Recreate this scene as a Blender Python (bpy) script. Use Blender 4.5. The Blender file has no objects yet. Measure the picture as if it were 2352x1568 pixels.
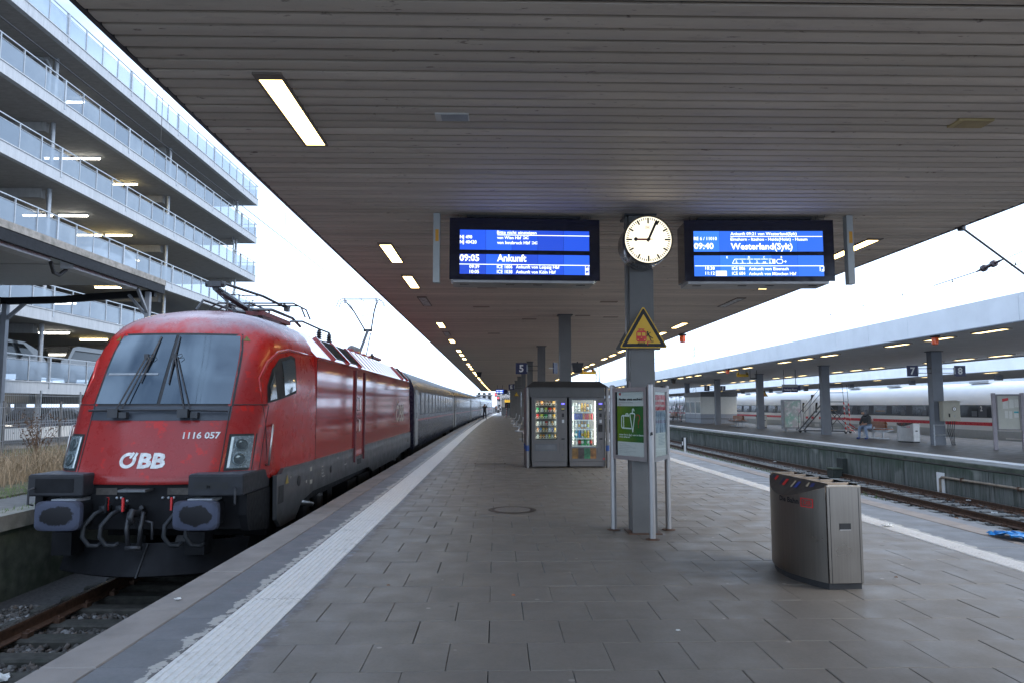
import bpy, bmesh, math, random
import numpy as np
from mathutils import Vector, Matrix
R=math.radians
rnd=random.Random(7)
SC=bpy.context.scene; COL=SC.collection
# ---------------------------------------------------------------- camera, light, exposure
cd=bpy.data.cameras.new('camera'); cam=bpy.data.objects.new('camera',cd); COL.objects.link(cam); SC.camera=cam
cd.sensor_width=36; cd.lens=1660/2352*36; cd.clip_start=.05; cd.clip_end=3000
cam.location=(0,0,1.55)
cam.rotation_euler=(R(90)+math.atan(147/1660),0,-math.atan(35/1660))
EXPO=1.0
G=2**-EXPO
SUN_EL,SUN_AZ=R(42),R(118)
w=bpy.data.worlds.new('World'); SC.world=w; w.use_nodes=True
wn=w.node_tree; bg=wn.nodes['Background']
sky=wn.nodes.new('ShaderNodeTexSky'); sky.sky_type='NISHITA'; sky.sun_disc=False; sky.sun_elevation=SUN_EL; sky.sun_rotation=SUN_AZ
sky.air_density=1.3; sky.dust_density=2.5; sky.ozone_density=1.6
tc=wn.nodes.new('ShaderNodeTexCoord'); cn=wn.nodes.new('ShaderNodeTexNoise'); cn.inputs['Scale'].default_value=2.6; cn.inputs['Detail'].default_value=6
mp=wn.nodes.new('ShaderNodeMapping'); mp.inputs['Scale'].default_value=(1,1,2.6)
wn.links.new(tc.outputs['Generated'],mp.inputs[0]); wn.links.new(mp.outputs[0],cn.inputs['Vector'])
cr=wn.nodes.new('ShaderNodeMapRange'); cr.inputs[1].default_value=.40; cr.inputs[2].default_value=.66
cr.inputs[3].default_value=.08; cr.inputs[4].default_value=.9
wn.links.new(cn.outputs['Fac'],cr.inputs[0])
mx=wn.nodes.new('ShaderNodeMix'); mx.data_type='RGBA'; mx.inputs[7].default_value=(7.0,8.9,11.9,1)   # bright cloud
sx=wn.nodes.new('ShaderNodeSeparateXYZ'); wn.links.new(tc.outputs['Generated'],sx.inputs[0])
lo_=wn.nodes.new('ShaderNodeMapRange'); lo_.inputs[1].default_value=.10; lo_.inputs[2].default_value=.42; lo_.inputs[3].default_value=.85; lo_.inputs[4].default_value=0.
wn.links.new(sx.outputs[2],lo_.inputs[0]); mm=wn.nodes.new('ShaderNodeMath'); mm.operation='MAXIMUM'; wn.links.new(cr.outputs[0],mm.inputs[0]); wn.links.new(lo_.outputs[0],mm.inputs[1])   # cloud bank towards the horizon
wn.links.new(mm.outputs[0],mx.inputs[0]); wn.links.new(sky.outputs[0],mx.inputs[6]); wn.links.new(mx.outputs[2],bg.inputs['Color'])
bg.inputs['Strength'].default_value=.15
sl=bpy.data.lights.new('sun','SUN'); sl.energy=.5; sl.angle=R(14); sl.color=(1,.95,.88)
so=bpy.data.objects.new('sun',sl); COL.objects.link(so)
sd=Vector((math.sin(SUN_AZ)*math.cos(SUN_EL),math.cos(SUN_AZ)*math.cos(SUN_EL),math.sin(SUN_EL)))
so.rotation_euler=sd.to_track_quat('Z','Y').to_euler(); so.location=(20,-10,40)
vs=SC.view_settings; vs.view_transform='Standard'; vs.look='None'; vs.exposure=EXPO; vs.gamma=1; vs.use_curve_mapping=False
SC.cycles.max_bounces=8; SC.cycles.diffuse_bounces=4; SC.cycles.glossy_bounces=3; SC.cycles.transparent_max_bounces=12; SC.cycles.transmission_bounces=4
SC.cycles.sample_clamp_indirect=4; SC.cycles.use_denoising=True

# ---------------------------------------------------------------- helpers
class MB:
    """collects shapes and links them as one mesh object"""
    def __init__(s): s.v=[]; s.f=[]; s.m=[]
    def add(s,vs,fs,m=0):
        n=len(s.v); s.v+=[tuple(p) for p in vs]
        for f in fs: s.f.append(tuple(i+n for i in f)); s.m.append(m)
        return s
    def box(s,x0,x1,y0,y1,z0,z1,m=0):
        return s.add([(x0,y0,z0),(x1,y0,z0),(x1,y1,z0),(x0,y1,z0),(x0,y0,z1),(x1,y0,z1),(x1,y1,z1),(x0,y1,z1)],
            [(0,3,2,1),(4,5,6,7),(0,1,5,4),(1,2,6,5),(2,3,7,6),(3,0,4,7)],m)
    def cbox(s,c,d,m=0): return s.box(c[0]-d[0]/2,c[0]+d[0]/2,c[1]-d[1]/2,c[1]+d[1]/2,c[2]-d[2]/2,c[2]+d[2]/2,m)
    def slab(s,x0,x1,y0,y1,z0,z1,ch=.004,m=0):   # box with a chamfered top
        return s.add([(x0,y0,z0),(x1,y0,z0),(x1,y1,z0),(x0,y1,z0),(x0,y0,z1-ch),(x1,y0,z1-ch),(x1,y1,z1-ch),(x0,y1,z1-ch),
            (x0+ch,y0+ch,z1),(x1-ch,y0+ch,z1),(x1-ch,y1-ch,z1),(x0+ch,y1-ch,z1)],
            [(0,1,5,4),(1,2,6,5),(2,3,7,6),(3,0,4,7),(4,5,9,8),(5,6,10,9),(6,7,11,10),(7,4,8,11),(8,9,10,11)],m)
    def beam(s,p,q,w,h=None,m=0,up=(0,0,1)):
        h=h or w; p=Vector(p); q=Vector(q); d=(q-p).normalized(); u=d.cross(Vector(up))
        if u.length<1e-4: u=d.cross(Vector((0,1,0)))
        u.normalize(); v=u.cross(d); vs=[]
        for o in (p,q):
            for a,b in ((-1,-1),(1,-1),(1,1),(-1,1)): vs.append(o+u*(a*w/2)+v*(b*h/2))
        return s.add(vs,[(0,1,2,3),(7,6,5,4),(0,4,5,1),(1,5,6,2),(2,6,7,3),(3,7,4,0)],m)
    def tube(s,path,r,n=8,m=0,caps=True):
        path=[Vector(p) for p in path]; rs=r if isinstance(r,(list,tuple)) else [r]*len(path); vs=[]; pu=None
        for i,p in enumerate(path):
            d=(path[min(i+1,len(path)-1)]-path[max(i-1,0)]).normalized()
            if pu is None:
                u=d.cross(Vector((0,0,1)));  u=u if u.length>1e-3 else d.cross(Vector((0,1,0)))
            else: u=pu-d*pu.dot(d)
            u.normalize(); pu=u; v=d.cross(u)
            for k in range(n): a=2*math.pi*k/n; vs.append(p+(u*math.cos(a)+v*math.sin(a))*rs[i])
        fs=[(i*n+k,i*n+(k+1)%n,(i+1)*n+(k+1)%n,(i+1)*n+k) for i in range(len(path)-1) for k in range(n)]
        if caps: fs+=[tuple(range(n))[::-1],tuple(range((len(path)-1)*n,len(path)*n))]
        return s.add(vs,fs,m)
    def lathe(s,prof,c=(0,0,0),n=12,m=0,axis='z'):
        vs=[]
        for r_,z in prof:
            for k in range(n):
                a=2*math.pi*k/n; x,y=r_*math.cos(a),r_*math.sin(a)
                p=(x,y,z) if axis=='z' else ((x,-z,y) if axis=='y' else (z,x,y))
                vs.append((p[0]+c[0],p[1]+c[1],p[2]+c[2]))
        fs=[(i*n+k,i*n+(k+1)%n,(i+1)*n+(k+1)%n,(i+1)*n+k) for i in range(len(prof)-1) for k in range(n)]
        fs+=[tuple(range(n))[::-1],tuple(range((len(prof)-1)*n,len(prof)*n))]
        return s.add(vs,fs,m)
    def prism(s,poly,o,u,v,d,m=0):   # polygon in the plane o,u,v pushed along d
        o,u,v,d=map(Vector,(o,u,v,d)); n=len(poly)
        vs=[o+u*a+v*b for a,b in poly]; vs+=[p+d for p in vs]
        fs=[tuple(range(n)),tuple(range(2*n-1,n-1,-1))]+[(i,i+n,(i+1)%n+n,(i+1)%n) for i in range(n)]
        return s.add(vs,fs,m)
    def grid(s,P,m=0,close=False):    # rows of points
        nr,nc=len(P),len(P[0]); vs=[p for r_ in P for p in r_]
        fs=[(i*nc+j,i*nc+(j+1)%nc,(i+1)*nc+(j+1)%nc,(i+1)*nc+j) for i in range(nr-1) for j in range(nc if close else nc-1)]
        return s.add(vs,fs,m)
    def mesh(s,name,mats,smooth=False):
        me=bpy.data.meshes.new(name); me.from_pydata(s.v,[],s.f)
        mats=mats if isinstance(mats,(list,tuple)) else [mats]
        for m in mats: me.materials.append(m)
        if len(mats)>1: me.polygons.foreach_set('material_index',s.m)
        bm=bmesh.new(); bm.from_mesh(me); bmesh.ops.recalc_face_normals(bm,faces=bm.faces); bm.to_mesh(me); bm.free()
        if smooth: me.shade_smooth()
        return me
    def build(s,name,mats,parent=None,smooth=False,bevel=0,auto=None,**pr):
        o=bpy.data.objects.new(name,s.mesh(name,mats,smooth or auto is not None)); COL.objects.link(o)
        if parent is not None: link(o,parent)
        if bevel:
            b=o.modifiers.new('bevel','BEVEL'); b.width=bevel; b.segments=2; b.limit_method='ANGLE'; b.angle_limit=R(40)
        if auto is not None: o.data.set_sharp_from_angle(angle=R(auto))
        for k,v in pr.items(): o[k]=v
        return o
WORLD=set()
def link(o,parent):
    o.parent=parent
    if parent.name in WORLD: o.location=-Vector(parent.location)
def thing(name,label,cat,loc=(0,0,0),rz=0,group=None,world=False):
    o=bpy.data.objects.new(name,None); COL.objects.link(o); o.empty_display_size=.2
    o.location=loc; o.rotation_euler=(0,0,rz); o['label']=label; o['category']=cat
    if group: o['group']=group
    if world: WORLD.add(o.name)
    return o
def tag(o,label,cat,group=None):
    o['label']=label; o['category']=cat
    if group: o['group']=group
    return o
def kids(o): return [c for c in o.children]
def dup(root,loc,rz=0,label=None,group=None):
    r_=root.copy(); COL.objects.link(r_); r_.location=loc; r_.rotation_euler=(0,0,rz)
    if label: r_['label']=label
    if group: r_['group']=group
    for ch in list(root.children):
        c=ch.copy(); COL.objects.link(c); c.parent=r_
        for g in ch.children: d=g.copy(); COL.objects.link(d); d.parent=c
    return r_
def part(me,name,parent,loc=(0,0,0),rz=0,**pr):
    o=bpy.data.objects.new(name,me); COL.objects.link(o); o.location=loc; o.rotation_euler=(0,0,rz)
    if parent is not None:
        o.parent=parent
    for k,v in pr.items(): o[k]=v
    return o
ORD=['first','second','third','fourth','fifth','sixth','seventh','eighth','ninth','tenth','eleventh','twelfth']+['%dth'%i for i in range(13,60)]
_dg=[None]
def text_mesh(s,bold=0.,spacing=1.):
    c=bpy.data.curves.new('lettering','FONT'); c.body=s; c.size=1; c.offset=bold; c.resolution_u=2; c.space_character=spacing; c.fill_mode='FRONT'
    o=bpy.data.objects.new('lettering',c); COL.objects.link(o)
    dg=bpy.context.evaluated_depsgraph_get(); me=bpy.data.meshes.new_from_object(o.evaluated_get(dg)); 
    COL.objects.unlink(o); bpy.data.objects.remove(o); bpy.data.curves.remove(c)
    return me
def text(s,o,h,mat,parent,u=(1,0,0),v=(0,0,1),width=None,bold=.012,name='lettering',align='L',slant=0):
    """flat lettering: o lower-left corner, h capital height, width optional overall width"""
    me=text_mesh(s,bold); n=len(me.vertices); co=np.empty(n*3); me.vertices.foreach_get('co',co); co=co.reshape(-1,3)
    cap=.70; x0,x1=co[:,0].min(),co[:,0].max()
    ky=h/cap; kx=width/(x1-x0) if width else ky
    X=(co[:,0]-x0)*kx; Y=co[:,1]*ky; X=X+slant*Y
    if align=='C': X-= (x1-x0)*kx/2
    if align=='R': X-= (x1-x0)*kx
    o,u,v=Vector(o),Vector(u).normalized(),Vector(v).normalized()
    P=np.outer(X,u)+np.outer(Y,v)+np.array(o); me.vertices.foreach_set('co',P.ravel()); me.materials.clear(); me.materials.append(mat); me.update()
    ob=bpy.data.objects.new(name,me); COL.objects.link(ob); link(ob,parent); return ob

# ---------------------------------------------------------------- materials
class NT:
    def __init__(s,name):
        s.m=bpy.data.materials.new(name); s.m.use_nodes=True; s.t=s.m.node_tree; s.b=s.t.nodes['Principled BSDF']; s.pos=None
    def n(s,ty,ins=None,**kw):
        x=s.t.nodes.new(ty)
        for k,v in kw.items(): setattr(x,k,v)
        for k,v in (ins or {}).items(): s.set(x.inputs[k],v)
        return x
    def set(s,i,v):
        if hasattr(v,'is_linked') or isinstance(v,bpy.types.NodeSocket): s.t.links.new(v,i)
        elif isinstance(v,(tuple,list)) and i.type=='RGBA' and len(v)==3: i.default_value=(*v,1)
        else: i.default_value=v
    def P(s):
        if s.pos is None: s.pos=s.n('ShaderNodeNewGeometry').outputs['Position']
        return s.pos
    def obj(s): return s.n('ShaderNodeTexCoord').outputs['Object']
    def map(s,vec,scale=(1,1,1),loc=(0,0,0)): return s.n('ShaderNodeMapping',{'Vector':vec,'Scale':scale,'Location':loc}).outputs[0]
    def noise(s,scale,detail=4,rough=.55,vec=None,st=None):
        vec=vec or s.P()
        if st: vec=s.map(vec,st)
        return s.n('ShaderNodeTexNoise',{'Vector':vec,'Scale':scale,'Detail':detail,'Roughness':rough}).outputs['Fac']
    def ramp(s,f,a,b,lo=0.,hi=1.): return s.n('ShaderNodeMapRange',{0:f,1:a,2:b,3:lo,4:hi}).outputs[0]
    def mix(s,f,a,b,bt='MIX'):
        x=s.n('ShaderNodeMix',data_type='RGBA',blend_type=bt); s.set(x.inputs[0],f); s.set(x.inputs[6],a); s.set(x.inputs[7],b); return x.outputs[2]
    def math(s,op,a,b=0.):
        x=s.n('ShaderNodeMath',operation=op); s.set(x.inputs[0],a); s.set(x.inputs[1],b); return x.outputs[0]
    def xyz(s,vec=None):
        x=s.n('ShaderNodeSeparateXYZ',{0:vec or s.P()}); return x.outputs
    def bump(s,h,strength=.3,dist=.01): s.set(s.b.inputs['Normal'],s.n('ShaderNodeBump',{'Height':h,'Strength':strength,'Distance':dist}).outputs[0])
    def set_b(s,**kw):
        for k,v in kw.items(): s.set(s.b.inputs[k.replace('_',' ')],v)
        return s
def M(name,col,rough=.55,metal=0.,var=.12,scale=6.,bump=0.,bscale=60.,coat=0.,dirt=None,spec=.5):
    t=NT(name); f=t.noise(scale,5)
    c=t.mix(t.ramp(f,.3,.7),tuple(x*(1-var) for x in col),tuple(min(1,x*(1+var)) for x in col))
    if dirt: c=t.mix(t.ramp(t.noise(scale*.45,6,.65),.5,.75,0,dirt[1]),c,dirt[0])
    t.set_b(Base_Color=c,Metallic=metal,Specular_IOR_Level=spec,Roughness=t.ramp(t.noise(scale*2.3,4),.3,.7,max(.02,rough-.08),min(1,rough+.08)),Coat_Weight=coat)
    if bump: t.bump(t.noise(bscale,3),bump,.004)
    return t.m
def EM(name,col,st):
    t=NT(name); t.set_b(Base_Color=(.02,.02,.02),Emission_Color=col,Emission_Strength=st,Roughness=.4); return t.m
def rnd_island(t): return t.n('ShaderNodeNewGeometry').outputs['Random Per Island']
def rnd_obj(t): return t.n('ShaderNodeObjectInfo').outputs['Random']

# paving: dry concrete slabs, each a little different, with chewing-gum spots, stains and old white paint beside the tactile strip
def mat_paving(name,a,b,paintside=None):
    t=NT(name); k=t.math('FRACT',t.math('ADD',rnd_island(t),rnd_obj(t)))
    c=t.mix(k,a,b)
    c=t.mix(t.ramp(t.noise(1.1,6,.6),.35,.72,0,.45),c,tuple(x*.62 for x in a))
    c=t.mix(t.ramp(t.noise(38,4,.7),.42,.7,0,.35),c,tuple(x*.6 for x in a))
    v=t.n('ShaderNodeTexVoronoi',{'Vector':t.map(t.P(),(1,1,0)),'Scale':2.6,'Randomness':1.}).outputs['Distance']
    c=t.mix(t.ramp(t.math('ADD',v,t.math('MULTIPLY',t.noise(30,2),.02)),.050,.068,.8,0),c,tuple(x*1.9 for x in b))
    v2=t.n('ShaderNodeTexVoronoi',{'Vector':t.map(t.P(),(1,1,0),(3.3,1.7,0)),'Scale':1.7,'Randomness':1.}).outputs['Distance']
    c=t.mix(t.ramp(t.math('ADD',v2,t.math('MULTIPLY',t.noise(25,3),.05)),.06,.085,.75,0),c,tuple(x*.4 for x in a))
    for (sx,sy,r0,amt) in ((1.8,9.0,.75,.5),(2.95,6.75,.62,.55),(1.8,18.3,.9,.35),(-.2,7.9,.35,.18),(.9,5.6,.3,.15)):   # grime and painted contact shade round the feet of things
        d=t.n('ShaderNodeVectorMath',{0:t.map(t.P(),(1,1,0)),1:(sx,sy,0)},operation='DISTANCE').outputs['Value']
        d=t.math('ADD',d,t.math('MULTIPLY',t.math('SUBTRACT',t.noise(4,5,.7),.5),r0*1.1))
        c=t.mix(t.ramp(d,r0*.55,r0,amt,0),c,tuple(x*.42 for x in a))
    if paintside:
        x=t.xyz()[0]
        for (x0,x1,col,amt,ns) in paintside:
            e=t.math('ADD',x,t.math('MULTIPLY',t.math('SUBTRACT',t.noise(ns,5,.7),.5),.35))
            c=t.mix(t.ramp(e,x0,x1,0,amt),c,col)
    t.set_b(Base_Color=c,Roughness=t.ramp(t.noise(3,5),.3,.7,.42,.68)); t.bump(t.noise(160,3),.25,.003); return t.m
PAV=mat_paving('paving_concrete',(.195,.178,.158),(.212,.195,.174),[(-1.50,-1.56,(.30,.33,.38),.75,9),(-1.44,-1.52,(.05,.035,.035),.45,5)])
BAND=mat_paving('edge_band_concrete',(.142,.146,.153),(.155,.159,.166),[(-2.055,-2.045,(.50,.48,.44),.8,4.5),(-1.992,-1.984,(.04,.037,.035),.8,12)])
BAND2=mat_paving('edge_band_concrete_far',(.142,.146,.153),(.155,.159,.166),[(5.27,5.26,(.46,.44,.40),.7,4.5)])
KERB=M('kerb_granite',(.25,.222,.203),.8,var=.16,scale=2.2,bump=.5,bscale=120,dirt=((.10,.09,.08),.55))
JOINT=M('joint_dirt',(.042,.039,.036),.9,var=.4,scale=30,bump=.4)
def mat_white_strip(name):
    t=NT(name); c=t.mix(t.ramp(t.noise(14,5,.65),.35,.72),(.80,.79,.77),(.70,.69,.66))
    c=t.mix(t.ramp(t.noise(4.5,7,.75),.56,.74,0,.55),c,(.24,.22,.20)); c=t.mix(t.ramp(t.noise(70,3,.7),.55,.8,0,.5),c,(.3,.28,.26))
    t.set_b(Base_Color=c,Roughness=.6); t.bump(t.noise(90,3),.2,.003); return t.m
WSTRIP=mat_white_strip('white_tactile_paint'); WSTRIP2=M('fresh_white_line',(.86,.86,.86),.55,var=.03,dirt=((.6,.6,.58),.3))
CONC=M('platform_concrete',(.26,.26,.25),.85,var=.2,scale=3,bump=.4,dirt=((.08,.085,.07),.6))
def mat_wall():
    t=NT('stained_platform_wall'); st=t.noise(2.2,6,.65,st=(1,2.6,.25)); st2=t.noise(5,5,.7,st=(1,3,.12))
    c=t.mix(t.ramp(st,.3,.7),(.20,.205,.195),(.075,.092,.072)); c=t.mix(t.ramp(st2,.45,.7,0,.95),c,(.025,.033,.024))
    z=t.xyz()[2]; g=t.ramp(t.math('ADD',z,t.math('MULTIPLY',t.noise(1.6,4),.9)),-.05,.35,0,.75)
    c=t.mix(g,c,(.03,.055,.027)); c=t.mix(t.ramp(t.noise(.7,3),.58,.7,0,.5),c,(.40,.39,.36))
    t.set_b(Base_Color=c,Roughness=.85); t.bump(t.noise(30,4),.4,.01); return t.m
WALL=mat_wall()
MOSS=M('mossy_concrete',(.075,.085,.06),.9,var=.5,scale=4,bump=.6,dirt=((.03,.05,.02),.8))
BALLAST=M('ballast_base',(.045,.042,.04),.95,var=.5,scale=22,bump=1.,bscale=30)
def mat_stone():
    t=NT('ballast_stone'); c=t.n('ShaderNodeValToRGB',{0:rnd_island(t)}); e=c.color_ramp.elements
    e[0].color=(.04,.038,.035,1); e[1].color=(.30,.30,.30,1); x=e.new(.5); x.color=(.09,.087,.083,1); x=e.new(.75); x.color=(.13,.10,.08,1); x=e.new(.9); x.color=(.14,.14,.135,1)
    t.set_b(Base_Color=t.mix(t.ramp(t.noise(40,3),.3,.8,0,.5),c.outputs[0],(.06,.05,.04)),Roughness=.85); return t.m
STONE=mat_stone()
RAILM=M('rusty_rail',(.10,.055,.035),.6,metal=.3,var=.4,scale=14,bump=.3); RAILTOP=M('worn_rail_head',(.32,.29,.27),.3,metal=1.,var=.2,scale=20)
SLEEPER=M('old_sleeper',(.042,.040,.034),.9,var=.4,scale=9,bump=.6,dirt=((.02,.028,.018),.7)); CSLEEPER=M('concrete_sleeper',(.27,.26,.24),.85,var=.2,scale=8,bump=.4)
def mat_slat():
    t=NT('grimy_slat_paint'); k=t.math('FRACT',t.math('ADD',rnd_island(t),rnd_obj(t)))
    c=t.mix(k,(.52,.455,.385),(.70,.615,.53)); c=t.mix(t.ramp(t.noise(1.3,6,.65,st=(.45,3,1)),.38,.72,0,.55),c,(.40,.35,.315))
    c=t.mix(t.ramp(t.noise(5,6,.7,st=(.5,2,1)),.58,.76,0,.55),c,(.27,.215,.185))
    v=t.noise(7.5,3,.6,st=(1.,3.5,1)); c=t.mix(t.ramp(v,.665,.74,0,.8),c,(.12,.07,.055))
    t.set_b(Base_Color=c,Roughness=.6); t.bump(t.noise(45,4,st=(.4,2,1)),.18,.004); return t.m
SLAT=mat_slat(); VOID=M('ceiling_void',(.015,.014,.013),.9)
FASCIA=M('canopy_fascia',(.80,.82,.84),.5,var=.05,scale=1.2,dirt=((.62,.64,.65),.5)); DARKTRIM=M('dark_trim',(.05,.05,.055),.5)
FARCEIL=M('grey_soffit',(.56,.545,.53),.7,var=.08,scale=2)
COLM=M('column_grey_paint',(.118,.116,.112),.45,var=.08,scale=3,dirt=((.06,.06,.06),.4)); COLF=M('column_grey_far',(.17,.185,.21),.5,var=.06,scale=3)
LAMP=EM('lit_tube_warm',(1,.70,.27),6*G*2); LAMPF=EM('lit_tube_far',(1,.76,.36),3.2*G*2); LAMPC=EM('lit_tube_white',(1,.95,.84),14*G*2); LAMPY=EM('lit_tube_yellow',(1,.76,.33),14*G*2)
UNLIT=M('unlit_diffuser',(.45,.45,.44),.3,var=.05); VENTW=M('vent_white',(.62,.62,.60),.5,dirt=((.3,.3,.3),.5)); VENTY=M('vent_yellowed',(.42,.33,.16),.6,dirt=((.3,.22,.1),.5))
METAL=M('aluminium',(.34,.33,.325),.42,metal=.6,var=.06,scale=4); STEEL=M('stainless_steel',(.45,.43,.41),.36,metal=1.,var=.05,scale=3)
GALV=M('galvanised',(.36,.38,.40),.45,metal=.6,var=.15,scale=10); DARKMET=M('dark_metal',(.035,.036,.04),.45,metal=.3,var=.2); BLACK=M('matt_black',(.012,.012,.013),.6,var=.2)
CABLE=M('cable_black',(.02,.02,.022),.55); WHITE=M('white_paint',(.75,.75,.73),.45,var=.04); SIGNBLUE=M('sign_navy',(.010,.013,.075),.35,var=.05); SIGNWHITE=M('sign_white',(.78,.78,.76),.4,var=.02)
YEL=M('sign_yellow',(.62,.36,.012),.4,var=.06); RED=M('sign_red',(.55,.02,.02),.4,var=.06); ORANGE=M('orange_sticker',(.6,.28,.02),.5)
WOOD=M('bench_wood',(.30,.115,.05),.5,var=.25,scale=9); RUBBER=M('rubber',(.018,.018,.018),.8)
CONCF=None
def mat_streak(name,a,b,c2):
    t=NT(name); c=t.mix(t.ramp(t.noise(3,6,.65,st=(1,2.4,.3)),.35,.7),a,b); c=t.mix(t.ramp(t.noise(8,5,.7,st=(1,2,.2)),.58,.75,0,.7),c,c2)
    t.set_b(Base_Color=c,Roughness=.8); t.bump(t.noise(25,4),.2,.01); return t.m
CONCF=mat_streak('white_concrete_edge',(.42,.45,.48),(.32,.35,.38),(.16,.165,.17)); CONCI=mat_streak('grey_concrete_soffit',(.29,.29,.28),(.22,.22,.215),(.13,.13,.125))
def mat_glasspanel():
    t=NT('frosted_glass_panel'); out=t.t.nodes['Material Output']
    c=t.mix(t.ramp(t.noise(1.3,5,.6),.3,.7),(.20,.26,.33),(.29,.36,.43)); c=t.mix(t.math('FRACT',t.math('ADD',rnd_island(t),rnd_obj(t))),c,(.18,.24,.31)); c=t.mix(t.ramp(t.noise(6,5,.7),.6,.8,0,.4),c,(.48,.54,.59))
    t.set_b(Base_Color=c,Roughness=.18,Specular_IOR_Level=.6); t.bump(t.noise(1.6,2),.12,.05)
    tr=t.n('ShaderNodeBsdfTransparent',{'Color':(.80,.88,.95,1)}); mxs=t.n('ShaderNodeMixShader',{0:.76,1:tr.outputs[0],2:t.b.outputs[0]}); t.t.links.new(mxs.outputs[0],out.inputs[0]); return t.m
GLASSP=mat_glasspanel()
def mat_clear(name,tint=(.9,.95,.95),fac=.12,rough=.03):
    t=NT(name); out=t.t.nodes['Material Output']; fr=t.math('MULTIPLY',t.math('POWER',t.n('ShaderNodeLayerWeight',{'Blend':.5}).outputs['Facing'],5.),.35)
    gl=t.n('ShaderNodeBsdfGlossy',{'Roughness':rough}); tr=t.n('ShaderNodeBsdfTransparent',{'Color':(*tint,1)})
    t.t.links.new(t.n('ShaderNodeMixShader',{0:t.math('ADD',fr,fac*.2),1:tr.outputs[0],2:gl.outputs[0]}).outputs[0],out.inputs[0]); return t.m
CLEAR=mat_clear('clear_pane')
DGLASS=M('dark_window_glass',(.012,.015,.018),.04,var=.1,spec=.5); WGLASS=M('windscreen_glass',(.006,.009,.014),.03,var=.3,scale=2,spec=.9); WGLASS.node_tree.nodes['Principled BSDF'].inputs['IOR'].default_value=1.75; WGLASS.node_tree.nodes['Principled BSDF'].inputs['Specular Tint'].default_value=(.72,.88,1,1)
# locomotive red: gloss paint, worn to dull maroon with flaking bright patches on the nose and dust with painted sky reflection on the roof
def mat_locored(name,worn):
    t=NT(name); z=t.xyz()[2]; n1=t.noise(4.2,8,.70); n2=t.noise(11,6,.7)
    c=t.mix(t.ramp(n2,.3,.7),(.44,.014,.009),(.37,.013,.010)); f=t.ramp(t.math('ADD',n1,t.math('MULTIPLY',n2,.25)),.70,.735)
    dull=t.mix(n2,(.235,.021,.020),(.285,.020,.019)); amt=t.ramp(t.xyz()[1],10.7,11.05,1.,.0) if worn else .2
    c=t.mix(t.math('MULTIPLY',t.math('SUBTRACT',1.,f),amt),c,dull)
    dust_sheen=t.ramp(t.math('ADD',z,t.math('MULTIPLY',t.math('SUBTRACT',t.noise(2.5,6,.7),.5),.6)),2.60,2.86,0,.92 if worn else .25)  # dusty grey-pink that also holds the sky's reflection as colour
    c=t.mix(dust_sheen,c,(.29,.225,.25)); c=t.mix(t.math('MULTIPLY',t.math('MULTIPLY',dust_sheen,t.ramp(z,2.6,2.8)),t.ramp(t.noise(17,6,.8),.58,.66,0,.85)),c,(.06,.04,.045))
    t.set_b(Base_Color=c,Roughness=t.ramp(n1,.35,.65,.22,.40) if worn else t.ramp(t.noise(1.1,3,st=(1,.12,6)),.3,.7,.05,.08),Coat_Weight=.2 if worn else .1,Specular_IOR_Level=.32 if worn else .5,Coat_Roughness=.08)
    t.bump(t.noise(.9,3,st=(1,1,1)) if not worn else t.noise(1.6,2),.025 if not worn else .08,.02); return t.m
LRED=mat_locored('loco_red_gloss',False); LREDW=mat_locored('loco_red_worn',True)
LGREY=M('loco_frame_grey',(.062,.065,.070),.38,var=.12,scale=2,coat=.25,dirt=((.07,.065,.06),.5)); LDARK=M('loco_dark',(.012,.0125,.0145),.55,var=.2,scale=6,dirt=((.008,.008,.008),.5),spec=.12)
LBAND=M('loco_band_grey',(.030,.037,.048),.4,var=.15,scale=4); BUFF=None
def mat_buffer():
    t=NT('greased_buffer_plate'); o=t.obj(); x=t.xyz(o); d=t.math('SQRT',t.math('ADD',t.math('POWER',t.math('MULTIPLY',x[0],3.6),2.),t.math('POWER',t.math('MULTIPLY',x[2],6.2),2.)))
    d=t.math('ADD',d,t.math('MULTIPLY',t.math('SUBTRACT',t.noise(9,5,.7),.5),.7)); c=t.mix(t.ramp(d,.72,.80),(.010,.010,.012),(.055,.063,.095)); c=t.mix(t.ramp(d,1.15,1.25,0,.6),c,(.03,.03,.04))
    t.set_b(Base_Color=c,Roughness=.55,Metallic=.1,Specular_IOR_Level=.25); return t.m
BUFF=mat_buffer(); LETTER=M('worn_white_lettering',(.62,.62,.60),.5,var=.2,scale=20,dirt=((.35,.28,.28),.7)); LETTERP=M('pale_side_lettering',(.42,.34,.26),.35,var=.1)
NAVY=M('coach_navy',(.010,.012,.028),.27,var=.1,coat=.0,dirt=((.05,.05,.055),.4)); NAVYROOF=M('coach_roof_grey',(.12,.13,.14),.55,var=.12,scale=2); COACHRED=M('coach_red_line',(.35,.03,.03),.3)
COACHDOOR=M('coach_door_grey',(.30,.31,.31),.35,var=.08); ICEW=M('train_white',(.84,.85,.86),.42,var=.02,coat=.1); ICER=M('train_red_line',(.60,.015,.03),.3); ICEB=M('train_window_band',(.055,.066,.085),.5); ICEG=M('train_window_glass',(.018,.021,.026),.12,spec=.25)
ICELOW=M('train_light_grey',(.50,.53,.55),.4,var=.06)
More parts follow.
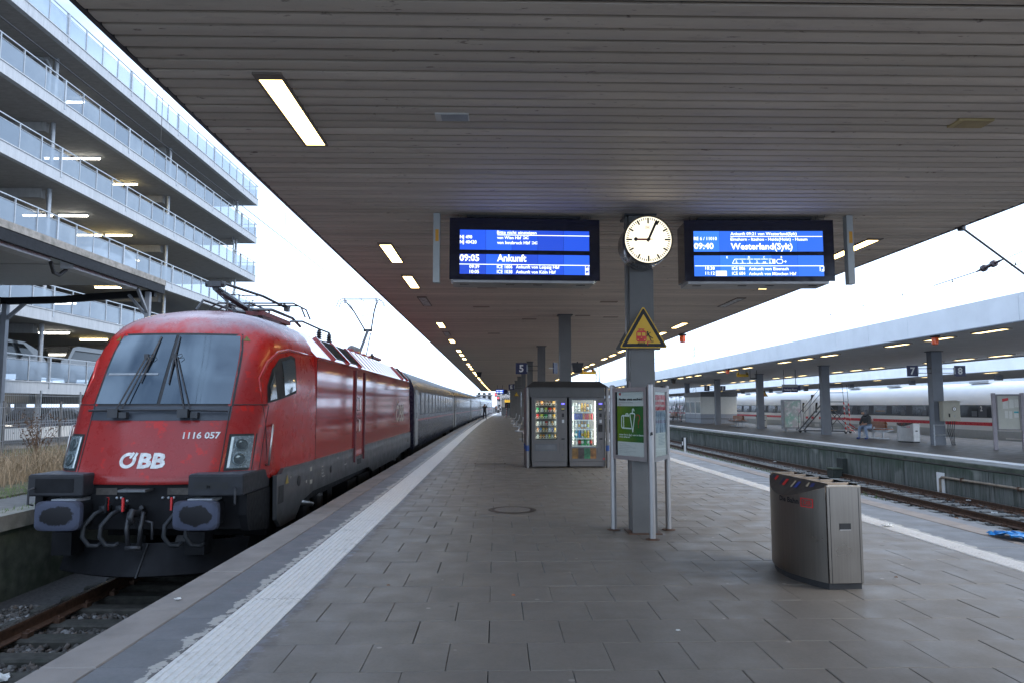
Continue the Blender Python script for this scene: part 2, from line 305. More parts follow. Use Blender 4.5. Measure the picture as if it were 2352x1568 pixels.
# ---------------------------------------------------------------- ground, platforms, tracks
XR_=6.45
def cx(y): return .4*((y-30)/54)**2 if y>30 else 0.
ZR=-.92      # rail head
def struct(mb,name,mat,parent=None,**k): 
    o=mb.build(name,mat,parent,**k)
    if parent is None: o['kind']='structure'
    return o
struct(MB().box(-900,900,-40,1800,-1.6,-1.20),'ground',BALLAST)
struct(MB().box(XR_,13.05,-8,200,-1.199,-1.16),'ballast_bed',BALLAST)
plat=bpy.data.objects.new('platform',None); COL.objects.link(plat); plat['kind']='structure'
XL0,XL1,XL2,XL3=-2.72,-2.37,-1.97,-1.57; XR0,XR1,XR2,XR3=4.93,5.19,5.87,6.42
def sweep(x0,x1,z0,z1,ys,f=cx):
    m=MB()
    for a,b in zip(ys,ys[1:]): m.add([(x0+f(a),a,z0),(x1+f(a),a,z0),(x1+f(b),b,z0),(x0+f(b),b,z0),(x0+f(a),a,z1),(x1+f(a),a,z1),(x1+f(b),b,z1),(x0+f(b),b,z1)],[(4,5,6,7),(0,1,5,4),(1,2,6,5),(2,3,7,6),(3,0,4,7)])
    return m
YS=[-8,0,10,20,30]+list(range(36,200,6))
sweep(XL0+.06,XR3-.06,-1.3,-.022,YS).build('platform_body',[JOINT],plat)
sweep(XL0+.05,XL0+.055,-1.3,-.13,YS).build('platform_wall',[CONC],plat)
# kerb stones: 1.2 m granite pieces on both edges
kn=0
def kerbs(x0,x1,mat,n,step=1.25):
    me=MB().slab(0,x1-x0,.004,step-.004,-.14,0,.012).mesh('kerb_stone',mat)
    for i in range(n):
        y=-3+i*step; part(me,'kerb_stone',plat,(x0+cx(y)+rnd.uniform(-.004,.004),y,rnd.uniform(-.002,.002)),-math.atan(cx(y+1)-cx(y)))
kerbs(XL0,XL1-.006,KERB,70); kerbs(XR2,XR2+.30,KERB,40); 
sweep(XR2+.306,XR3,-.12,-.012,YS).build('outer_edge_strip',[BAND2],plat)
m=sweep(XL0,XL1-.006,-.14,0,[84.5]+list(range(90,200,6))); m.build('kerb_far',[KERB],plat)['kind']='stuff'
m=sweep(XR2,XR2+.30,-.14,0,[47.]+list(range(53,200,6))); m.build('kerb_far',[KERB],plat)['kind']='stuff'
# dark edge band slabs
def band(x0,x1,mat,nparts):
    me=MB().slab(0,x1-x0-.006,.003,.497,-.1,0,.004).mesh('edge_slab',mat)
    for i in range(nparts):
        y=2.5+i*.5; part(me,'edge_slab',plat,(x0+cx(y),y,rnd.uniform(-.0015,.0015)))
    st=MB()
    for i in range(nparts,360): y=2.5+i*.5; st.slab(x0+cx(y),x1+cx(y)-.006,y+.003,y+.497,-.1,rnd.uniform(-.0015,.0015))
    for i in range(12): y=2.-i*.5; st.slab(x0,x1-.006,y+.003,y+.497,-.1,rnd.uniform(-.0015,.0015))
    st.build('edge_slabs_far',[mat],plat)['kind']='stuff'
band(XL1,XL2,BAND,32); band(XR1,XR2-.004,BAND2,32)
# ribbed white tactile strips
def strip(x0,x1,n,L=2.0,ribs=8):
    prof=[]; w_=(x1-x0)/ribs
    for k in range(ribs):
        a=k*w_; prof+=[(a+.18*w_,0.0),(a+.30*w_,.006),(a+.80*w_,.006),(a+.92*w_,0.0)]
    prof=[(0,-.03),(0,0)]+prof+[(x1-x0,0),(x1-x0,-.03)]
    mb=MB(); mb.grid([[(p[0],.0025,p[1]) for p in prof],[(p[0],L-.0025,p[1]) for p in prof]]); me=mb.mesh('tactile_plate',WSTRIP)
    for i in range(n):
        y=-2+i*L; part(me,'tactile_plate',plat,(x0+cx(y+1),y,.004+rnd.uniform(-.001,.001)),-math.atan((cx(y+2)-cx(y))/2))
strip(XL2,XL3,60); strip(XR0,XR1,40,ribs=6)
for a,b,y0 in ((XL2,XL3,118),(XR0,XR1,78)): sweep(a,b,-.03,.008,list(range(y0,200,6))).build('tactile_strip_far',[WSTRIP],plat)['kind']='stuff'
# half-bond 50 cm paving between the strips: 300 nearest slabs one by one, the rest joined
x0,x1=XL3,XR0; meshes={}
def slabmesh(wd):
    k=round(wd,3)
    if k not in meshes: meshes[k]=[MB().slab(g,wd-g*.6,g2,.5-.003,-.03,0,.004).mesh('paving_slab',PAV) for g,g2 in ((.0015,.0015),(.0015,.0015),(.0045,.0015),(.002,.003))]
    return rnd.choice(meshes[k])
far=MB(); cnt=0; HOLE=(.235,11.1,.36)
for r_ in range(-8,300):
    y=2.9+r_*.5; xs=[x0]; x=x0+(.27 if r_%2 else .02)
    while x<x1-.03: 
        if x>x0+.03: xs.append(x)
        x+=.5
    xs.append(x1)
    for a,b in zip(xs,xs[1:]):
        if b-a<.02: continue
        z=rnd.uniform(-.002,.002)
        if r_>=2 and cnt<300:
            cnt+=1; part(slabmesh(b-a),'paving_slab',plat,(a,y,z),rnd.uniform(-.002,.002))
        elif y<118: far.slab(a+.003,b-.003,y+.002,y+.498,-.03,z,.004)
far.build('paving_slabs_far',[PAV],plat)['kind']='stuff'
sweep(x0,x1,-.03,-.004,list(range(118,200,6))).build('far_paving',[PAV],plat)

# ballast stones
def stones(n,region,size,seed,name='ballast'):
    rg=np.random.default_rng(seed); base=np.array([(-1,-1,-.7),(1,-.8,-.6),(.9,1,-.7),(-1,.9,-.6),(-.7,-.7,.7),(.7,-.6,.8),(.6,.7,.6),(-.6,.7,.75)])
    P=region(rg,n); s=rg.uniform(.55,1.25,(n,1,1))*size; V=base[None]*s*rg.uniform(.7,1.25,(n,1,3))+rg.normal(0,.18,(n,8,3))*s
    a=rg.uniform(0,6.28,n); c,sn=np.cos(a)[:,None],np.sin(a)[:,None]; X=V[:,:,0]*c-V[:,:,1]*sn; Y=V[:,:,0]*sn+V[:,:,1]*c
    t=rg.uniform(-.6,.6,n); ct,st=np.cos(t)[:,None],np.sin(t)[:,None]; Z=V[:,:,2]*ct+X*st; X=X*ct-V[:,:,2]*st
    V=np.stack([X,Y,Z],-1)+P[:,None,:]; fs=np.array([(0,3,2,1),(4,5,6,7),(0,1,5,4),(1,2,6,5),(2,3,7,6),(3,0,4,7)])
    F=(fs[None]+(np.arange(n)*8)[:,None,None]).reshape(-1,4)
    me=bpy.data.meshes.new(name); me.vertices.add(n*8); me.vertices.foreach_set('co',V.ravel()); me.loops.add(F.size); me.loops.foreach_set('vertex_index',F.ravel().astype(np.int32))
    me.polygons.add(len(F)); me.polygons.foreach_set('loop_start',(np.arange(len(F))*4).astype(np.int32)); me.update(calc_edges=True); me.validate(); me.materials.append(STONE)
    o=bpy.data.objects.new(name,me); COL.objects.link(o); o['kind']='stuff'; o['label']='grey-brown ballast stones'; return o
stones(15000,lambda g,n: np.stack([g.uniform(-6.9,-3.4,n),g.uniform(3.5,10.2,n),g.uniform(-1.215,-1.155,n)],-1),.032,1)['label']='grey ballast stones in the trough of the left track'
def regR(g,n):
    y=10+45*g.uniform(0,1,n)**1.5; x=g.uniform(9.4,13.0,n); return np.stack([x,y,-1.165+g.uniform(-.02,.035,n)+np.where(x>12.5,(x-12.5)*.22,0)+np.where(x<10.9,(10.9-x)*.04,0)],-1)
stones(26000,regR,.042,2)['label']='brown ballast stones around the empty track on the right'
# tracks
def track(xc,y0,y1,label,smat,n,concrete,first):
    t=thing('railway_track',label,'railway track',(xc,y0,ZR))
    prof=[(-.07,-.17),(.07,-.17),(.07,-.155),(.012,-.13),(.012,-.045),(.036,-.035),(.036,-.004),(-.036,-.004),(-.036,-.035),(-.012,-.045),(-.012,-.13),(-.07,-.155)]
    for s in (-.75,.75):
        rl=MB().prism(prof,(s,0,0),(1,0,0),(0,0,1),(0,y1-y0,0)).build('rail',[RAILM],t)
        MB().box(s-.03,s+.03,0,y1-y0,-.0035,0).build('rail_head',[RAILTOP],rl)
    me=(MB().slab(-1.3,1.3,-.13,.13,-.33,-.172,.025)).mesh('sleeper',smat); fm=MB()
    for s in (-.75,.75):
        for d in (-.11,.11): fm.box(s+d-.035,s+d+.035,-.06,.06,-.172,-.12); fm.lathe([(.02,-.12),(.02,-.09)],(s+d,0,0),6)
    fme=fm.mesh('rail_fastening',RAILM)
    for i in range(n):
        o=part(me,'sleeper',t,(rnd.uniform(-.03,.03),first+i*.62+rnd.uniform(-.02,.02),rnd.uniform(-.01,.005)),rnd.uniform(-.01,.01)); 
        if i<40: part(fme,'rail_fastening',o,kind='stuff')
    return t
track(-4.74,-6,200,'track with dark mossy sleepers in front of the red locomotive',SLEEPER,30,False,6.)
track(12.0,4,190,'empty rusty track beside the stained wall of the opposite platform',CSLEEPER,120,True,.2)

# opposite platform
fp=bpy.data.objects.new('opposite_platform',None); COL.objects.link(fp); fp['kind']='structure'
FX0,FX1=13.0,23.0
sweep(FX0+.12,FX1,-1.1,-.01,[0,200],lambda y:0).build('platform_body',[CONC],fp)
FPAV=mat_paving('far_platform_asphalt',(.115,.108,.102),(.124,.117,.111))
sweep(FX0+.9,FX1-.9,-.01,.0,[0,200],lambda y:0).build('paving',[FPAV],fp)
sweep(FX0-.06,FX0+.62,-.16,0.002,[0,200],lambda y:0).build('edge_slab',[CONC],fp)
sweep(FX0-.09,FX0-.065,-.125,-.02,[0,200],lambda y:0).build('mossy_edge',[MOSS],fp)
sweep(FX0+.63,FX0+1.02,-.01,.014,[0,200],lambda y:0).build('white_strip',[WSTRIP2],fp)
me=[]
for k in range(4):
    g=[]; 
    for i in range(7):
        u=i/6; row=[]
        for j,(zz,dx) in enumerate(((-.18,0),(-.5,.01),(-.8,.03),(-1.1,.08))): row.append((-.05+dx*.3-.03*math.sin(u*math.pi)*(1+j*.25),.006+u*.988,zz))
        g.append(row)
    mb=MB().grid(g); mb.box(-.02,.12,.006,.994,-1.1,-.18); me.append(mb.mesh('wall_panel',WALL))
for i in range(110): part(me[i%4],'wall_panel',fp,(FX0+rnd.uniform(-.008,.008),8+i,0),rnd.uniform(-.006,.006))
sweep(FX1-.12,FX1,-1.1,-.01,[0,200],lambda y:0).build('rear_wall',[CONC],fp)

# left disused platform
lp=bpy.data.objects.new('left_platform',None); COL.objects.link(lp); lp['kind']='structure'
sweep(-40,-6.98,-1.3,-.02,[-5,200],lambda y:0).build('platform_body',[CONC],lp)
sweep(-8.3,-7.3,-.02,.0,[-5,120],lambda y:0).build('asphalt',[M('old_asphalt',(.13,.13,.125),.85,var=.2,scale=5,bump=.5,dirt=((.07,.08,.06),.6))],lp)
sweep(-7.3,-6.9,-.2,.015,[-5,120],lambda y:0).build('edge_kerb',[M('mossy_kerb',(.20,.20,.175),.9,var=.25,scale=5,bump=.5,dirt=((.07,.09,.05),.7))],lp)
sweep(-6.975,-6.96,-1.3,-.2,[-5,120],lambda y:0).build('side_wall',[MOSS],lp)
sweep(-17,-8.3,-.02,.03,[-5,120],lambda y:0).build('earth',[M('weedy_earth',(.09,.085,.055),.95,var=.4,scale=3,bump=.8,dirt=((.05,.07,.025),.8))],lp)

# ---------------------------------------------------------------- our canopy
CZ=3.95; CY0,CY1=-6,120; CX0,CX1=-2.53,6.27; PITCH=.155
can=thing('platform_canopy','long canopy of grimy grey slats over the near platform','canopy',(1.8,57,CZ),world=True)
prof=[(0.0,.012),(.005,.002),(.035,-.001),(.07,-.0025),(.100,-.001),(.124,.002),(.129,.012),(.129,.02),(0,.02)]
slme=[MB().prism([(a+rnd.uniform(-.001,.001),b) for a,b in prof],(CX0+.02,0,0),(0,1,0),(0,0,1),(CX1-CX0-.04,0,0)).mesh('slat',SLAT) for _ in range(3)]
y=3.2
L0=Vector(can.location)
for i in range(300):
    o=part(slme[i%3],'slat',can,Vector((rnd.uniform(-.004,.004),y,CZ+rnd.uniform(-.002,.002)))-L0); o.rotation_euler=(0,rnd.uniform(-.0006,.0006),rnd.uniform(-.0003,.0003)); y+=PITCH
st=MB()
while y<CY1-.2: st.prism([prof[0],prof[3],prof[6],prof[7],prof[8]],(CX0+.02,y,CZ+rnd.uniform(-.002,.002)),(0,1,0),(0,0,1),(CX1-CX0-.04,0,0)); y+=PITCH
y=3.2-PITCH
while y>CY0+.2: st.prism([prof[0],prof[3],prof[6],prof[7],prof[8]],(CX0+.02,y,CZ),(0,1,0),(0,0,1),(CX1-CX0-.04,0,0)); y-=PITCH
st.build('slats_far',[SLAT],can)['kind']='stuff'
MB().box(CX0+.03,CX1-.03,CY0,CY1,CZ+.045,CZ+.06).build('ceiling_void',[VOID],can)
MB().box(CX0+.03,CX1-.03,CY0,CY1,CZ+.5,CZ+.62).build('roof_deck',[CONC],can)
for a,b in ((CX0-.012,CX0+.016),(CX1-.016,CX1+.012)):
    f=MB().box(a,b,CY0,CY1,CZ+.03,CZ+.68).build('fascia',[FASCIA],can); MB().box(a-.003,b+.003,CY0,CY1,CZ-.006,CZ+.029).build('edge_trim',[DARKTRIM],f)
MB().box(CX0,CX1,CY1,CY1+.06,CZ-.01,CZ+.68).build('end_fascia',[FASCIA],can)
# second canopy (opposite platform) and two more behind
def canopy(x0,x1,z,h,y0,y1,label,boards):
    t=thing('platform_canopy',label,'canopy',((x0+x1)/2,y0,z),world=True)
    MB().box(x0+.05,x1-.05,y0,y1,z,z+.1).build('soffit',[FARCEIL],t); MB().box(x0+.06,x1-.06,y0,y1,z+h*.8,z+h*.86).build('roof_deck',[CONC],t)
    if boards:
        fm=MB().box(0,.05,.006,2.494,0,h).mesh('fascia_panel',FASCIA); 
        for s,xx in ((0,x0),(1,x1-.05)):
            for i in range(int((y1-y0)/2.5)):
                if s and i>30: break
                part(fm,'fascia_panel',t,Vector((xx+rnd.uniform(-.004,.004),y0+i*2.5,z-.02))-Vector(t.location))
    else:
        for xx in (x0,x1-.05): MB().box(xx,xx+.05,y0,y1,z-.02,z-.02+h).build('fascia',[FASCIA],t)
    for xx in (x0-.01,x1-.06): MB().box(xx,xx+.07,y0,y1,z-.05,z-.021).build('edge_trim',[COLF],t)
    return t
FZ=3.72
canopy(13.3,22.95,FZ,.71,8,175,'white-edged canopy over the opposite platform with the seated person',True)
canopy(31.8,41.5,3.78,.75,15,220,'white canopy just above the roof of the white train',False)
canopy(50,59,3.85,.75,40,240,'farthest white canopy, two tracks beyond the white train',False)

# columns of our canopy
def column(name,x,y,w_,d_,h_,mat,label,group,base=True):
    t=thing(name,label,'column',(x,y,0),0,group)
    mb=MB().box(-w_/2,w_/2,-d_/2,-d_/2+.03,0,h_).box(-w_/2,w_/2,d_/2-.03,d_/2,0,h_); mb.build('flange',[mat],t)
    MB().box(-w_/2+.012,w_/2-.012,-d_/2+.031,d_/2-.031,0,h_).build('web',[mat],t)
    if base: MB().box(-w_/2-.05,w_/2+.05,-d_/2-.04,d_/2+.04,h_-.03,h_).build('head_plate',[DARKMET],t)
    return t
lab=['grey steel column carrying the clock and the warning triangle','second grey column, rising behind the vending machines','third grey column, carrying the sign with the number 5']
for i in range(11):
    y=(9.07 if i==0 else 8.98)+10.15*i; l=lab[i] if i<3 else '%s grey column of the near canopy, far down the platform'%ORD[i]
    c=column('canopy_column',1.81+cx(y)*.4,y,.30,.30,CZ+.01,COLM,l,'columns of the near canopy')
    if i==0:
        MB().box(-.185,-.155,-.10,-.02,1.86,CZ).build('conduit',[COLM],c); MB().tube([(-.17,.02,1.86),(-.17,.02,CZ)],.012,6).build('cable',[GALV],c)
        MB().box(-.2,.2,-.2,.2,0,.012).build('base_plate',[RAILM],c)
fl=['column carrying the signs 7 and 8 and the cream box','column beside the mobile steps on the opposite platform','column with the small warning triangle on the opposite platform','column with the two E signs in front of the white cabin']
for i in range(9):
    y=28.6+10.3*i; l='grey '+(fl[i] if i<4 else '%s column of the opposite platform, beyond the white cabin'%ORD[i])
    column('canopy_column',17.55+.25*min(i,4)*.9,y,.42,.34,FZ,COLF,l,'columns of the opposite platform')
column('canopy_column',17.5,18.4,.42,.34,FZ,COLF,'grey column of the opposite platform nearest the camera','columns of the opposite platform') if False else None
for j,(x,z) in enumerate(((36.6,3.78),(54.5,3.85))):
    for i in range(7 if j==0 else 5):
        y=52+11*i+j*14; column('canopy_column',x,y,.45,.3,z,COLF,'%s column under the %s behind the white train'%(ORD[i],('second canopy','farthest canopy')[j]),'columns behind the white train',False)

# ceiling lights
def light_mesh(wd,ln,mat,drop=.014):
    fr=MB(); fr.box(-wd/2-.02,-wd/2,-ln/2-.02,ln/2+.02,-drop-.004,.02); fr.box(wd/2,wd/2+.02,-ln/2-.02,ln/2+.02,-drop-.004,.02); fr.box(-wd/2,wd/2,-ln/2-.02,-ln/2+.074,-drop-.004,.02); fr.box(-wd/2,wd/2,ln/2,ln/2+.02,-drop-.004,.02)
    return fr.mesh('light_frame',M('fixture_frame',(.20,.17,.14),.6,var=.2,dirt=((.12,.06,.03),.5))), MB().box(-wd/2+.001,wd/2-.001,-ln/2+.075,ln/2-.001,-drop,.01).mesh('diffuser',mat)
F1,D1=light_mesh(.17,1.42,LAMP); _,D0=light_mesh(.17,1.42,UNLIT)
def clight(x,y,z,lit,label,group,fm=F1,dl=None,cat='ceiling light'):
    t=thing('ceiling_light',label,cat,(x,y,z),0,group); part(fm,'light_frame',t); part(dl or (D1 if lit else D0),'diffuser',t); return t
offs=(2.35,5.0,7.7)
nl=nr=0
for i in range(-1,11):
    for k,o in enumerate(offs):
        y=8.95+10.2*i+o
        if i==-1 and k==2: y=5.8
        if y>118: continue
        if y>4.5:
            lit=not((i==0 and k==2) or (i==1 and k==1)); nl+=1
            clight(-1.67+cx(y)*.6,y,CZ,lit,('lit' if lit else 'unlit')+' ceiling light over the locomotive side, '+ORD[nl-1]+' from the camera','ceiling lights of the near canopy')
        if y>9:
            lit=not(i==0 and k==2); nr+=1
            clight(5.43+.003*y,y-(.45 if i==0 and k==0 else 0),CZ,lit,('lit' if lit else 'unlit')+' ceiling light over the right platform edge, '+ORD[nr-1]+' from the camera','ceiling lights of the near canopy')
F2,D2=light_mesh(.24,1.4,LAMPF,.03)
na=nb=0
for i in range(-1,9):
    for k,o in enumerate((2.1,4.55,7.0)):
        y=28.7+10.2*i+o
        if y>19.5: na+=1; clight(14.35,y,FZ,True,'lit light under the opposite canopy near its track edge, %s from the camera'%ORD[na-1],'ceiling lights of the opposite canopy',F2,D2)
        if y>30.5 and y<80: nb+=1; clight(21.85,y,FZ,True,'lit light under the far side of the opposite canopy, %s from the camera'%ORD[nb-1],'ceiling lights of the opposite canopy',F2,D2)
for i in range(9):
    clight(33.3,48+7.3*i,3.78,True,'lit light under the canopy behind the white train, %s from the camera'%ORD[i],'ceiling lights behind the white train',F2,D2)
# small ceiling vents
def vent(x,y,w_,l_,mat,label):
    t=thing('ceiling_vent',label,'vent',(x,y,CZ)); MB().box(-w_/2,w_/2,-l_/2,l_/2,-.012,.01).build('frame',[mat],t); MB().box(-w_/2+.05,w_/2-.008,-l_/2+.012,l_/2-.01,-.015,-.0125).build('grille',[M('vent_grille',tuple(c*.75 for c in (.42,.45,.48)) if mat==VENTW else (.33,.25,.12),.5)],t)
vent(-.375,5.85,.28,.155,VENTW,'small white vent panel set into the slats'); vent(4.04,5.9,.30,.17,VENTY,'yellowed vent panel at the right of the slatted ceiling')
k=0
for x,y in ((-.2,14.6),(-.38,17.5),(2.6,16.6),(3.1,19.5),(2.3,19.2),(-.1,24),(.9,20.)):
    o=MB().box(x-.2,x+.2,y-.09,y+.09,CZ-.012,CZ-.003).build('ceiling_hatch',[M('rusty_hatch',(.27,.21,.17),.7)]); tag(o,'rust-edged ceiling hatch, %s from the camera, between the two rows of lights'%ORD[k],'hatch','hatches in the near ceiling'); k+=1
# ---------------------------------------------------------------- multi-storey car park
CPX=-17.; LV=[2.45,5.17,7.90,10.63,13.37,16.10]; CPY0,CPY1=9.,50.7
cp=thing('car_park','open multi-storey car park with frosted glass parapets','building',(-25,30,0),world=True)
Lc=Vector(cp.location)
for z in LV:
    s=MB().box(CPX-17,CPX-.22,CPY0,CPY1-.2,z-.40,z-.02).build('floor_slab',[CONCI],cp)
    e=MB().box(CPX-.22,CPX,CPY0,CPY1,z-.45,z).box(CPX-17,CPX-.22,CPY1-.2,CPY1,z-.45,z).build('edge_beam',[CONCF],s)
    MB().box(CPX,CPX+.03,CPY0,CPY1,z-.03,z+.01).build('drip_edge',[CONCF],e)
pm=[]
for k in range(4):
    b=(.0,.012,.02,.035)[k]; g=[[(b*math.sin(i/4*math.pi)*math.sin(j/3*math.pi*.5+.5),.02+i/4*1.2,j/3*.70) for i in range(5)] for j in range(4)]
    mb=MB().grid(g); pm.append(mb.mesh('glass_panel',GLASSP)); pm[-1].shade_smooth()
thick=MB().box(-.05,.06,-.045,.045,-.25,.95).mesh('railing_post',GALV); thin=MB().box(.0,.05,-.022,.022,-.02,.93).mesh('railing_post',GALV)
for li,z in enumerate(LV):
    y=17.91; i=0
    while y<CPY1-.1:
        part(thick if i%4==0 else thin,'railing_post',cp,Vector((CPX-.04,y,z))-Lc)
        if y+1.2<CPY1+.2:
            o=part(pm[rnd.choice((0,0,1,1,2,3))],'glass_panel',cp,Vector((CPX-.02,y,z+.03))-Lc); o.rotation_euler=(0,rnd.uniform(-.02,.02),rnd.uniform(-.008,.008))
        y+=1.2425; i+=1
    r_=MB().box(CPX-.03,CPX+.01,10,CPY1,z+.91,z+.95); r_.box(CPX-17,CPX,CPY1-.06,CPY1-.02,z+.91,z+.95).build('handrail',[GALV],cp)
    MB().box(CPX-.02,CPX-.0,10,CPY1,z+.745,z+.765).build('panel_rail',[GALV],cp)
    for k in range(13):
        x=CPX-1.25*(k+.5)
        o=part(pm[0],'glass_panel',cp,Vector((x+.6,CPY1-.04,z+.03))-Lc); o.rotation_euler=(0,0,R(90))
        part(thin,'railing_post',cp,Vector((x-.62,CPY1-.06,z))-Lc)
cm=MB()
for li,z in enumerate([0.]+LV[:-1]):
    for k,yc in enumerate((18.55,28.9,39.25,49.6)):
        h=LV[li]-.40-z
        MB().tube([(CPX-1.05,yc,z),(CPX-1.05,yc,z+h)],.085,10).build('column',[GALV],cp,smooth=False)
        MB().box(CPX-16,CPX-1.3,yc-.14,yc+.14,z+h-.38,z+h-.002).build('cross_beam',[CONCI],cp)
        MB().box(CPX-8.6,CPX-8.2,yc-.2,yc+.2,z,z+h-.38).build('column',[GALV],cp)
MB().box(CPX-17.2,CPX-17.,CPY0,43.5,0,LV[-1]-.45).build('rear_wall',[CONCI],cp)
MB().box(CPX-12,CPX-11.8,CPY0,37.5,0,LV[-1]-.45).build('ramp_wall',[M('ramp_wall_paint',(.14,.13,.12),.8,var=.3,scale=2)],cp)
for y,z in ((28.4,16.05-.45),(49,13.3)):
    MB().tube([(CPX-3.2,y,z-.08),(CPX-1.6,y,z-.10),(CPX-1.15,y,z-.22),(CPX-1.0,y,z-.5),(CPX-1.0,y,z-2.2)],.06,8).build('drain_pipe',[GALV],cp)
# low barrier panels on the ground floor
bm_=MB().box(-.02,.02,.02,1.98,0,.40).mesh('barrier_panel',WHITE)
for i in range(16): part(bm_,'barrier_panel',cp,Vector((CPX+.3,18+2*i,.38))-Lc)
# strip lights under the slabs (x, y, level of slab above)
LL=[(-19.9,33.0,5,LAMPC,'single white strip light under the top parking deck'),(-20.2,32.9,4,LAMPC,'white strip light two decks below the top, left of its pair'),(-19.0,32.9,4,LAMPC,'white strip light two decks below the top, right of its pair'),(-19.2,36.8,4,LAMPY,'short yellowish strip light two decks below the top'),
    (-20.9,32.7,3,LAMPC,'white strip light in the middle deck, left of its pair'),(-19.3,32.7,3,LAMPC,'white strip light in the middle deck, right of its pair'),(-20.7,36.5,3,LAMPY,'yellowish strip light in the middle deck, left of its pair'),(-19.2,36.5,3,LAMPY,'yellowish strip light in the middle deck, right of its pair'),
    (-19.4,36.1,2,LAMPY,'yellowish strip light seen between shelter roof and its girder'),(-25,42.,2,LAMPC,'small white strip light deep inside, left below the shelter roof'),(-19.2,31.6,1,LAMPC,'long white strip light right of the shelter post'),(-19.2,34.7,1,LAMPY,'long yellowish strip light just left of the locomotive roof'),(-23.2,39.8,1,LAMPC,'small white strip light above the dark parked cars'),
    (-20,27.5,0,LAMPC,'white strip light on the ground floor, left of the drain pipe'),(-21,30.4,0,LAMPC,'white strip light on the ground floor behind the white van'),(-23,44,4,LAMPY,'yellowish strip light deep inside, far end of the second deck from the top'),(-22,43,3,LAMPY,'yellowish strip light deep inside the far end of the middle deck')]
for i,(x,y,l,m,lab_) in enumerate(LL):
    z=LV[l]-.41; t=thing('strip_light',lab_,'strip light',(x,y,z),R(90),'strip lights in the car park')
    MB().box(-.08,.08,-.68,.68,-.05,0).build('fitting',[WHITE],t); MB().tube([(0,-.64,-.085),(0,.64,-.085)],.04,8).build('tube_lamp',[m],t)
# parked cars
def car(name,label,loc,rz,col,roof=1.5,L=4.4,van=False):
    t=thing(name,label,'van' if van else 'car',loc,rz,'cars in the car park'); W=.88
    body=[(0,.35),(0,.72),(.25,.85),(1.1,.95),(1.75,roof-.06),(2.3,roof),(3.4,roof-.03),(4.1,roof-.28),(L-.05,.95),(L,.4)] if not van else [(0,.35),(0,1.0),(.5,1.1),(1.0,roof-.1),(1.4,roof),(L-.15,roof),(L,.9),(L,.35)]
    m=MB(); n=len(body)
    rows=[[(x-L/2,s*W*(1 if z<1.0 else 1-.16*(z-1.0)/(roof-1.0)),z) for x,z in body] for s in (-1,-.93,.93,1)]
    for s,r_ in zip((-1,-.93,.93,1),rows):
        for i,p in enumerate(r_): r_[i]=(p[0],p[1]*(1 if abs(s)<1 else 1),p[2])
    m.grid(rows); m.add(rows[0],[tuple(range(n))]); m.add(rows[3],[tuple(range(n))[::-1]])
    m.add([rows[0][0],rows[0][-1],rows[3][-1],rows[3][0]],[(0,1,2,3)])
    m.build('body',[M('car_paint',col,.22,coat=.6,var=.03)],t,auto=40)
    g=MB(); sw=[(1.25,.98),(1.85,roof-.12),(3.3,roof-.12),(3.95,1.0)] if not van else [(.75,1.12),(1.15,roof-.2),(L-.5,roof-.2),(L-.4,1.12)]
    for s in (-1,1): MB().add([(x-L/2,s*(W*(1-.16*max(0,z-1)/(roof-1))+.006),z) for x,z in sw],[(0,1,2,3)]).build('side_window',[DGLASS],t)
    a,b=(body[3],body[4]) if not van else (body[2],body[3])
    nx,nz=-(b[1]-a[1]),(b[0]-a[0]); q=math.hypot(nx,nz); nx,nz=nx/q*.008,nz/q*.008
    MB().add([(a[0]-L/2+nx,-.7,a[1]+nz+.03),(a[0]-L/2+nx,.7,a[1]+nz+.03),(b[0]-L/2+nx,.62,b[1]+nz-.03),(b[0]-L/2+nx,-.62,b[1]+nz-.03)],[(0,1,2,3)]).build('windscreen',[DGLASS],t)
    for x in (.85,L-.85):
        for s in (-1,1): 
            wl=MB().lathe([(.2,-.1),(.31,-.1),(.32,-.05),(.32,.05),(.31,.1),(.2,.1)],(x-L/2,s*.80,.32),14,axis='y').build('wheel',[RUBBER],t); MB().lathe([(.19,-.105),(.19,.105)],(x-L/2,s*.80,.32),10,axis='y').build('rim',[METAL],wl)
    return t
car('parked_car','black estate car behind the glass parapet, left of the shelter post',(-19.3,27.6,LV[0]),R(90),(.012,.012,.014),1.62,4.6)
car('parked_car','dark van-like car behind the parapet, nearest to the locomotive roof',(-19.2,33.0,LV[0]),R(90),(.02,.022,.026),1.7,4.5,True)
car('parked_car','silver car behind the parapet three storeys up',(-19.4,34.8,LV[2]),R(88),(.45,.46,.48),1.48)
car('parked_car','grey car on the second parking storey above the locomotive',(-19.5,41.8,LV[1]),R(92),(.2,.22,.25),1.48)
car('parked_van','white van on the ground floor of the car park behind the fence',(-21.5,29.,0.0),R(90),(.7,.7,.68),2.0,4.9,True)
car('parked_car','dark blue car on the ground floor behind the wire fence',(-19.6,31.5,0.0),R(90),(.02,.03,.06),1.46)

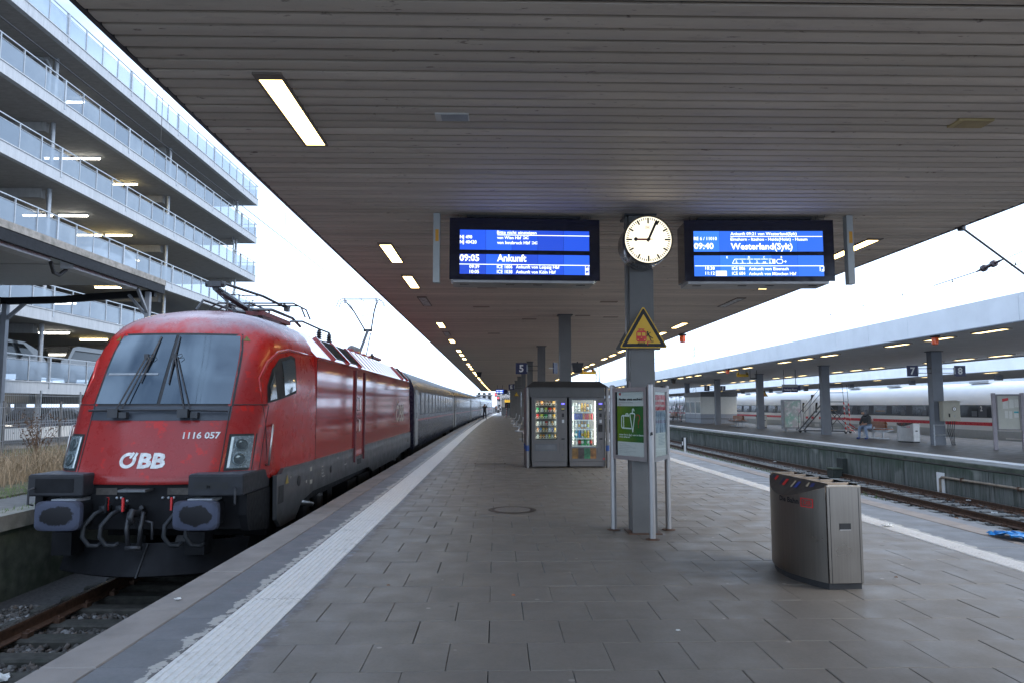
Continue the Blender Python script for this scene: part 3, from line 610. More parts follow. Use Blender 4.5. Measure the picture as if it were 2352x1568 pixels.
# ---------------------------------------------------------------- shelter roof, fence, weeds on the left
sh=thing('platform_shelter','old flat shelter roof on steel posts in front of the car park','shelter',(-14.5,16,0),world=True)
MB().box(-19.5,-11.0,2,24.0,5.50,5.68).build('roof_slab',[M('mossy_roof_edge',(.24,.23,.21),.9,var=.3,scale=6,bump=.5,dirt=((.07,.075,.06),.8))],sh)
MB().box(-11.13,-11.02,2,24.0,5.22,5.497).build('edge_girder',[LDARK],sh)
for i in range(6): MB().box(-18.8,-11.2,2.1+3.6*i,5.55+3.6*i,5.44,5.495).build('soffit_panel',[M('soffit_white',(.42,.44,.46),.5,var=.06)],sh)
for a,b in ((13.2,18.2),(19.2,22.6)): MB().box(-11.6,-11.25,a,b,5.16,5.38).build('light_trough',[M('trough_white',(.50,.53,.56),.45)],sh)
for y in (23.7,12.0):
    bmm=MB(); pts=[(-19.5,5.15),(-17.6,4.98),(-15.9,4.93),(-14.2,4.98),(-12.5,5.12),(-11.2,5.2)]
    for a,b in zip(pts,pts[1:]): bmm.beam((a[0],y,a[1]),(b[0],y,b[1]),.16,.22)
    bmm.build('cross_girder',[LDARK],sh)
    MB().box(-16.08,-15.92,y-.08,y+.08,0,4.9).build('post',[COLF],sh); MB().tube([(-16.2,y-.1,0),(-16.2,y-.1,5.0)],.09,10).build('drain_pipe',[COLM],sh)
    br=MB(); br.beam((-16,y,4.3),(-15.3,y,4.95),.1); br.beam((-16,y,4.3),(-16.7,y,4.95),.1); br.build('brace',[COLF],sh)
for y in (23.4,):
    MB().box(-11.35,-11.2,y-.07,y+.07,0.02,5.2).build('post',[COLF],sh); b=MB(); b.beam((-11.28,y,4.4),(-11.9,y,5.1),.08); b.beam((-11.28,y,4.5),(-11.28,y-.7,5.2),.08); b.build('brace',[COLF],sh)
MB().tube([(-11.3,18.3,5.15),(-11.4,18.6,4.95),(-11.5,19.0,4.95),(-11.5,19.3,5.15)],.05,8).build('conduit_bend',[CABLE],sh)
fe=thing('wire_fence','grey wire-mesh fence on posts in front of the car park','fence',(-13.2,22,0),world=True)
for i in range(8):
    y0=14.5+2.5*i; m=MB()
    for k in range(31): m.box(-13.004,-12.997,y0+.02+k*.081,y0+.027+k*.081,.12,1.62)
    for z in (.2,.62,1.04,1.5): m.box(-13.012,-13.005,y0,y0+2.5,z,z+.012).box(-12.996,-12.989,y0,y0+2.5,z,z+.012)
    m.build('wire_panel',[GALV],fe); MB().box(-13.07,-13.02,y0-.03,y0+.03,0,1.68).build('post',[COLM],fe)
f2=thing('wire_fence','tall wire fence along the ground floor of the car park','fence',(-16.2,30,0),world=True)
for i in range(9):
    y0=19+2.5*i; m=MB()
    for k in range(26): m.box(-16.404,-16.396,y0+k*.1,y0+.008+k*.1,.1,2.0)
    for z in (.3,1.0,1.9): m.box(-16.41,-16.405,y0,y0+2.5,z,z+.015)
    m.build('wire_panel',[GALV],f2); MB().box(-16.47,-16.42,y0-.03,y0+.03,0,2.1).build('post',[GALV],f2)
def blades(name,n,reg,h,wd,mat,label,lean=.5,seed=3):
    g=np.random.default_rng(seed); vs=[];fs=[]
    for i in range(n):
        x,y,z=reg(g); hh=h*g.uniform(.5,1.15); a=g.uniform(0,6.28); le=g.uniform(.1,lean)*hh; dx,dy=math.cos(a)*le,math.sin(a)*le; b=g.uniform(0,6.28); wx,wy=math.cos(b)*wd/2,math.sin(b)*wd/2; k=len(vs)
        for t in (0,.45,.8,1.): ww=1-t*.85; vs+= [(x-wx*ww+dx*t*t,y-wy*ww+dy*t*t,z+hh*(t-.25*t*t*le/hh)),(x+wx*ww+dx*t*t,y+wy*ww+dy*t*t,z+hh*(t-.25*t*t*le/hh))]
        for t in range(3): fs.append((k+2*t,k+2*t+1,k+2*t+3,k+2*t+2))
    me=bpy.data.meshes.new(name); me.from_pydata(vs,[],fs); me.materials.append(mat); o=bpy.data.objects.new(name,me); COL.objects.link(o); o['kind']='stuff'; o['label']=label; return o
def mat_blade(name,a,b):
    t=NT(name); t.set_b(Base_Color=t.mix(rnd_island(t),a,b),Roughness=.7); return t.m
STRAW=mat_blade('dry_straw',(.30,.235,.155),(.15,.115,.07)); GREEN=mat_blade('green_grass',(.07,.14,.03),(.12,.17,.05)); BROWN=mat_blade('brown_stalks',(.13,.08,.05),(.09,.06,.04))
blades('dry_grass',5200,lambda g:(-12.6+g.beta(2,1.6)*3.6,13+g.random()*11,.02),.62,.016,STRAW,'dry straw-coloured reeds in front of the wire fence',.9)
blades('green_grass',3800,lambda g:(-8.95+g.random()*.75,8+g.random()*22,.0),.11,.012,GREEN,'low green grass along the edge of the old asphalt',.8,4)
blades('green_grass',2600,lambda g:(-16+g.random()*2.5,15+g.random()*20,.0),.22,.016,GREEN,'green grass behind the wire fence',.8,5)
blades('green_weeds',1500,lambda g:(9.8+g.random()*1.2,20+g.random()*26,-1.08),.16,.018,GREEN,'weeds in the ballast beside the empty track',.9,6)
blades('platform_weeds',500,lambda g:(-7.3+g.random()*.25,8+g.random()*10,.0),.07,.012,GREEN,'weeds on the kerb of the old platform',.9,8)
def shrub(loc,h,label,seed):
    g=random.Random(seed); t=thing('dead_shrub',label,'shrub',loc); m=MB(); lv=MB()
    for i in range(16):
        a=g.uniform(0,6.28); p=Vector((0,0,0)); d=Vector((math.cos(a)*.22,math.sin(a)*.22,1)).normalized(); pts=[p]
        for k in range(4): d=(d+Vector((g.uniform(-.25,.25),g.uniform(-.25,.25),0))).normalized(); p=p+d*h/4*g.uniform(.7,1.2); pts.append(p)
        m.tube(pts,[.012,.01,.008,.005,.003],5)
        for q in pts[2:]:
            for k in range(9): c=q+Vector((g.gauss(0,.07),g.gauss(0,.07),g.gauss(0,.07))); lv.add([c,c+Vector((.05*g.uniform(-1,1),.03,.04)),c+Vector((.02,.05*g.uniform(-1,1),.05))],[(0,1,2)])
    m.build('stem',[BROWN],t); lv.build('foliage',[BROWN],t)
shrub((-11.9,19.2,.02),1.25,'dead brown shrub standing among the dry reeds by the fence',1)
shrub((-11.2,21.5,.02),.95,'smaller dead brown shrub behind the reeds, nearer the locomotive',2)
# ---------------------------------------------------------------- locomotive
LX=-4.74; LY=9.5
lo=thing('locomotive','red electric locomotive with worn nose standing at the left platform edge','locomotive',(LX,19,ZR),world=True)
PL=[(0,-.15),(.3,-.135),(.6,-.085),(.95,0.),(1.16,.12),(1.29,.235),(1.36,.37),(1.415,.70),(1.46,1.2),(1.5,2.2)]
ZL=[(.50,10.03),(.53,10.02),(.62,10.05),(1.34,10.33),(1.56,10.42),(2.0,10.64),(2.38,10.85),(2.60,10.975),(2.76,11.09),(2.88,11.22),(2.98,11.42),(3.06,11.75),(3.11,12.3)]
WS=[(.50,.985),(.62,1),(1.6,1),(2.1,.985),(2.38,.965),(2.60,.915),(2.76,.845),(2.88,.755),(2.98,.61),(3.06,.40),(3.11,.16)]
def lerp(T,x):
    if x<=T[0][0]: return T[0][1]
    for (a,b),(c,d) in zip(T,T[1:]):
        if x<=c: return b+(d-b)*(x-a)/(c-a)
    return T[-1][1]
def face(x,z,off=0.):   # point on the nose at signed half width x (unscaled) and height z
    s=lerp(WS,z); a=abs(x); return Vector((LX+math.copysign(a*s,x) if x else LX,lerp(ZL,z)+lerp(PL,a)-off,z+off*.35))
YC=13.08
def shell():
    rows=[]; zs=[.50,.53,.62,.8,1.05,1.34,1.56,1.8,2.0,2.2,2.38,2.5,2.6,2.69,2.76,2.83,2.88,2.93,2.98,3.02,3.06,3.09,3.11]
    for z in zs:
        half=[face(p[0],z) for p in PL]; wmax=half[-1].x
        end=[Vector((wmax,max(YC-.02,half[-1].y+.02),z))] if half[-1].y<YC-.05 else []
        for i,p in enumerate(half): p.y=min(p.y,YC-.001*(10-i))
        seq=half+[Vector((half[-1].x,YC,z))]
        row=[Vector((2*LX-p.x,p.y,p.z)) for p in reversed(seq[1:])]+seq; rows.append(row)
    m=MB().grid(rows); n=len(rows[0]); top=rows[-1]; m.add(top,[tuple(range(n))])
    back=[r_[-1] for r_ in rows]+[r_[0] for r_ in reversed(rows)]; m.add(back,[tuple(range(len(back)))]); m.add(rows[0],[tuple(range(n))[::-1]])
    return m
cab=shell().build('cab',[LREDW],lo,auto=38)
def mir(m):   # mirrored to the far end, shortened
    for i,(x,y,z) in enumerate(m.v): m.v[i]=(x,28.55-(y-9.5)*.52,z)
    return m
mir(shell()).build('cab',[LRED],lo,auto=38)
def facepatch(name,mat,xs,zs,off,parent,th=0.):
    g=[[face(x,z,off) for x in xs] for z in zs]; m=MB().grid(g)
    return m.build(name,[mat],parent,auto=50)
def lin(a,b,n): return [a+(b-a)*i/n for i in range(n+1)]
# windscreen, its dark frame, wiper shelf band
facepatch('windscreen_frame',BLACK,lin(-.985,.985,14),lin(1.545,2.625,8),.006,cab)
facepatch('windscreen',WGLASS,lin(-.945,-.025,7),lin(1.575,2.59,8),.012,cab); facepatch('windscreen',WGLASS,lin(.025,.945,7),lin(1.575,2.59,8),.012,cab)
facepatch('band',LBAND,lin(-.975,.975,14),lin(1.345,1.544,3),.006,cab)
# things seen behind the glass are kept as a light desk line on the pane: sun blind boxes
for a,b in ((-.9,-.12),): facepatch('blind',M('grey_blind',(.20,.22,.24),.3),lin(a,b,5),[1.985,2.015],.016,cab)
# panel seams
def seam(pts,parent,r=.007): MB().tube([face(x,z,.003) for x,z in pts],r,5).build('panel_seam',[BLACK],parent)
for s in (-1,1):
    seam([(s*.955,z) for z in lin(.52,1.55,6)],cab); seam([(s*x,1.565) for x in (.985,1.1,1.2,1.3,1.36)],cab,.009); seam([(s*1.365,z) for z in lin(.52,1.56,6)],cab)
# headlights
for s in (-1,1):
    fr=facepatch('headlight',BLACK,[s*x for x in lin(1.0,1.31,5)],lin(.66,1.155,4),.008,cab)
    facepatch('reflector',M('headlight_silver',(.30,.33,.35),.25,metal=.5,var=.2,scale=12),[s*x for x in lin(1.03,1.285,5)],lin(.69,1.125,4),.014,fr)
    for z in (1.0,.80):
        p=face(s*1.16,z,.016); e1=face(s*1.26,z)-face(s*1.06,z); e2=face(s*1.16,z+.08)-face(s*1.16,z-.08); d=e1.cross(e2).normalized(); d=d if d.y<0 else -d; u=e1.normalized(); v=d.cross(u)
        c=MB(); k=14
        for rr,oo in ((.088,0),(.088,.012),(.074,.013),(.05,.006),(.0,0.004)):
            c.v+= [tuple(p+d*oo+(u*math.cos(a*2*math.pi/k)+v*math.sin(a*2*math.pi/k))*rr) for a in range(k)]
        for i in range(4): c.f+=[(i*k+a,i*k+(a+1)%k,(i+1)*k+(a+1)%k,(i+1)*k+a) for a in range(k)]; 
        c.m=[0]*len(c.f); c.build('lens',[M('lens_glass',(.16,.18,.19),.08,metal=.6)],fr,smooth=True)
    facepatch('cover_glass',CLEAR,[s*x for x in lin(1.02,1.295,5)],lin(.68,1.135,4),.048,fr)
    facepatch('bright_strip',SIGNWHITE,[s*1.035,s*1.065] if s>0 else [s*1.065,s*1.035],lin(.70,1.11,3),.019,fr)
# lettering on the nose
def flet(s,x,z,h,width,mat,bold,slant=0.):
    me=text_mesh(s,bold); n=len(me.vertices); co=np.empty(n*3); me.vertices.foreach_get('co',co); co=co.reshape(-1,3); x0,x1=co[:,0].min(),co[:,0].max(); out=[]
    for p in co:
        yy=p[1]*h/.70; out.append(face(x+(p[0]-x0)*width/(x1-x0)+slant*yy,z+yy,.008))
    me.vertices.foreach_set('co',np.array(out).ravel()); me.materials.clear(); me.materials.append(mat); me.update()
    ob=bpy.data.objects.new('lettering',me); COL.objects.link(ob); link(ob,cab); return ob
flet('1116 057',.42,1.10,.085,.47,LETTER,.025)
flet('BB',-.10,.72,.185,.36,LETTER,.045,.06)
def ring(cx_,cz,r0,r1,a0,a1,n=22):
    m=MB(); 
    for i in range(n+1):
        a=a0+(a1-a0)*i/n; 
        for r_ in (r0,r1): m.v.append(tuple(face(cx_+r_*math.cos(a)*1.1+.06*r_*math.sin(a),cz+r_*math.sin(a),.008)))
    m.f=[(2*i,2*i+1,2*i+3,2*i+2) for i in range(n)]; m.m=[0]*n; return m
o_=ring(-.245,.812,.060,.103,R(68),R(395))
o_.build('lettering',[LETTER],cab); o_=MB()
o_.add([tuple(face(x,z,.0085)) for x,z in ((-.235,.845),(-.205,.835),(-.165,.905),(-.195,.925))],[(0,1,2,3)]).build('lettering',[LETTER],cab); o_=MB()
o_.add([tuple(face(x,z,.0085)) for x,z in ((-.185,.835),(-.155,.825),(-.115,.905),(-.15,.92))],[(0,1,2,3)])
o_.build('lettering',[LETTER],cab)
# wipers and bar
wp=MB(); wp.tube([face(-1.0,1.46,.06),face(-.5,1.46,.09),face(.5,1.46,.09),face(.95,1.46,.06)],.016,8); wp.build('wiper_bar',[DARKMET],cab)
for x,tx,tz,lx,lz,ux,uz in ((-.57,-.36,2.25,-.335,1.87,-.255,2.56),(.40,.06,2.25,.078,1.85,.05,2.56)):
    m=MB(); m.cbox(face(x,1.42,.08),(.14,.1,.12)); m.cbox(face(x+.14,1.40,.06),(.10,.08,.08)); m.tube([face(x,1.44,.07),face(tx,tz,.05)],.011,6); m.tube([face(x+.08,1.44,.07),face(tx+.045,tz-.02,.05)],.009,6)
    m.cbox(face(tx,tz,.05),(.06,.04,.06)); m.tube([face(lx,lz,.03),face((lx*.4+ux*.6),lz+(uz-lz)*.5,.042),face(ux,uz,.025)],[.009,.017,.008],6)
    m.tube([face(tx+.03,tz+.01,.05),face(tx+.10,tz+.03,.06),face(tx+.12,tz-.0,.06),face(tx+.08,tz-.04,.06)],.005,5); m.build('wiper',[DARKMET],cab)
# triangle stickers on the brow
for s in (1,-1):
    p=[face(s*1.03+x,z,.006) for x,z in ((-.05,2.52),(.05,2.52),(0,2.60))]; MB().add(p,[(0,1,2)]).build('warning_sticker',[M('olive_sticker',(.14,.12,.02),.5)],cab)
# side windows of the cab and grab rails
SX=lambda z,y: LX+lerp(WS,z)*lerp([(10.0,1.36),(10.6,1.405),(11.2,1.45),(12.3,1.5),(14,1.5)],y)
for s in (1,-1):
    def sp(y,z,o=.006): 
        # the side contour of the shell at this height
        for i in range(len(PL)-1):
            ya=lerp(ZL,z)+PL[i][1]; yb=lerp(ZL,z)+PL[i+1][1]
            if ya<=y<=yb: a=PL[i][0]+(PL[i+1][0]-PL[i][0])*(y-ya)/(yb-ya); break
        else: a=1.5 if y>lerp(ZL,z)+2 else 1.0
        return Vector((LX+s*(a*lerp(WS,z)+o),y,z))
    out=[(10.78,1.59),(11.2,1.65),(11.9,1.76),(11.95,2.33),(11.78,2.36),(11.3,2.28),(11.03,2.10),(10.86,1.85)]
    def poly(pts,name,mat,o,par):   # dense fan so that the pane follows the curved side
        cy_=sum(p[0] for p in pts)/len(pts); cz_=sum(p[1] for p in pts)/len(pts); g=[]
        ring_=[]
        for a,b in zip(pts,pts[1:]+pts[:1]):
            for k in range(3): ring_.append((a[0]+(b[0]-a[0])*k/3,a[1]+(b[1]-a[1])*k/3))
        for f in (1,.66,.33,.02): g.append([sp(cy_+(y-cy_)*f,cz_+(z-cz_)*f,o) for y,z in ring_])
        m=MB().grid(g,close=True); return m.build(name,[mat],par,auto=60)
    fr=poly(out,'side_window',BLACK,.012,cab)
    poly([(11.36,1.71),(11.84,1.80),(11.88,2.28),(11.76,2.31),(11.36,2.24)],'pane',M('side_pane',(.05,.08,.10),.05,var=.2,spec=1.,coat=.6),.022,fr)
    poly([(10.84,1.63),(11.06,1.66),(11.06,2.07),(10.90,1.85)],'pane',M('side_pane_dark',(.07,.085,.09),.12,coat=.5),.022,fr)
    br=[(13.05,2.44),(12.3,2.44),(11.75,2.44),(11.3,2.37),(11.0,2.20),(10.80,1.95),(10.70,1.60)]
    MB().tube([sp(y,z,.0) for y,z in br],[.012,.02,.026,.028,.026,.02,.012],8).build('window_brow',[LRED],cab,smooth=True)
    h=MB(); pts=[(10.62,.70),(10.78,1.20),(10.80,1.26),(10.88,1.27)]; h.tube([sp(10.66,.70,.0),sp(10.60,.70,.07)]+[sp(y-.04,z,.08) for y,z in pts[1:3]]+[sp(10.92,1.27,.0)],.016,8); h.build('handrail',[STEEL],cab,smooth=True)
    MB().tube([sp(10.7+.0,z,.002) for z in (.52,.9,1.3,1.57)],.006,5).build('door_seam',[BLACK],cab)
# machine room
MY0,MY1=YC+.004,26.9
prof=[(-1.5,.60),(-1.5,2.42),(-1.46,2.46),(-1.03,2.92),(-.98,2.95),(-.9,2.965),(.9,2.965),(.98,2.95),(1.03,2.92),(1.46,2.46),(1.5,2.42),(1.5,.60)]
mr=MB().prism(prof,(LX,MY0,0),(1,0,0),(0,0,1),(0,MY1-MY0,0)).build('machine_room',[LRED],lo)
for s in (1,-1):
    def sl(y,t,o=.01): # point on the slanted roof flank, t 0..1 upwards
        n=Vector((.46,0,.43)).normalized(); return Vector((LX+s*(1.46-.43*t),y,2.46+.46*t))+Vector((s*n.x*o,0,n.z*o))
    for y0,y1 in ((14.75,16.0),(16.2,17.5),(25.5,26.7)):
        g=MB().add([sl(y0,.12),sl(y1,.12),sl(y1,.92),sl(y0,.92)],[(0,1,2,3)]).build('vent_grille',[BLACK],mr)
        for k in range(9): a=.16+k*.085; MB().add([sl(y0,a,.014),sl(y1,a,.014),sl(y1,a+.04,.03),sl(y0,a+.04,.03)],[(0,1,2,3)]).build('louvre',[LDARK],g) if k<9 else 0
        for y in (y0-.06,y1+.06): MB().beam(sl(y,.0,.02),sl(y,1.,.02),.06,.05).build('grille_rib',[LRED],mr)
    for i in range(11): y=18.2+i*.66; MB().beam(sl(y,.02,.004),sl(y,.98,.004),.012,.012).build('roof_seam',[LRED],mr)
    MB().box(min(LX+s*1.5,LX+s*1.525),max(LX+s*1.5,LX+s*1.525),MY0,MY1,2.40,2.425).build('gutter',[LRED],mr)
    # door with side rails
    d=MB().box(min(LX+s*1.501,LX+s*1.508),max(LX+s*1.501,LX+s*1.508),16.72,17.66,.40,2.36).build('door',[LRED],mr)
    for y in (16.62,17.74): MB().box(min(LX+s*1.5,LX+s*1.54),max(LX+s*1.5,LX+s*1.54),y-.035,y+.035,.28,2.36).build('door_rail',[M('door_rail_maroon',(.12,.02,.025),.4)],mr)
    for z0,z1 in ((1.45,1.75),(.95,1.25)): MB().tube([(LX+s*1.508,16.95,z0),(LX+s*1.56,16.95,z0+.02),(LX+s*1.56,16.95,z1-.02),(LX+s*1.508,16.95,z1)],.014,6).build('handle',[STEEL],d)
    for yy in (MY0+.02,): MB().box(min(LX+s*1.5,LX+s*1.504),max(LX+s*1.5,LX+s*1.504),yy-.008,yy+.008,.6,2.4).build('panel_seam',[BLACK],mr)
    text('OBB',(LX+s*1.506,23.4 if s>0 else 25.4,1.06),.52,LETTERP,mr,(0,s,0),(0,0,1),width=2.0,bold=.03)
    for yy in (23.75,24.0): MB().box(min(LX+s*1.505,LX+s*1.507),max(LX+s*1.505,LX+s*1.507),yy-.05,yy+.05,1.63,1.73).build('lettering',[LETTERP],mr)
    # grey frame skirt
    sk=[(YC-.0,.60),(26.9,.60),(27.4,.56),(27.4,.02),(24.6,-.02),(23.9,-.12),(19.2,-.14),(18.6,.02),(13.0,.06),(12.3,-.02),(11.9,-.25),(11.1,-.25),(10.9,-.12),(10.85,.53),(11.05,.53),(11.2,.605)]
    skm=MB().prism(sk,(LX+s*(1.504 if s>0 else 1.504),0,0),(0,1,0),(0,0,1),(-s*.06,0,0)).build('frame_skirt',[LGREY],lo)
    if s>0:
        xx=LX+1.507
        for y,z,rr in ((12.05,.33,.085),(14.35,.32,.07),(26.6,.3,.06)): MB().lathe([(rr,-.003),(rr,.006)],(xx,y,z),14,axis='x').build('jacking_hole',[BLACK],skm)
        MB().box(xx-.002,xx+.004,17.05,17.5,.2,.32).build('step_recess',[BLACK],skm)
        for y,z,ww,hh in ((12.75,.42,.12,.10),(12.5,.25,.05,.06),(12.75,.2,.16,.1),(13.6,.42,.12,.03),(13.6,.36,.1,.02),(13.6,.3,.14,.02),(13.65,.24,.2,.02),(15.6,.3,.22,.03),(15.9,.42,.1,.02),(14.9,.48,.1,.04),(11.55,.42,.04,.05)):
            MB().box(xx-.001,xx+.002,y,y+ww,z,z+hh*.7).build('marking',[M('faded_marking',(.34,.33,.29),.6)],skm)
        MB().add([(xx+.002,11.28,.36),(xx+.002,11.46,.36),(xx+.002,11.37,.50)],[(0,1,2)]).build('warning_sticker',[M('faded_yellow',(.30,.22,.04),.6)],skm)
        MB().box(xx-.001,xx+.003,10.95,11.2,.1,.36).build('step_recess',[BLACK],skm)
# front beam with the two boxes and the buffers
fb=MB().box(LX-1.32,LX+1.32,9.98,10.9,-.10,.495).build('buffer_beam',[LDARK],lo,bevel=.01)
for s in (-1,1):
    a,b=sorted((LX+s*.68,LX+s*1.40))
    bx=MB().box(a,b,9.72,10.85,.37,.645).build('front_box',[M('front_box_grey',(.026,.027,.031),.5,var=.15,dirt=((.018,.018,.018),.5),spec=.2)],lo,bevel=.02)
    MB().box(a+.02,b-.02,9.74,10.3,.648,.654).build('tread_plate',[M('tread_plate',(.09,.095,.11),.5,metal=.4,bump=.8,bscale=90)],bx)
    MB().box(a+.1,b-.12,9.714,9.722,.42,.60).build('box_cover',[BLACK if 0 else LDARK],bx,bevel=.004) if s<0 else None
    MB().tube([(LX+s*1.30,9.70,.48),(LX+s*1.33,9.64,.46),(LX+s*1.33,9.64,.28),(LX+s*1.30,9.70,.26)],.014,6).build('grab_handle',[DARKMET],bx)
    MB().prism([(10.0,-.12),(10.9,-.25),(10.9,.37),(9.9,.37),(9.9,.1)],(LX+s*1.40,0,0),(0,1,0),(0,0,1),(-s*.1,0,0)).build('side_plate',[LDARK],lo)
    bc=LX+s*.875
    bs=MB().box(bc-.2,bc+.2,9.62,10.1,-.02,.30).build('buffer',[LDARK],lo,bevel=.03)
    pl=[]
    for i in range(32):
        a=2*math.pi*i/32; c,s_=math.cos(a),math.sin(a); pl.append((math.copysign(abs(c)**.32,c)*.295,math.copysign(abs(s_)**.32,s_)*.19))
    m=MB(); 
    for k,(y,f) in enumerate(((9.60,.97),(9.575,1.),(9.54,1.),(9.515,.97),(9.505,.85))):
        m.v+=[(p[0]*f,y-9.5,p[1]*f) for p in pl]
    for k in range(4): m.f+=[(k*32+i,k*32+(i+1)%32,(k+1)*32+(i+1)%32,(k+1)*32+i) for i in range(32)]
    m.f+=[tuple(range(32)),tuple(range(4*32,5*32))[::-1]]; m.m=[0]*len(m.f)
    o=m.build('buffer_plate',[BUFF],bs,auto=40); o.location=(bc,9.5,.145)
    MB().box(bc-.16,bc+.16,9.64,10.05,.302,.34).build('buffer_step',[GALV],bs)
    MB().box(bc-.28,bc-.02,9.9,10.2,-.42,-.12).build('sand_box',[LDARK],lo)
text('SIEMENS',(LX+.755,9.716,.465),.085,M('box_lettering_black',(.003,.003,.003),.4),lo,(1,0,0),(0,0,1),width=.46,bold=.04)
MB().lathe([(.02,0),(.03,.02),(.03,.05)],(LX,9.95,.2),8,axis='y').build('hook_bolt',[DARKMET],lo)
ck=MB(); ck.tube([(LX+.0,9.98,.12),(LX+.0,9.75,.14),(LX,9.66,.18),(LX,9.62,.10),(LX,9.68,.04),(LX,9.74,.05)],[.05,.05,.045,.04,.035,.02],8); ck.tube([(LX-.09,9.78,.16),(LX-.09,9.72,-.05),(LX-.07,9.74,-.28)],.03,7); ck.tube([(LX+.09,9.78,.16),(LX+.09,9.72,-.05),(LX+.07,9.74,-.28)],.03,7); ck.cbox((LX,9.74,-.3),(.2,.06,.06)); ck.tube([(LX+.02,9.8,.05),(LX+.2,9.8,.02),(LX+.22,9.78,-.2)],.02,6)
ck.build('screw_coupling',[DARKMET],lo,smooth=True)
for x,m_ in ((-.52,0),(-.30,1),(.52,0),(.80,1)):
    h=MB(); x=LX+x; h.cbox((x+.05,9.9,.18),(.1,.14,.1)); h.tube([(x+.05,9.9,.18),(x,9.74,.14),(x-.09,9.66,0),(x-.09,9.64,-.14),(x-.02,9.66,-.25),(x+.08,9.68,-.26),(x+.12,9.72,-.23)],.03,8); h.build('brake_hose',[M('hose_grey',(.022,.024,.027),.5,spec=.25)],lo,smooth=True)
    MB().box(x+.09,x+.115,9.80,9.83,.16,.34).build('cock_handle',[RED if m_==1 or x<LX-.4 and 0 else LDARK],lo)
for x in (LX-.42,LX+.42): MB().box(x-.012,x+.012,9.84,9.87,.17,.34).build('cock_handle',[RED],lo)
MB().box(LX-.24,LX+.12,9.74,10.0,.42,.45).build('front_step',[M('tread_plate2',(.12,.125,.13),.5,metal=.4,bump=.8,bscale=90)],lo)
for x in (-.5,.45): MB().box(LX+x-.14,LX+x+.14,9.965,9.978,.36,.45).build('number_plate',[M('old_plate',(.05,.042,.035),.6,var=.4,scale=20)],lo)
bolts=MB()
for x in (-.36,-.22,.25,.40,-.3,.33): bolts.lathe([(.018,0),(.018,.02),(.008,.026)],(LX+x,9.98,.32 if abs(x)>.24 else .28),6,axis='y')
bolts.build('bolts',[GALV],lo)
pw=[]
for i in range(13):
    u=-1+i/6; x=LX+u*1.25; yy=9.72+abs(u)**1.6*.55; pw.append([(x,yy+.25,-.28),(x,yy+.12,-.45),(x,yy,-.66-.02*abs(u)),(x,yy+.03,-.68-.02*abs(u))])
MB().grid(pw).build('snow_plough',[LDARK],lo,auto=30); MB().beam((LX+.06,9.71,-.68),(LX+.09,9.95,-.28),.02,.02).build('plough_seam',[BLACK],lo)
# underframe and bogies
MB().box(LX-1.35,LX+1.35,10.9,27.3,-.12,.55).build('underframe',[LDARK],lo)
for yb in (13.6,24.3):
    bg_=MB().box(LX-1.2,LX+1.2,yb-2.2,yb+2.2,-.42,-.14).build('bogie',[LDARK],lo)
    for yy in (yb-1.5,yb+1.5):
        for s in (-1,1): MB().lathe([(.2,-.07),(.57,-.07),(.575,.04),(.60,.05),(.60,.07),(.2,.07)],(LX+s*.75,yy,ZR+.575),20,axis='x').build('wheel',[DARKMET],bg_); MB().box(LX+s*1.22-.1,LX+s*1.22+.1,yy-.2,yy+.2,-.5,-.12).build('axle_box',[LDARK],bg_)
    for s in (-1,1):
        for yy in (yb-.5,yb+.5): MB().lathe([(.11,-.55),(.12,-.5),(.12,-.2),(.11,-.15)],(LX+s*1.3,yy,0.05),10).build('spring',[DARKMET],bg_)
        MB().tube([(LX+s*1.38,yb-1.4,-.02),(LX+s*1.38,yb-.2,-.22)],.05,8).build('damper',[LGREY],bg_)
ub=MB()
for y,l,z0 in ((16.6,1.0,-.5),(17.9,1.5,-.55),(19.8,1.2,-.5),(21.2,.8,-.45)): ub.box(LX-1.3,LX+1.38,y,y+l,z0,-.14)
ub.build('equipment_box',[LDARK],lo)
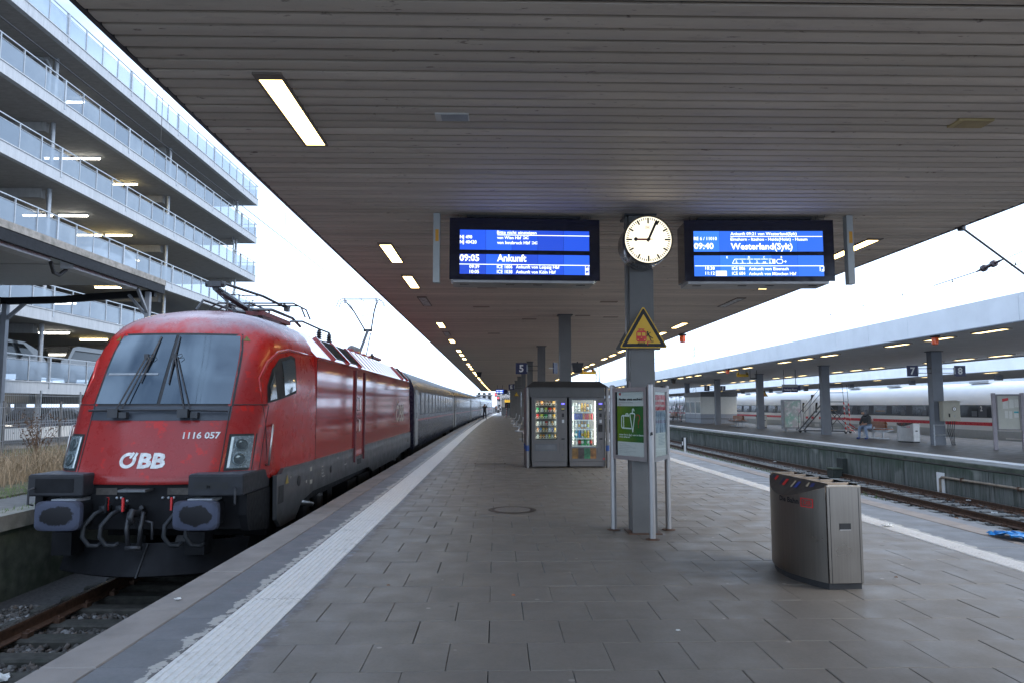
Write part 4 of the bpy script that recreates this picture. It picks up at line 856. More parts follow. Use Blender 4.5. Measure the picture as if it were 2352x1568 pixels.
# roof equipment
ins=lambda x,y,z,h=.3: MB().lathe([(.05,0)]+[(r_,z_) for k in range(5) for r_,z_ in ((.045,h*(.1+.16*k)),(.09,h*(.14+.16*k)),(.045,h*(.2+.16*k)))]+[(.04,h)],(x,y,z),10)
def panto(y0,raised):
    t=MB().box(LX-.55,LX+.55,y0,y0+1.7,3.16,3.24).build('pantograph',[M('panto_maroon',(.10,.02,.022),.5)],lo)
    for x in (-.45,.45):
        for yy in (y0+.1,y0+1.6): ins(LX+x,yy,2.97,.2).build('insulator',[M('insulator_grey',(.05,.05,.055),.35)],t)
    a=MB()
    if raised:
        kz,ky,hz,hy=4.30,y0+1.95,5.24,y0+.55
        a.tube([(LX,y0+.3,3.3),(LX,ky,kz)],.055,8); a.tube([(LX+.14,y0+.9,3.3),(LX+.1,ky,kz-.1)],.02,6)
    else:
        kz,ky,hz,hy=3.58,12.15,3.55,14.4
        a.tube([(LX,y0+1.5,3.28),(LX,ky,kz-.06)],.055,8); a.tube([(LX+.14,y0+1.2,3.26),(LX+.1,ky+.05,kz-.14)],.02,6); a.cbox((LX,ky,kz),(.22,.12,.09))
        for s in (-1,1): a.tube([(LX+s*.2,y0+.2,3.24),(LX+s*.2,y0+.25,3.42),(LX+s*.2,y0+1.4,3.42),(LX+s*.2,y0+1.45,3.24)],.018,6)
    for s in (-1,1): a.tube([(LX+s*.12,ky,kz+.02),(LX+s*.36,ky+(hy-ky)*.6,kz+(hz-kz)*.6+.02),(LX+s*.55,hy,hz-.07)],.026,7)
    a.tube([(LX-.16,ky,kz),(LX+.16,ky,kz)],.05,7); a.tube([(LX-.04,ky,kz-.08),(LX-.42,hy,hz-.14)],.012,5); a.tube([(LX-.24,ky+(hy-ky)*.45,kz+(hz-kz)*.45),(LX+.30,ky+(hy-ky)*.55,kz+(hz-kz)*.55)],.011,5)
    a.build('arm',[DARKMET],t)
    h=MB(); q=.82 if raised else .97
    for d in (-.19,.19): h.tube([(LX-q,hy+d,hz-.28),(LX-q*.91,hy+d,hz-.08),(LX-q*.75,hy+d,hz),(LX+q*.75,hy+d,hz),(LX+q*.91,hy+d,hz-.08),(LX+q,hy+d,hz-.28)],.017,7)
    for x in (-.55,.55): h.tube([(LX+x,hy-.2,hz-.03),(LX+x,hy+.2,hz-.03)],.02,6); h.cbox((LX+x,hy,hz-.09),(.08,.16,.1))
    h.build('contact_head',[GALV if raised else DARKMET],t)
panto(13.0,False); panto(24.6,True)
m=MB(); m.tube([(LX+.55,14.7,3.25),(LX+.62,15.3,3.32),(LX+.72,16.35,3.27),(LX+.75,17.2,3.27),(LX+.5,18.3,3.24)],.022,7); m.tube([(LX-.3,13.2,3.28),(LX-.3,15.2,3.28)],.02,6); m.tube([(LX+.42,12.7,3.22),(LX+.5,13.6,3.34),(LX+.52,14.9,3.34),(LX+.55,15.4,3.22)],.03,7); m.tube([(LX-.5,12.6,3.2),(LX-.5,12.9,3.42),(LX-.5,14.6,3.42)],.022,6); m.tube([(LX+.2,12.5,3.18),(LX+.2,14.9,3.3)],.035,7); m.build('roof_busbar',[DARKMET],lo)
for x,y,h in ((.72,16.35,.28),(.75,17.2,.28),(.5,18.3,.25),(-.4,17.5,.28),(.3,22.3,.3),(.3,23.2,.3),(.6,24.0,.3)): ins(LX+x,y,2.967,h).build('insulator',[M('insulator_dark',(.035,.03,.035),.35)],lo)
m=MB(); m.lathe([(.12,0)]+[(r_,z_) for k in range(8) for r_,z_ in ((.10,.04+.11*k),(.15,.08+.11*k),(.10,.11*k+.10))],(LX+.4,22.5,3.2),12,axis='y'); m.build('breaker',[M('breaker_grey',(.12,.125,.13),.45)],lo)
for y in (18.9,19.8,20.7,21.6): MB().box(LX+.75,LX+.95,y,y+.3,2.967,3.03).build('roof_hatch',[LRED],lo)
# overhead wire of this track
ow=thing('overhead_wire','thin contact wire running above the locomotive','wire',(LX,30,5.3),world=True)
MB().tube([(LX,6,5.24),(LX,60,5.24),(LX,140,5.2)],.007,5).build('contact_wire',[CABLE],ow)
cat_=MB(); pts=[(LX,y,6.4+.5*((y-45)%40-20)**2/400) for y in range(6,140,4)]; cat_.tube(pts,.007,5); cat_.build('catenary',[CABLE],ow)
dr=MB()
for y in range(10,130,6): dr.tube([(LX,y,5.24),(LX,y,6.4+.5*((y-45)%40-20)**2/400)],.004,4)
dr.build('dropper',[CABLE],ow)

# ---------------------------------------------------------------- coaches
CP=[(-1.41,-.15),(-1.43,.6),(-1.43,1.95),(-1.40,2.3),(-1.26,2.62),(-1.0,2.86),(-.6,3.03),(0,3.1),(.6,3.03),(1.0,2.86),(1.26,2.62),(1.40,2.3),(1.43,1.95),(1.43,.6),(1.41,-.15)]
CGLASS=M('coach_window_glass',(.02,.022,.025),.14,spec=.3)
def coach_proto():
    L=26.1; t=thing('railway_coach','','railway coach',(0,0,0))
    bd=MB().prism(CP[:5]+CP[10:],(0,0,0),(1,0,0),(0,0,1),(0,L,0)).build('body',[NAVY],t,auto=35); MB().prism(CP[4:11],(0,.02,.003),(1,0,0),(0,0,1),(0,L-.04,0)).build('roof',[NAVYROOF],t,auto=35)
    for k in range(5): MB().box(.35+k*.17,.37+k*.17,.1,L-.1,3.0-.06*k-.02*k*k*.6,3.09-.05*k-.03*k*k*.5).build('roof_rib',[NAVYROOF],t) if k<3 else None
    for s in (-1,1):
        a,b=sorted((s*1.431,s*1.436))
        MB().box(a,b,1.2,L-1.2,.93,1.0).build('red_line',[COACHRED],t)
        MB().box(a,b,2.2,L-2.2,1.16,2.16).build('window_band',[M('coach_band',(.03,.034,.045),.4)],t)
        for i in range(12):
            y=2.5+i*1.8; a2,b2=sorted((s*1.437,s*1.442)); w_=MB().box(a2,b2,y,y+1.25,1.2,2.12).build('window',[CGLASS],t)
            MB().box(*sorted((s*1.4425,s*1.447)),y-.03,y,1.17,2.15).build('window_frame',[METAL],w_); MB().box(*sorted((s*1.4425,s*1.445)),y+.02,y+1.23,1.75,1.77).build('window_bar',[DARKMET],w_)
        for y in (.35,L-1.25):
            d=MB().box(*sorted((s*1.425,s*1.45)),y,y+.9,-.05,2.2).build('door',[COACHDOOR],t); MB().box(*sorted((s*1.4505,s*1.455)),y+.3,y+.6,1.05,2.0).build('door_window',[DGLASS],d)
        for yb in (3.6,L-3.6):
            for yy in (yb-1.25,yb+1.25): MB().lathe([(.2,-.06),(.46,-.06),(.46,.06),(.2,.06)],(s*.75,yy,ZR+.46),14,axis='x').build('wheel',[DARKMET],t)
            MB().box(*sorted((s*.95,s*1.2)),yb-1.8,yb+1.8,-.5,-.2).build('bogie_frame',[DARKMET],t)
    MB().box(-1.1,1.1,6.5,L-7,-.55,-.16).build('underframe_box',[DARKMET],t)
    for y in (-.3,L): MB().box(-.8,.8,y,y+.3,.1,2.4).build('gangway',[RUBBER],t)
    return t
cproto=coach_proto(); y=29.2
names=['first dark blue coach right behind the red locomotive','second dark blue coach behind the locomotive','third dark blue coach of the night train','fourth coach of the night train, beside the standing photographer','fifth coach at the far tail of the night train']
for i in range(5):
    a=-math.atan((cx(y+26)-cx(y))/26); loc=(LX+cx(y)*1.0,y,0)
    if i==0: cproto.location=loc; cproto.rotation_euler=(0,0,a); cproto['label']=names[0]; cproto['group']='coaches of the night train'
    else: dup(cproto,loc,a,names[i],'coaches of the night train')
    y+=26.6
# ---------------------------------------------------------------- white high-speed train behind the opposite platform
IX=25.48; ICP=[(-1.44,-.12),(-1.475,.4),(-1.475,1.0),(-1.45,1.6),(-1.36,2.0),(-1.2,2.3),(-.95,2.55),(-.5,2.71),(0,2.75),(.5,2.71),(.95,2.55),(1.2,2.3),(1.36,2.0),(1.45,1.6),(1.475,1.0),(1.475,.4),(1.44,-.12)]
def ixa(z): 
    for (a,b),(c,d) in zip(ICP,ICP[1:8]):
        if b<=z<=d: return a+(c-a)*(z-b)/(d-b)
    return -1.4
def ice():
    L=26.1; t=thing('train_car','','train car',(0,0,0)); MB().prism(ICP,(0,0,0),(1,0,0),(0,0,1),(0,L,0)).build('body',[ICEW],t,auto=40)
    def strip(y0,y1,z0,z1,o,name,mat,par):
        zs=lin(z0,z1,4); return MB().grid([[(ixa(z)-o,y,z) for y in (y0,y1)] for z in zs]).build(name,[mat],par)
    strip(.1,L-.1,.575,.745,.004,'red_line',ICER,t); strip(1.9,L-1.9,.965,1.595,.004,'window_band',ICEB,t); strip(.05,L-.05,-.1,.35,.003,'lower_panel',ICELOW,t)
    for i in range(10):
        y=2.5+i*2.13; w_=strip(y,y+1.5,1.0,1.56,.008,'window',ICEG,t)
        strip(y+.2,y+1.3,1.2,1.26,.010,'reading_lamp',M('warm_window_glow',(.30,.16,.05),.3),w_) if i%3==0 else strip(y+.08,y+.5,1.02,1.3,.010,'seat_back',M('seat_grey',(.09,.10,.12),.4),w_)
    for y in (.55,L-1.45):
        d=strip(y,y+.9,.0,2.0,.006,'door',ICEW,t); strip(y+.28,y+.62,1.05,1.8,.010,'door_window',DGLASS,d)
        for yy in (y-.02,y+.9): strip(yy,yy+.03,.0,2.0,.009,'door_seam',DARKMET,d)
    for yb in (3.3,L-3.3): MB().box(-1.2,1.2,yb-1.9,yb+1.9,-.75,-.13).build('bogie',[BLACK],t); strip(yb-1.6,yb+1.6,-.02,.05,.03,'bogie_cover',ICEW,t)
    MB().box(-1.3,1.3,5.6,L-5.6,-.6,-.13).build('underfloor_box',[DARKMET],t)
    for y in (-.36,): MB().box(-1.25,1.25,y,y+.36,-.1,2.4).build('gangway',[BLACK],t)
    for y in (7.,15.,20.): MB().box(-.7,.5,y,y+1.5,2.70,2.82).build('roof_unit',[ICELOW],t)
    text('2',(ixa(1.4)-.02,6.6,1.30),.24,SIGNWHITE,t,(0,-1,0),(0,0,1),bold=.03,name='class_number')
    fr=MB().box(-1.482,-1.479,16.9,17.35,.56,.76).build('logo_plate',[SIGNWHITE],t); text('DB',(-1.484,17.28,.60),.11,RED,fr,(0,-1,0),(0,0,1),width=.3,bold=.03)
    return t
ip=ice(); nm=['white train car with red line and a large 2, behind the seated person','white train car behind the poster case and the white cabin','farthest white train car, mostly hidden beyond the cabin']
for i in range(3):
    loc=(IX,28.95+26.45*i,0)
    if i==0: ip.location=loc; ip['label']=nm[0]; ip['group']='cars of the white train'
    else: dup(ip,loc,0,nm[i],'cars of the white train')
# ---------------------------------------------------------------- departure displays
SB=[EM('screen_blue_%d'%i,c,1.0*G*2) for i,c in enumerate(((.010,.060,.50),(.009,.052,.44),(.014,.078,.57),(.009,.042,.38)))]
ST=EM('screen_text',(.86,.93,1.),1.15*G*2); SFR=M('display_navy_frame',(.006,.007,.022),.18,coat=.4)
SBR=[EM('screen_pale_blue_%d'%i,c,1.0*G*2) for i,c in enumerate(((.022,.125,.60),(.020,.11,.55),(.028,.145,.66),(.018,.095,.5)))]
def display(loc,rz,label,rows,tiles,W=1.86,H=.80,D=.43,blues=None):
    """rows: (text, x, z, cap height, width) in metres on the face; tiles: x0,x1,(z0,z1),(z0,z1)"""
    t=thing('departure_display',label,'display',loc,rz)
    ca=MB().box(0,W,.012,D,.05,H).build('casing',[SFR],t,bevel=.006)
    MB().box(.03,W-.06,.02,D-.01,.0,.049).build('bottom_tray',[METAL],ca)
    g=MB()
    for x in (.12,.7,1.05,1.6):
        for k in range(7): g.box(x+k*.016,x+k*.016+.009,.14,.19,-.004,-.0005)
    g.build('vent_slots',[BLACK],ca)
    MB().box(-.012,W+.012,0,.0115,.03,H+.01).build('front_frame',[SFR],t)
    x0,x1=tiles[0],tiles[1]; w_=(x1-x0)/5; scr=[]
    for a,b in tiles[2:]:
        for i in range(5): scr.append(MB().box(x0+i*w_+.0015,x0+(i+1)*w_-.0015,-.004,-.0005,a,b).build('screen',[rnd.choice(blues or SB)],t))
    for r_ in rows:
        if r_[0]=='-': MB().box(r_[1],r_[3],-.008,-.0055,r_[2],r_[2]+.007).build('text_line',[ST],scr[0])
        else: text(r_[0],(r_[1],-.0065,r_[2]),r_[3],ST,scr[0],width=r_[4] if len(r_)>4 else None,bold=.010 if r_[3]<.05 else .022)
    for x in (.36,1.50): MB().box(x-.045,x+.045,.12,.24,H,CZ-loc[2]-.002).build('hanger',[DARKMET],t)
    MB().box(.2,1.65,.10,.26,CZ-loc[2]-.03,CZ-loc[2]-.004).build('hanger_plate',[DARKMET],t)
    sp=MB()
    for k in range(150):
        x=rnd.uniform(.05,W-.05); y=rnd.uniform(.02,D-.05); sp.beam((x,y,H),(x+rnd.gauss(0,.02),y+rnd.gauss(0,.02),H+rnd.uniform(.05,.085)),.0032)
    sp.build('bird_spikes',[DARKMET],t)['kind']='stuff'
    return t,scr
def SC1(x,y): return ((x-287)/1761*1.86, .80-(y-240-(x-287)/1761*25)/715*.80)
def rowsL(L,f,k):
    out=[]
    for s,x,y,h,x1 in L:
        a=f(x,y); b=f(x1,y)
        out.append(('-',a[0],a[1],b[0]) if s=='-' else (s,a[0],a[1],h*k,b[0]-a[0]))
    return out
k1=.80/715
L=[('Bitte nicht einsteigen',835,417,36,1303),('-',838,432,0,1935),('NJ 490',398,468,38,541),('NJ 40420',398,525,38,593),('von Wien Hbf',836,475,34,1122),('von Innsbruck Hbf',836,532,36,1226),
   ('09:05',395,720,72,626),('Ankunft',836,726,76,1182),('-',392,760,0,1935),('09:39',510,803,38,626),('10:05',513,860,38,624),('ICE 1606',834,806,38,1016),('ICE 1038',834,862,38,1016),('Ankunft von Leipzig Hbf',1058,808,36,1575),('Ankunft von Köln Hbf',1058,864,36,1530)]
a=SC1(395,368); b=SC1(395,592); c=SC1(395,642); d=SC1(395,865); e=SC1(1935,400)
dl,scr=display((-.578,8.86,3.07),R(2.3),'left blue departure display with arrivals from the south, hanging from the ceiling',rowsL(L,SC1,k1),(a[0],e[0],(b[1],a[1]),(d[1],c[1])))
for (x,y) in ((1143,452),(1248,510)):   # coupled-train symbols
    for p,q in (((0,0),(22,0)),((22,0),(40,22)),((40,22),(66,22)),((0,22),(26,22)),((26,22),(46,0)),((46,0),(66,0))):
        A=SC1(x+p[0],y+p[1]);B=SC1(x+q[0],y+q[1]); MB().beam((A[0],-.0065,A[1]),(B[0],-.0065,B[1]),.006,.004,up=(0,1,0)).build('symbol',[ST],scr[0])
for y in (780,835):
    A=SC1(1882,y); B=SC1(1928,y+50); o=MB().box(A[0],B[0],-.0065,-.0055,B[1],A[1]).build('symbol',[ST],scr[-1]); MB().box(A[0]+.005,B[0]-.005,-.0085,-.007,B[1]+.005,A[1]-.005).build('symbol_field',[SB[3]],scr[-1])
    for xx in (1894,1916): C_=SC1(xx,y+38); MB().lathe([(.005,-.0015),(.0095,-.0015),(.0095,.001),(.005,.001)],(C_[0],-.0095,C_[1]),10,axis='y').build('symbol',[ST],scr[-1])
    C_=SC1(1905,y+30); MB().beam((C_[0]-.012,-.0095,C_[1]-.004),(C_[0]+.01,-.0095,C_[1]+.008),.004,up=(0,1,0)).build('symbol',[ST],scr[-1])
def SC2(x,y): return ((x-740)/1270*1.86, .80-(y-207)/510*.80)
k2=.80/510
L=[('Ankunft 09:21 von Westerland(Sylt)',1130,325,25,1700),('-',1130,338,0,1918),('RE 6 / 11010',815,365,27,1012),('Elmshorn - Itzehoe - Heide(Holst) - Husum',1130,370,25,1790),('09:40',814,436,48,982),('Westerland(Sylt)',1130,440,50,1660),
   ('E',1090,513,17,1103),('D',1276,513,17,1292),('C',1406,513,17,1420),('B',1556,513,17,1568),('-',818,577,0,1920),('10:38',907,606,26,987),('11:12',907,646,26,987),('ICE 806',1135,608,26,1248),('ICE 684',1135,648,26,1248),('Ankunft von Eisenach',1280,610,25,1620),('Ankunft von München Hbf',1280,650,25,1685)]
a=SC2(812,291); b=SC2(812,458); c=SC2(812,490); d=SC2(812,658); e=SC2(1925,300)
dr_,scr=display((2.375,8.93,3.07),R(-1.5),'right blue departure display announcing the train to the coast, right of the clock',rowsL(L,SC2,k2),(a[0],e[0],(b[1],a[1]),(d[1],c[1])),blues=SBR)
A=SC2(997,615); B=SC2(1090,655); MB().box(A[0],B[0],-.0065,-.0055,B[1],A[1]).build('delay_field',[ST],scr[5]); text('11:17',SC2(1003,646)[:1]+(-.0085,)+SC2(1003,646)[1:],24*k2,SB[3],scr[5],width=80*k2*.93,bold=.02)
def seg(pts): 
    for p,q in zip(pts,pts[1:]): A=SC2(*p); B=SC2(*q); MB().beam((A[0],-.0065,A[1]),(B[0],-.0065,B[1]),.0055,.004,up=(0,1,0)).build('train_diagram',[ST],scr[6])
seg([(1140,555),(1160,520),(1195,520)]); seg([(1140,555),(1195,555)])
for x in (1200,1262,1325,1388): seg([(x,520),(x+57,520)]); seg([(x,555),(x+57,555)])
seg([(1452,520),(1482,520)]); seg([(1452,555),(1482,555)]); seg([(1518,538),(1528,522),(1565,522),(1574,538),(1565,555),(1528,555),(1518,538)]); seg([(1580,540),(1602,540)]); seg([(1594,532),(1602,540),(1594,548)])
A=SC2(1485,520); B=SC2(1508,557); MB().box(A[0],B[0],-.0065,-.0055,B[1],A[1]).build('train_diagram',[ST],scr[6])
for x in (1168,1220,1283,1345,1455): p=SC2(x,548); text('2.',(p[0],-.0065,p[1]),17*k2,ST,scr[6],bold=.02)
for x in (1408,1422): p=SC2(x,546); MB().lathe([(.004,-.001),(.009,-.001),(.009,.001),(.004,.001)],(p[0],-.0065,p[1]),10,axis='y').build('symbol',[ST],scr[6])
seg([(1890,580),(1890,618)]); seg([(1900,580),(1922,580),(1922,618),(1900,618)]); p=SC2(1910,606); MB().lathe([(.004,-.001),(.008,-.001),(.008,.001),(.004,.001)],(p[0],-.0065,p[1]),10,axis='y').build('symbol',[ST],scr[9])
# hanging posts beside the displays
for x,l in ((-.755,'pale post hanging from the ceiling left of the left display'),(4.47,'pale post hanging from the ceiling right of the right display')):
    t=thing('hanging_post',l,'post',(x,8.95,CZ),0,'hanging posts beside the displays'); MB().box(-.042,.042,-.05,.05,-.88,0).build('profile',[M('post_grey',(.36,.38,.38),.45,var=.06)],t,bevel=.004)
    a=MB().box(-.016,.026,-.0525,-.0505,-.36,-.21).build('sticker',[ORANGE],t)
# ---------------------------------------------------------------- clock
CKX,CKY,CKZ,CR=1.79,8.38,3.50,.273
ck=thing('station_clock','round lit station clock showing five past nine','clock',(CKX,CKY,CKZ))
MB().lathe([(CR*.9,-.012),(CR+.004,-.010),(CR+.008,.012),(CR+.018,.012),(CR+.022,-.03),(CR+.022,-.40),(CR*.96,-.44)],(0,0,0),48,axis='y').build('housing',[M('clock_black',(.012,.012,.013),.22,coat=.3)],ck,auto=40)
CFACE=EM('clock_face_glow',(1,.90,.68),0.86*G*2)
fa=MB().lathe([(CR+.002,-.004),(CR+.002,.004)],(0,0,0),48,axis='y').build('face',[CFACE],ck)
def ckp(a,r_): return (math.sin(a)*r_,math.cos(a)*r_)
for i in range(60):
    a=2*math.pi*i/60; l,w_=(.070,.020) if i%15==0 else (.060,.020) if i%5==0 else (.030,.010)
    p,q=ckp(a,CR*.965-l),ckp(a,CR*.965); MB().beam((p[0],-.0065,p[1]),(q[0],-.0065,q[1]),w_,.003,up=(0,1,0)).build('minute_mark',[BLACK],fa)
def hand(name,a,r0,r1,w0,w1,y,mat):
    d=Vector((math.sin(a),0,math.cos(a))); n=Vector((d.z,0,-d.x)); P=[d*r0+n*w0/2,d*r0-n*w0/2,d*r1-n*w1/2,d*r1+n*w1/2]
    MB().add([(p.x,y,p.z) for p in P]+[(p.x,y-.003,p.z) for p in P],[(0,1,2,3),(7,6,5,4),(0,4,5,1),(1,5,6,2),(2,6,7,3),(3,7,4,0)]).build(name,[mat],ck)
hand('hour_hand',R(-90),-.02,.165,.022,.022,-.014,M('hand_dark_red',(.09,.015,.012),.5)); hand('minute_hand',R(24),-.03,.245,.026,.030,-.020,BLACK); hand('second_hand',R(-90),-.05,.14,.008,.006,-.026,RED)
MB().lathe([(.014,-.002),(.023,-.002),(.023,.002),(.014,.002)],(-.152,-.026,0),18,axis='y').build('second_ring',[BLACK],ck); MB().lathe([(.02,-.0),(.02,.02)],(0,-.014,0),14,axis='y').build('hub',[BLACK],ck)
lg=MB(); 
for a,b,c,d in ((-.026,.026,.128,.131),(-.026,.026,.162,.165),(-.028,-.025,.128,.165),(.025,.028,.128,.165)): lg.box(a-.01,b-.01,-.011,-.0085,c,d)
lg.build('emblem',[RED],fa); text('DB',(-.01,-.0105,.137),.019,RED,fa,width=.036,bold=.03,align='C',name='emblem')
MB().box(-.05,.05,.40,.48,-.05,.05).build('bracket',[DARKMET],ck)
for k in range(14):
    a=R(rnd.uniform(-70,70)); 
    MB().beam((math.sin(a)*CR,.25,math.cos(a)*CR),(math.sin(a)*(CR+.07)+rnd.gauss(0,.01),.25+rnd.gauss(0,.02),math.cos(a)*(CR+.07)),.003).build('bird_spike',[DARKMET],ck) if k<6 else 0
# ---------------------------------------------------------------- warning triangle
def triangle_sign(loc,s,label,detail=True,back=True):
    t=thing('warning_sign',label,'sign',loc); h=s*.866
    def tri(q,y0,y1,mat,name,par,rad):
        pts=[]
        for k,(cx_,cz_) in enumerate(((0,h*.667),(s/2,-h*.333),(-s/2,-h*.333))):
            cx2,cz2=cx_*q,cz_*q
            for a in range(5): 
                an=R(150-120*k-30*a) if k<3 else 0
                pts.append((cx2*(1-rad)+math.cos(an)*rad*s*.29*q, cz2*(1-rad)+math.sin(an)*rad*s*.29*q))
        return MB().prism(pts,(0,y0,0),(1,0,0),(0,0,1),(0,y1-y0,0)).build(name,[mat],par)
    b=tri(1,0,.02,YEL,'plate',t,.10); tri(.93,-.003,-.0006,BLACK,'border',b,.08); tri(.70,-.006,-.0036,YEL,'field',b,.03)
    if back: tri(1.0,.34,.36,COLM,'rear_plate',t,.10)
    if detail:
        Y=-.0066
        def bx(x0,x1,z0,z1,mat,y=Y): MB().box(x0*s,x1*s,y-.002,y,z0*s,z1*s).build('pictogram',[mat],b)
        P=lambda x,z:(x,z)
        q=[(-.155,-.14),(-.155,.02),(-.13,.06),(.03,.06),(.055,.02),(.055,-.14),(.03,-.165),(-.13,-.165)]
        MB().prism([(x*s,z*s) for x,z in q],(0,Y,0),(1,0,0),(0,0,1),(0,-.002,0)).build('pictogram',[RED],b)
        for x0,x1 in ((-.135,-.06),(-.04,.035)): bx(x0,x1,-.045,.02,YEL,Y-.0026)
        for x in (-.12,.02): MB().lathe([(.014*s,0),(.014*s,.002)],(x*s,Y-.0046,-.125*s),10,axis='y').build('pictogram',[YEL],b)
        MB().lathe([(.012*s,0),(.012*s,.002)],(-.05*s,Y-.0046,-.08*s),10,axis='y').build('pictogram',[YEL],b)
        JT=[0]
        def ln(x0,z0,x1,z1,w_,mat):
            JT[0]+=1; e=JT[0]*.00012; MB().beam((x0*s,Y-.004-e,z0*s),(x1*s,Y-.004-e,z1*s),w_*s,.002,up=(0,1,0)).build('pictogram',[mat],b)
        ln(-.1,.085,0,.085,.012,RED); ln(-.10,.06,-.075,.085,.012,RED); ln(0,.06,-.025,.085,.012,RED); ln(-.12,.10,.02,.10,.009,RED)
        for z,w_ in ((-.185,.13),(-.205,.15),(-.225,.17)): ln(-.05-w_/2,z,-.05+w_/2,z,.009,BLACK)
        ln(-.10,-.17,-.13,-.235,.01,BLACK); ln(0,-.17,.03,-.235,.01,BLACK)
        ln(.07,-.16,.14,-.16,.018,RED); ln(.075,-.16,.075,-.23,.018,RED); ln(.15,-.16,.20,-.16,.018,BLACK)
        MB().lathe([(.018*s,0),(.018*s,.002)],(.075*s,Y-.006,.03*s),10,axis='y').build('pictogram',[BLACK],b)
        ln(.075,.01,.12,-.06,.026,BLACK); ln(.085,-.0,.06,-.06,.012,BLACK); ln(.09,-.01,.145,.03,.012,BLACK); ln(.12,-.06,.14,-.14,.016,BLACK); ln(.115,-.05,.19,-.10,.016,BLACK); ln(.135,-.135,.155,-.145,.012,BLACK)
    return t
triangle_sign((1.79,8.735,2.42),.59,'large yellow warning triangle with a train and falling figure, on the clock column')
triangle_sign((18.35,49.3,2.33),.5,'small yellow warning triangle on a column of the opposite platform')
triangle_sign((1.62,59.5,2.47),.45,'yellow warning triangle peeping out left of the vending machine housing',False,False)
